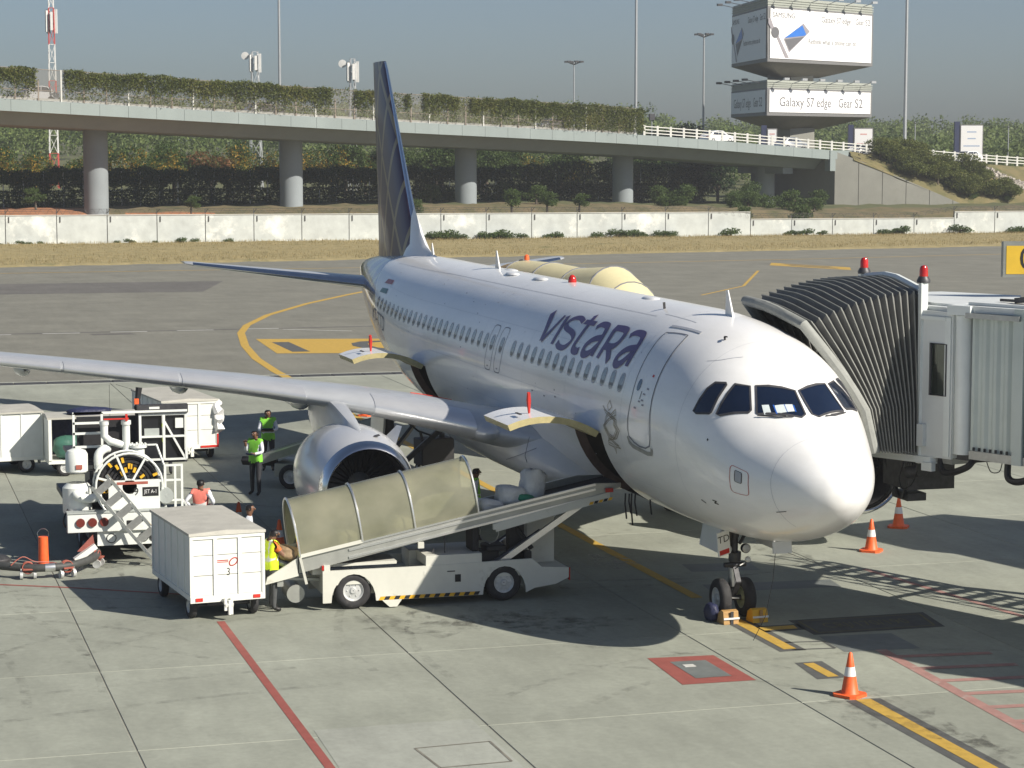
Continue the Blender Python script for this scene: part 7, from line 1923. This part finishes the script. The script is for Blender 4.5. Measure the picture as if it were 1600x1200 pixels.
for i in range(48):
    f = .06 + .66 * rj.random(); t = 4.48 + rj.random() * .70 + .15 * f
    p = slope_pt(t, f); plant('embankment_bush', 'olive' if i % 3 else 'bush', 'dense olive green bush on the embankment above the wing wall', 'bush', p - (0, 0, .4), (.7 + .4 * rj.random()) * (1 if i % 3 else 1.3), rj.random() * 6, 'bushes on the embankment')
for i in range(20):
    f = .55 + .4 * rj.random(); t = 5.15 + 1.2 * rj.random(); p = slope_pt(t, f); plant('slope_shrub', 'green', 'loose green shrub low on the grassy embankment slope', 'shrub', p - (0, 0, .3), .22 + .2 * rj.random(), rj.random() * 6, 'shrubs on the lower slope')
for i in range(60):
    yy = rj.choice((rj.uniform(-20, 14), rj.uniform(-60, -38), rj.uniform(-108, -36), rj.uniform(-108, -36)))
    plant('weed', 'weed', 'low green weed growing along the foot of the boundary wall', 'weed', (180.4 - .5 * rj.random(), yy, 0.05), (.5 + .9 * rj.random()) * (1.25 if yy < -38 else .7), rj.random() * 6, 'weeds along the wall')
# straw on the verge
rs = np.random.RandomState(14); n = 60000
yy = 30 - 150 * rs.rand(n); x0 = 141.5 - (yy - 5) * .14; xx = x0 + (180.6 - x0) * rs.rand(n) ** .85
C_ = np.stack([xx, yy, .16 + .10 * rs.rand(n)], 1); V, F = leaf_quads(C_, .085, rs, upright=True)
o = fast_mesh('dry_grass', V, F, 'straw', kind='stuff'); tag(o, 'dry yellow grass on the verge before the wall', 'grass', kind='stuff')

# ------------------------------------------------------------------ billboard tower
bt = thing('billboard_tower', 'three-sided billboard tower with two stacked white phone adverts', 'billboard', tuple(at((1195 - 800) / FPX * 300 + 3, 313)))
D0 = 300.0
VA, VB, VC = at((1195 - 800) / FPX * D0, D0), at((1195 - 800) / FPX * D0 + 16.7, D0 + 18.9), at((1195 - 800) / FPX * D0 - 2.5, D0 + 22.4)
CT = (VA + VB + VC) / 3
def zpx(y_, dep=D0): return CAM[2] + dep * (229.7 - y_) / FPX * 1.0
def tri(mb, z0, z1, s0=1.0, s1=1.0):
    P = [CT + (p - CT) * s0 + (0, 0, z0) for p in (VA, VB, VC)]; Q = [CT + (p - CT) * s1 + (0, 0, z1) for p in (VA, VB, VC)]
    mb.add(P + Q, [(0, 1, 2), (5, 4, 3), (0, 3, 4, 1), (1, 4, 5, 2), (2, 5, 3, 0)])
pos = lambda z: z
for nm, zb3, zt3, zh in (('upper', zpx(98), zpx(13), zpx(-2)), ('lower', zpx(181), zpx(138), zpx(126))):
    mb = MB(); tri(mb, zb3, zt3); mb.build('sign_body', 'ad_frame', bt, world=True, sharp=30)
    mb = MB(); tri(mb, zt3 + .003, zh, .992, .985); 
    for q in range(1, 4): tri(mb, zt3 + (zh - zt3) * q / 4 - .06, zt3 + (zh - zt3) * q / 4 + .06, 1.006, 1.006)
    mb.build('header_screen', 'ad_header', bt, world=True, sharp=30)
    mb = MB(); tri(mb, zb3 - 1.7, zb3 - .003, .34, .985); mb.build('soffit', 'ad_under', bt, world=True, sharp=30)
    hgt = zt3 - zb3
    for (A_, B_, lit) in ((VA, VB, 1), (VC, VA, 0)):
        ux = (B_ - A_) / np.linalg.norm(B_ - A_); nrm = np.cross(ux, (0, 0, 1.)); Wd = np.linalg.norm(B_ - A_)
        f0 = A_ + nrm * .06; m_ = .5
        mb = MB(); mb.prism([f0 + ux * m_ + (0, 0, zb3 + .45), f0 + ux * (Wd - m_) + (0, 0, zb3 + .45), f0 + ux * (Wd - m_) + (0, 0, zt3 - .25), f0 + ux * m_ + (0, 0, zt3 - .25)], nrm * .04); fc = mb.build('poster', 'ad_white', bt, world=True, sharp=30)
        g0 = f0 + nrm * .06
        def T_(txt, size, u0, u1, v, mat='ad_grey'):
            V_, F_ = text_mesh(txt, size); w_ = np.ptp(V_[:, 0]); cx_ = (V_[:, 0].max() + V_[:, 0].min()) / 2; sx = (u1 - u0) * Wd / w_
            mb = MB(); o_ = g0 + ux * Wd * (u0 + u1) / 2 + (0, 0, zb3 + .45 + (hgt - .7) * v); mb.add([o_ + ux * (p[0] - cx_) * sx + (0, 0, p[1]) for p in V_], F_); mb.build('lettering', mat, fc, world=True, sharp=0)
        def Q_(pts, mat, nm2='picture', dz=0.0):
            mb = MB(); mb.add([g0 + nrm * dz + ux * Wd * u + (0, 0, zb3 + .45 + (hgt - .7) * v) for u, v in pts], [tuple(range(len(pts)))]); mb.build(nm2, mat, fc, world=True, sharp=0)
        if nm == 'upper':
            T_('SAMSUNG', .95, .04, .24, .87); T_('Galaxy', 1.15, .49, .62, .84); T_('S7', 1.15, .635, .675, .84); T_('edge', 1.15, .69, .77, .84); T_('Gear', 1.15, .82, .90, .84); T_('S2', 1.15, .915, .965, .84); T_('Rethink what a phone can do', 1.0, .37, .83, .38)
            Q_([(.14, .40), (.32, .74), (.38, .58), (.19, .13)], 'ad_steel', 'phone'); Q_([(.145, .42), (.31, .70), (.345, .52), (.33, .49)], 'ad_blue', 'phone_screen', .02); Q_([(.15, .39), (.33, .47), (.37, .57), (.195, .17)], 'ad_grey', 'phone_back', .02)
            Q_([(.0, .80), (.02, .80), (.055, .60), (.095, .45), (.19, .02), (.155, .02), (.075, .42), (.04, .52), (.0, .70)], 'ad_steel', 'watch_strap', .01)
            mb = MB(); c = g0 + nrm * .03 + ux * Wd * .062 + (0, 0, zb3 + .45 + (hgt - .7) * .52); mb.add([c + ux * .9 * math.cos(a) + np.array([0, 0, .72 * math.sin(a)]) for a in np.linspace(0, 2 * pi, 21)[:-1]], [tuple(range(20))]); mb.build('watch_face', 'ad_grey', fc, world=True, sharp=0)
        else:
            T_('Galaxy', 1.75, .11, .335, .45); T_('S7', 1.75, .36, .43, .45); T_('edge', 1.75, .455, .59, .45); T_('Gear', 1.75, .665, .80, .45); T_('S2', 1.75, .825, .90, .45)
        if lit:
            for k in range(6):
                q0 = g0 + ux * Wd * (.06 + .165 * k) + (0, 0, zh - .4); mb = MB(); mb.bar(q0, q0 + nrm * 1.8 + (0, 0, .5), .09); mb.box(q0 + nrm * 1.9 + (0, 0, .5), (.5, .7, .3)); mb.build('spot_lamp', 'galvanised', bt, world=True)
        else:
            for k in range(4):
                q0 = g0 + ux * Wd * (.1 + .25 * k) + (0, 0, zh - .3); mb = MB(); mb.bar(q0, q0 + nrm * 2.0 + (0, 0, .4), .09); mb.box(q0 + nrm * 2.1 + (0, 0, .4), (.5, .7, .3)); mb.build('spot_lamp', 'dark_metal', bt, world=True)
mb = MB(); mb.box(CT + (0, 0, (zpx(126) + zpx(98) - 1.7) / 2), (4.4, 4.4, zpx(98) - 1.6 - zpx(126) + .8), rotz(.4)); mb.build('neck', 'abutment', bt, world=True, sharp=30)
mb = MB(); mb.box(CT + (0, 0, (zpx(181) - 1.6) / 2), (5.2, 5.2, zpx(181) - 1.5), rotz(.4), taper=.9); mb.build('pedestal', 'abutment', bt, world=True, sharp=30)

def totem(px0, px1, yt, yb, dep, label, c1, lines):
    cxm = (px0 + px1) / 2; p = at((cxm - 800) / FPX * dep, dep); z1 = CAM[2] + dep * (229.7 - yt) / FPX; wd = (px1 - px0) / FPX * dep
    t = thing('advert_totem', label, 'sign', (p[0], p[1], 0), math.atan2(RH[1], RH[0]), 'advert totems by the road')
    mb = MB(); mb.bb((-wd / 2, -.01, 0), (wd / 2, .6, z1)); mb.build('panel', 'ad_frame', t, sharp=30)
    mb = MB(); mb.bb((-wd / 2 + .12, -.05, z1 - (yb - yt) / FPX * dep), (wd / 2 - .12, -.012, z1 - .15)); f = mb.build('poster', 'ad_white', t, sharp=30)
    mb = MB(); mb.bb((-wd / 2 - .7, .05, 0), (-wd / 2 - .02, .9, z1 + .4)); mb.build('side_pylon', 'totem_blue', t, sharp=30)
    for s, u in lines:
        mb = MB(); zz = z1 - u * (yb - yt) / FPX * dep; mb.bb((-s * wd / 2, -.056, zz - .08), (s * wd / 2, -.051, zz + .08)); mb.build('printed_line', c1, f, sharp=0)
totem(1331, 1361, 200, 240, 300, 'white advert totem with faint red lettering behind the road railing', 'ad_red', [(.35, .25), (.7, .62)])
totem(1496, 1532, 195, 252, 312, 'tall white advert totem with faint blue lettering behind the road railing', 'ad_text_blue', [(.4, .2), (.35, .38), (.7, .58)])
totem(1196, 1212, 201, 230, 296, 'narrow white advert totem at the foot of the billboard tower', 'ad_red', [(.5, .3)])

# ------------------------------------------------------------------ masts and poles
def pole(px, dep, ytop, r, label, base_z=2.0, head=None):
    p = at((px - 800) / FPX * dep, dep); z1 = CAM[2] + dep * (229.7 - ytop) / FPX
    t = thing('light_mast' if head else 'flag_mast', label, 'mast', (p[0], p[1], base_z - .3))
    mb = MB(); mb.cyl((0, 0, 0), (0, 0, z1 - base_z + .3), r, r * .6, 10); mb.build('mast', 'galvanised', t)
    zt = z1 - base_z + .3
    if head:
        for a in np.linspace(0, 2 * pi, 7)[:-1]:
            mb = MB(); mb.bar((0, 0, zt - .4), (1.0 * math.cos(a), 1.0 * math.sin(a), zt), .08); mb.box((1.1 * math.cos(a), 1.1 * math.sin(a), zt + .05), (.5, .5, .25)); mb.build('lamp_head', 'dark_metal', t)
    return t
pole(440, 300, -120, .22, 'tall bare steel mast rising behind the flyover left of the tail fin')
pole(992, 305, -120, .24, 'tall bare steel mast at the end of the creeper fence')
pole(1410, 290, -100, .26, 'tall bare steel mast on the far side of the road railing', 3)
pole(896, 330, 99, .16, 'high mast with a crown of floodlights behind the creeper fence', head=True)
pole(1097, 330, 57, .2, 'high mast with a crown of floodlights beside the billboard tower', head=True)
for px, yt, dep, lb in ((1017, 181, 300, 'short lamp post where the creeper fence ends'), (1235, 150, 330, 'slim pole in front of the far wood below the billboard'), (1426, 191, 330, 'slim pole between the two advert totems'), (1571, 197, 330, 'slim pole past the tallest advert totem')):
    p = at((px - 800) / FPX * dep, dep); z1 = CAM[2] + dep * (229.7 - yt) / FPX; t = thing('lamp_post', lb, 'lamp post', (p[0], p[1], 2))
    mb = MB(); mb.cyl((0, 0, 0), (0, 0, z1 - 2), .1, .07, 8); mb.build('post', 'galvanised', t)
    mb = MB(); mb.box((0, 0, z1 - 2.2), (.5, .7, .8) if px == 1017 else (.2, .2, .2)); mb.build('lamp_head', 'dark_metal', t)
def telecom(px, dep, ytop, label, w_=1.2, stripes=False, ypan=(18, 55), dish=False):
    p = at((px - 800) / FPX * dep, dep); z1 = CAM[2] + dep * (229.7 - ytop) / FPX; t = thing('telecom_tower', label, 'tower', (p[0], p[1], 3))
    H_ = z1 - 3; ns = max(6, int(H_ / 2.4))
    for i in range(ns):
        mb = MB(); a, b = H_ * i / ns, H_ * (i + 1) / ns; w0 = w_ * (1 - .55 * i / ns); w1 = w_ * (1 - .55 * (i + 1) / ns)
        C0 = [np.array([w0 / 2 * sx, w0 / 2 * sy, a]) for sx, sy in ((-1, -1), (1, -1), (1, 1), (-1, 1))]; C1 = [np.array([w1 / 2 * sx, w1 / 2 * sy, b]) for sx, sy in ((-1, -1), (1, -1), (1, 1), (-1, 1))]
        for k in range(4): mb.bar(C0[k], C1[k], .12); mb.bar(C0[k], C1[(k + 1) % 4], .06); mb.bar(C1[k], C1[(k + 1) % 4], .06)
        mb.build('lattice_section', ('mast_red' if (i // 2) % 2 == 0 else 'mast_white') if stripes else 'galvanised', t, sharp=0)
    zp0 = CAM[2] + dep * (229.7 - ypan[1]) / FPX - 3; zp1 = CAM[2] + dep * (229.7 - ypan[0]) / FPX - 3
    for k in range(5):
        a = 2 * pi * k / 5 + .6; c = np.array([.68 * math.cos(a), .68 * math.sin(a), 0]); mb = MB(); mb.box(c + (0, 0, (zp0 + zp1) / 2), (.35, .35, (zp1 - zp0) * (1 - .12 * (k % 3))), rotz(a)); mb.bar((0, 0, (zp0 + zp1) / 2), c + (0, 0, (zp0 + zp1) / 2), .08); mb.build('antenna_panel', 'mast_white', t, sharp=30)
    if dish:
        q = np.array([.2 * DH[0], .2 * DH[1], 0]) + np.array([*(-RH * 1.35), zp1 - .3]); mb = MB(); mb.lathe([(0, .0), (.05, .5), (.2, .55), (.22, 0)], q, (-DH[0], -DH[1], 0), 16); mb.bar(q, (0, 0, zp1 - .6), .08); mb.build('dish', 'mast_white', t)
telecom(88, 330, -12, 'red and white lattice mast with long antenna panels', 1.35, True, (18, 55))
telecom(402, 320, 83, 'grey lattice telecom mast with a dish above the creeper fence', 1.7, False, (86, 115), True)
telecom(553, 310, 94, 'slim telecom mast with a dish beside the tail fin', 1.2, False, (98, 130), True)

# ------------------------------------------------------------------ cars on the flyover
def car_proto(mat):
    P = [(-2.05, .55), (-2.0, .85), (-1.75, .95), (-1.15, 1.40), (-.6, 1.48), (.35, 1.45), (1.0, .98), (1.85, .85), (2.05, .6), (2.05, .32), (-2.05, .32)]
    mb = MB(); rings = []
    for y, s, dz in ((-.82, .97, -.03), (-.78, 1, 0), (.78, 1, 0), (.82, .97, -.03)): rings.append([(x * s, y * (1 if z < 1.0 else .84), z + dz) for x, z in P])
    mb.loft(rings, caps=True); body = mb.build('body', mat)
    win = []
    for s in (-1, 1):
        for a, b, c, d in (((-1.35, 1.0), (-.45, 1.0), (-.5, 1.40), (-1.02, 1.36)), ((-.38, 1.0), (.72, 1.0), (.28, 1.38), (-.42, 1.40))):
            mb = MB(); mb.add([(q[0], s * (.80 if q[1] < 1.1 else .712), q[1]) for q in (a, b, c, d)], [(0, 1, 2, 3)]); win.append(mb.build('side_window', 'glass_dark', None, sharp=0))
    mb = MB(); mb.add([(1.02, -.64, 1.0), (1.02, .64, 1.0), (.42, .6, 1.43), (.42, -.6, 1.43)], [(0, 1, 2, 3)]); win.append(mb.build('windscreen', 'glass_dark', None, sharp=0))
    mb = MB(); mb.add([(-1.70, -.64, 1.0), (-1.70, .64, 1.0), (-1.2, .6, 1.41), (-1.2, -.6, 1.41)], [(0, 1, 2, 3)]); win.append(mb.build('rear_window', 'glass_dark', None, sharp=0))
    for s in (-.6, .6): mb = MB(); mb.box((2.05, s, .68), (.06, .3, .16)); win.append(mb.build('headlight', 'reflect_white')); mb = MB(); mb.box((-2.05, s, .75), (.06, .3, .14)); win.append(mb.build('tail_light', 'red_lens'))
    for x in (-1.3, 1.3):
        for s in (-1, 1): mb = MB(); mb.lathe([(-.1, .14), (-.1, .3), (.1, .3), (.1, .14)], (x, s * .72, .31), (0, 1, 0), 14); win.append(mb.build('wheel', 'rubber'))
    return [body] + win
proto = {}
for m_ in ('car_white', 'car_silver'):
    proto[m_] = car_proto(m_)
    for o in proto[m_]: COL.objects.unlink(o)
def car(t, q, mat, label, rev=False, sc=1.0):
    z = BZ(t) - .14; p = bp(t, q, z); rz = math.atan2(BV[1], BV[0]) + (pi if rev else 0)
    c = thing('car', label, 'car', tuple(p), rz, 'cars on the flyover'); c.rotation_euler = (0, 0, rz); c.scale = (sc,) * 3
    for o in proto[mat]: k = bpy.data.objects.new(o.name.split('.')[0], o.data); COL.objects.link(k); k.parent = c
car(-.40, 5.2, 'car_white', 'white car behind the bare gap in the fence near the red and white mast', True, 1.1)
car(.72, 5.0, 'car_silver', 'silver car behind the mesh fence just left of the tail fin', False)
car(2.35, 5.2, 'car_white', 'white car half hidden by the creeper above the fourth pier', True)
car(3.45, 5.0, 'car_white', 'white car behind the railing left of the narrow totem', False)
car(3.98, 5.0, 'car_silver', 'silver car behind the railing below the billboard tower', False)
car(5.35, 5.0, 'car_white', 'white car on the descending road beside the tallest totem', True, 1.1)
car(4.55, 4.6, 'car_white', 'white car beside the totem with red lettering', False)
for m_ in proto:
    for o in proto[m_]: bpy.data.objects.remove(o)
# ------------------------------------------------------------------ haze: even, pale air over the whole place
hz = MB(); hz.bb((-75, -330, -1.2), (720, 260, 62)); hz = hz.build('haze', 'white_paint', sharp=0)
hz.data.materials.clear()
hm = bpy.data.materials.new('haze_air'); hm.use_nodes = True; hn = hm.node_tree.nodes; hl = hm.node_tree.links
hn.remove(hn['Principled BSDF']); pv = hn.new('ShaderNodeVolumePrincipled'); pv.inputs['Color'].default_value = (.90, .92, .94, 1); pv.inputs['Density'].default_value = 0.00038; pv.inputs['Anisotropy'].default_value = .2
hl.new(pv.outputs[0], hn['Material Output'].inputs['Volume']); hz.data.materials.append(hm)
tag(hz, 'thin pale haze hanging over the whole airfield', 'haze', kind='stuff')
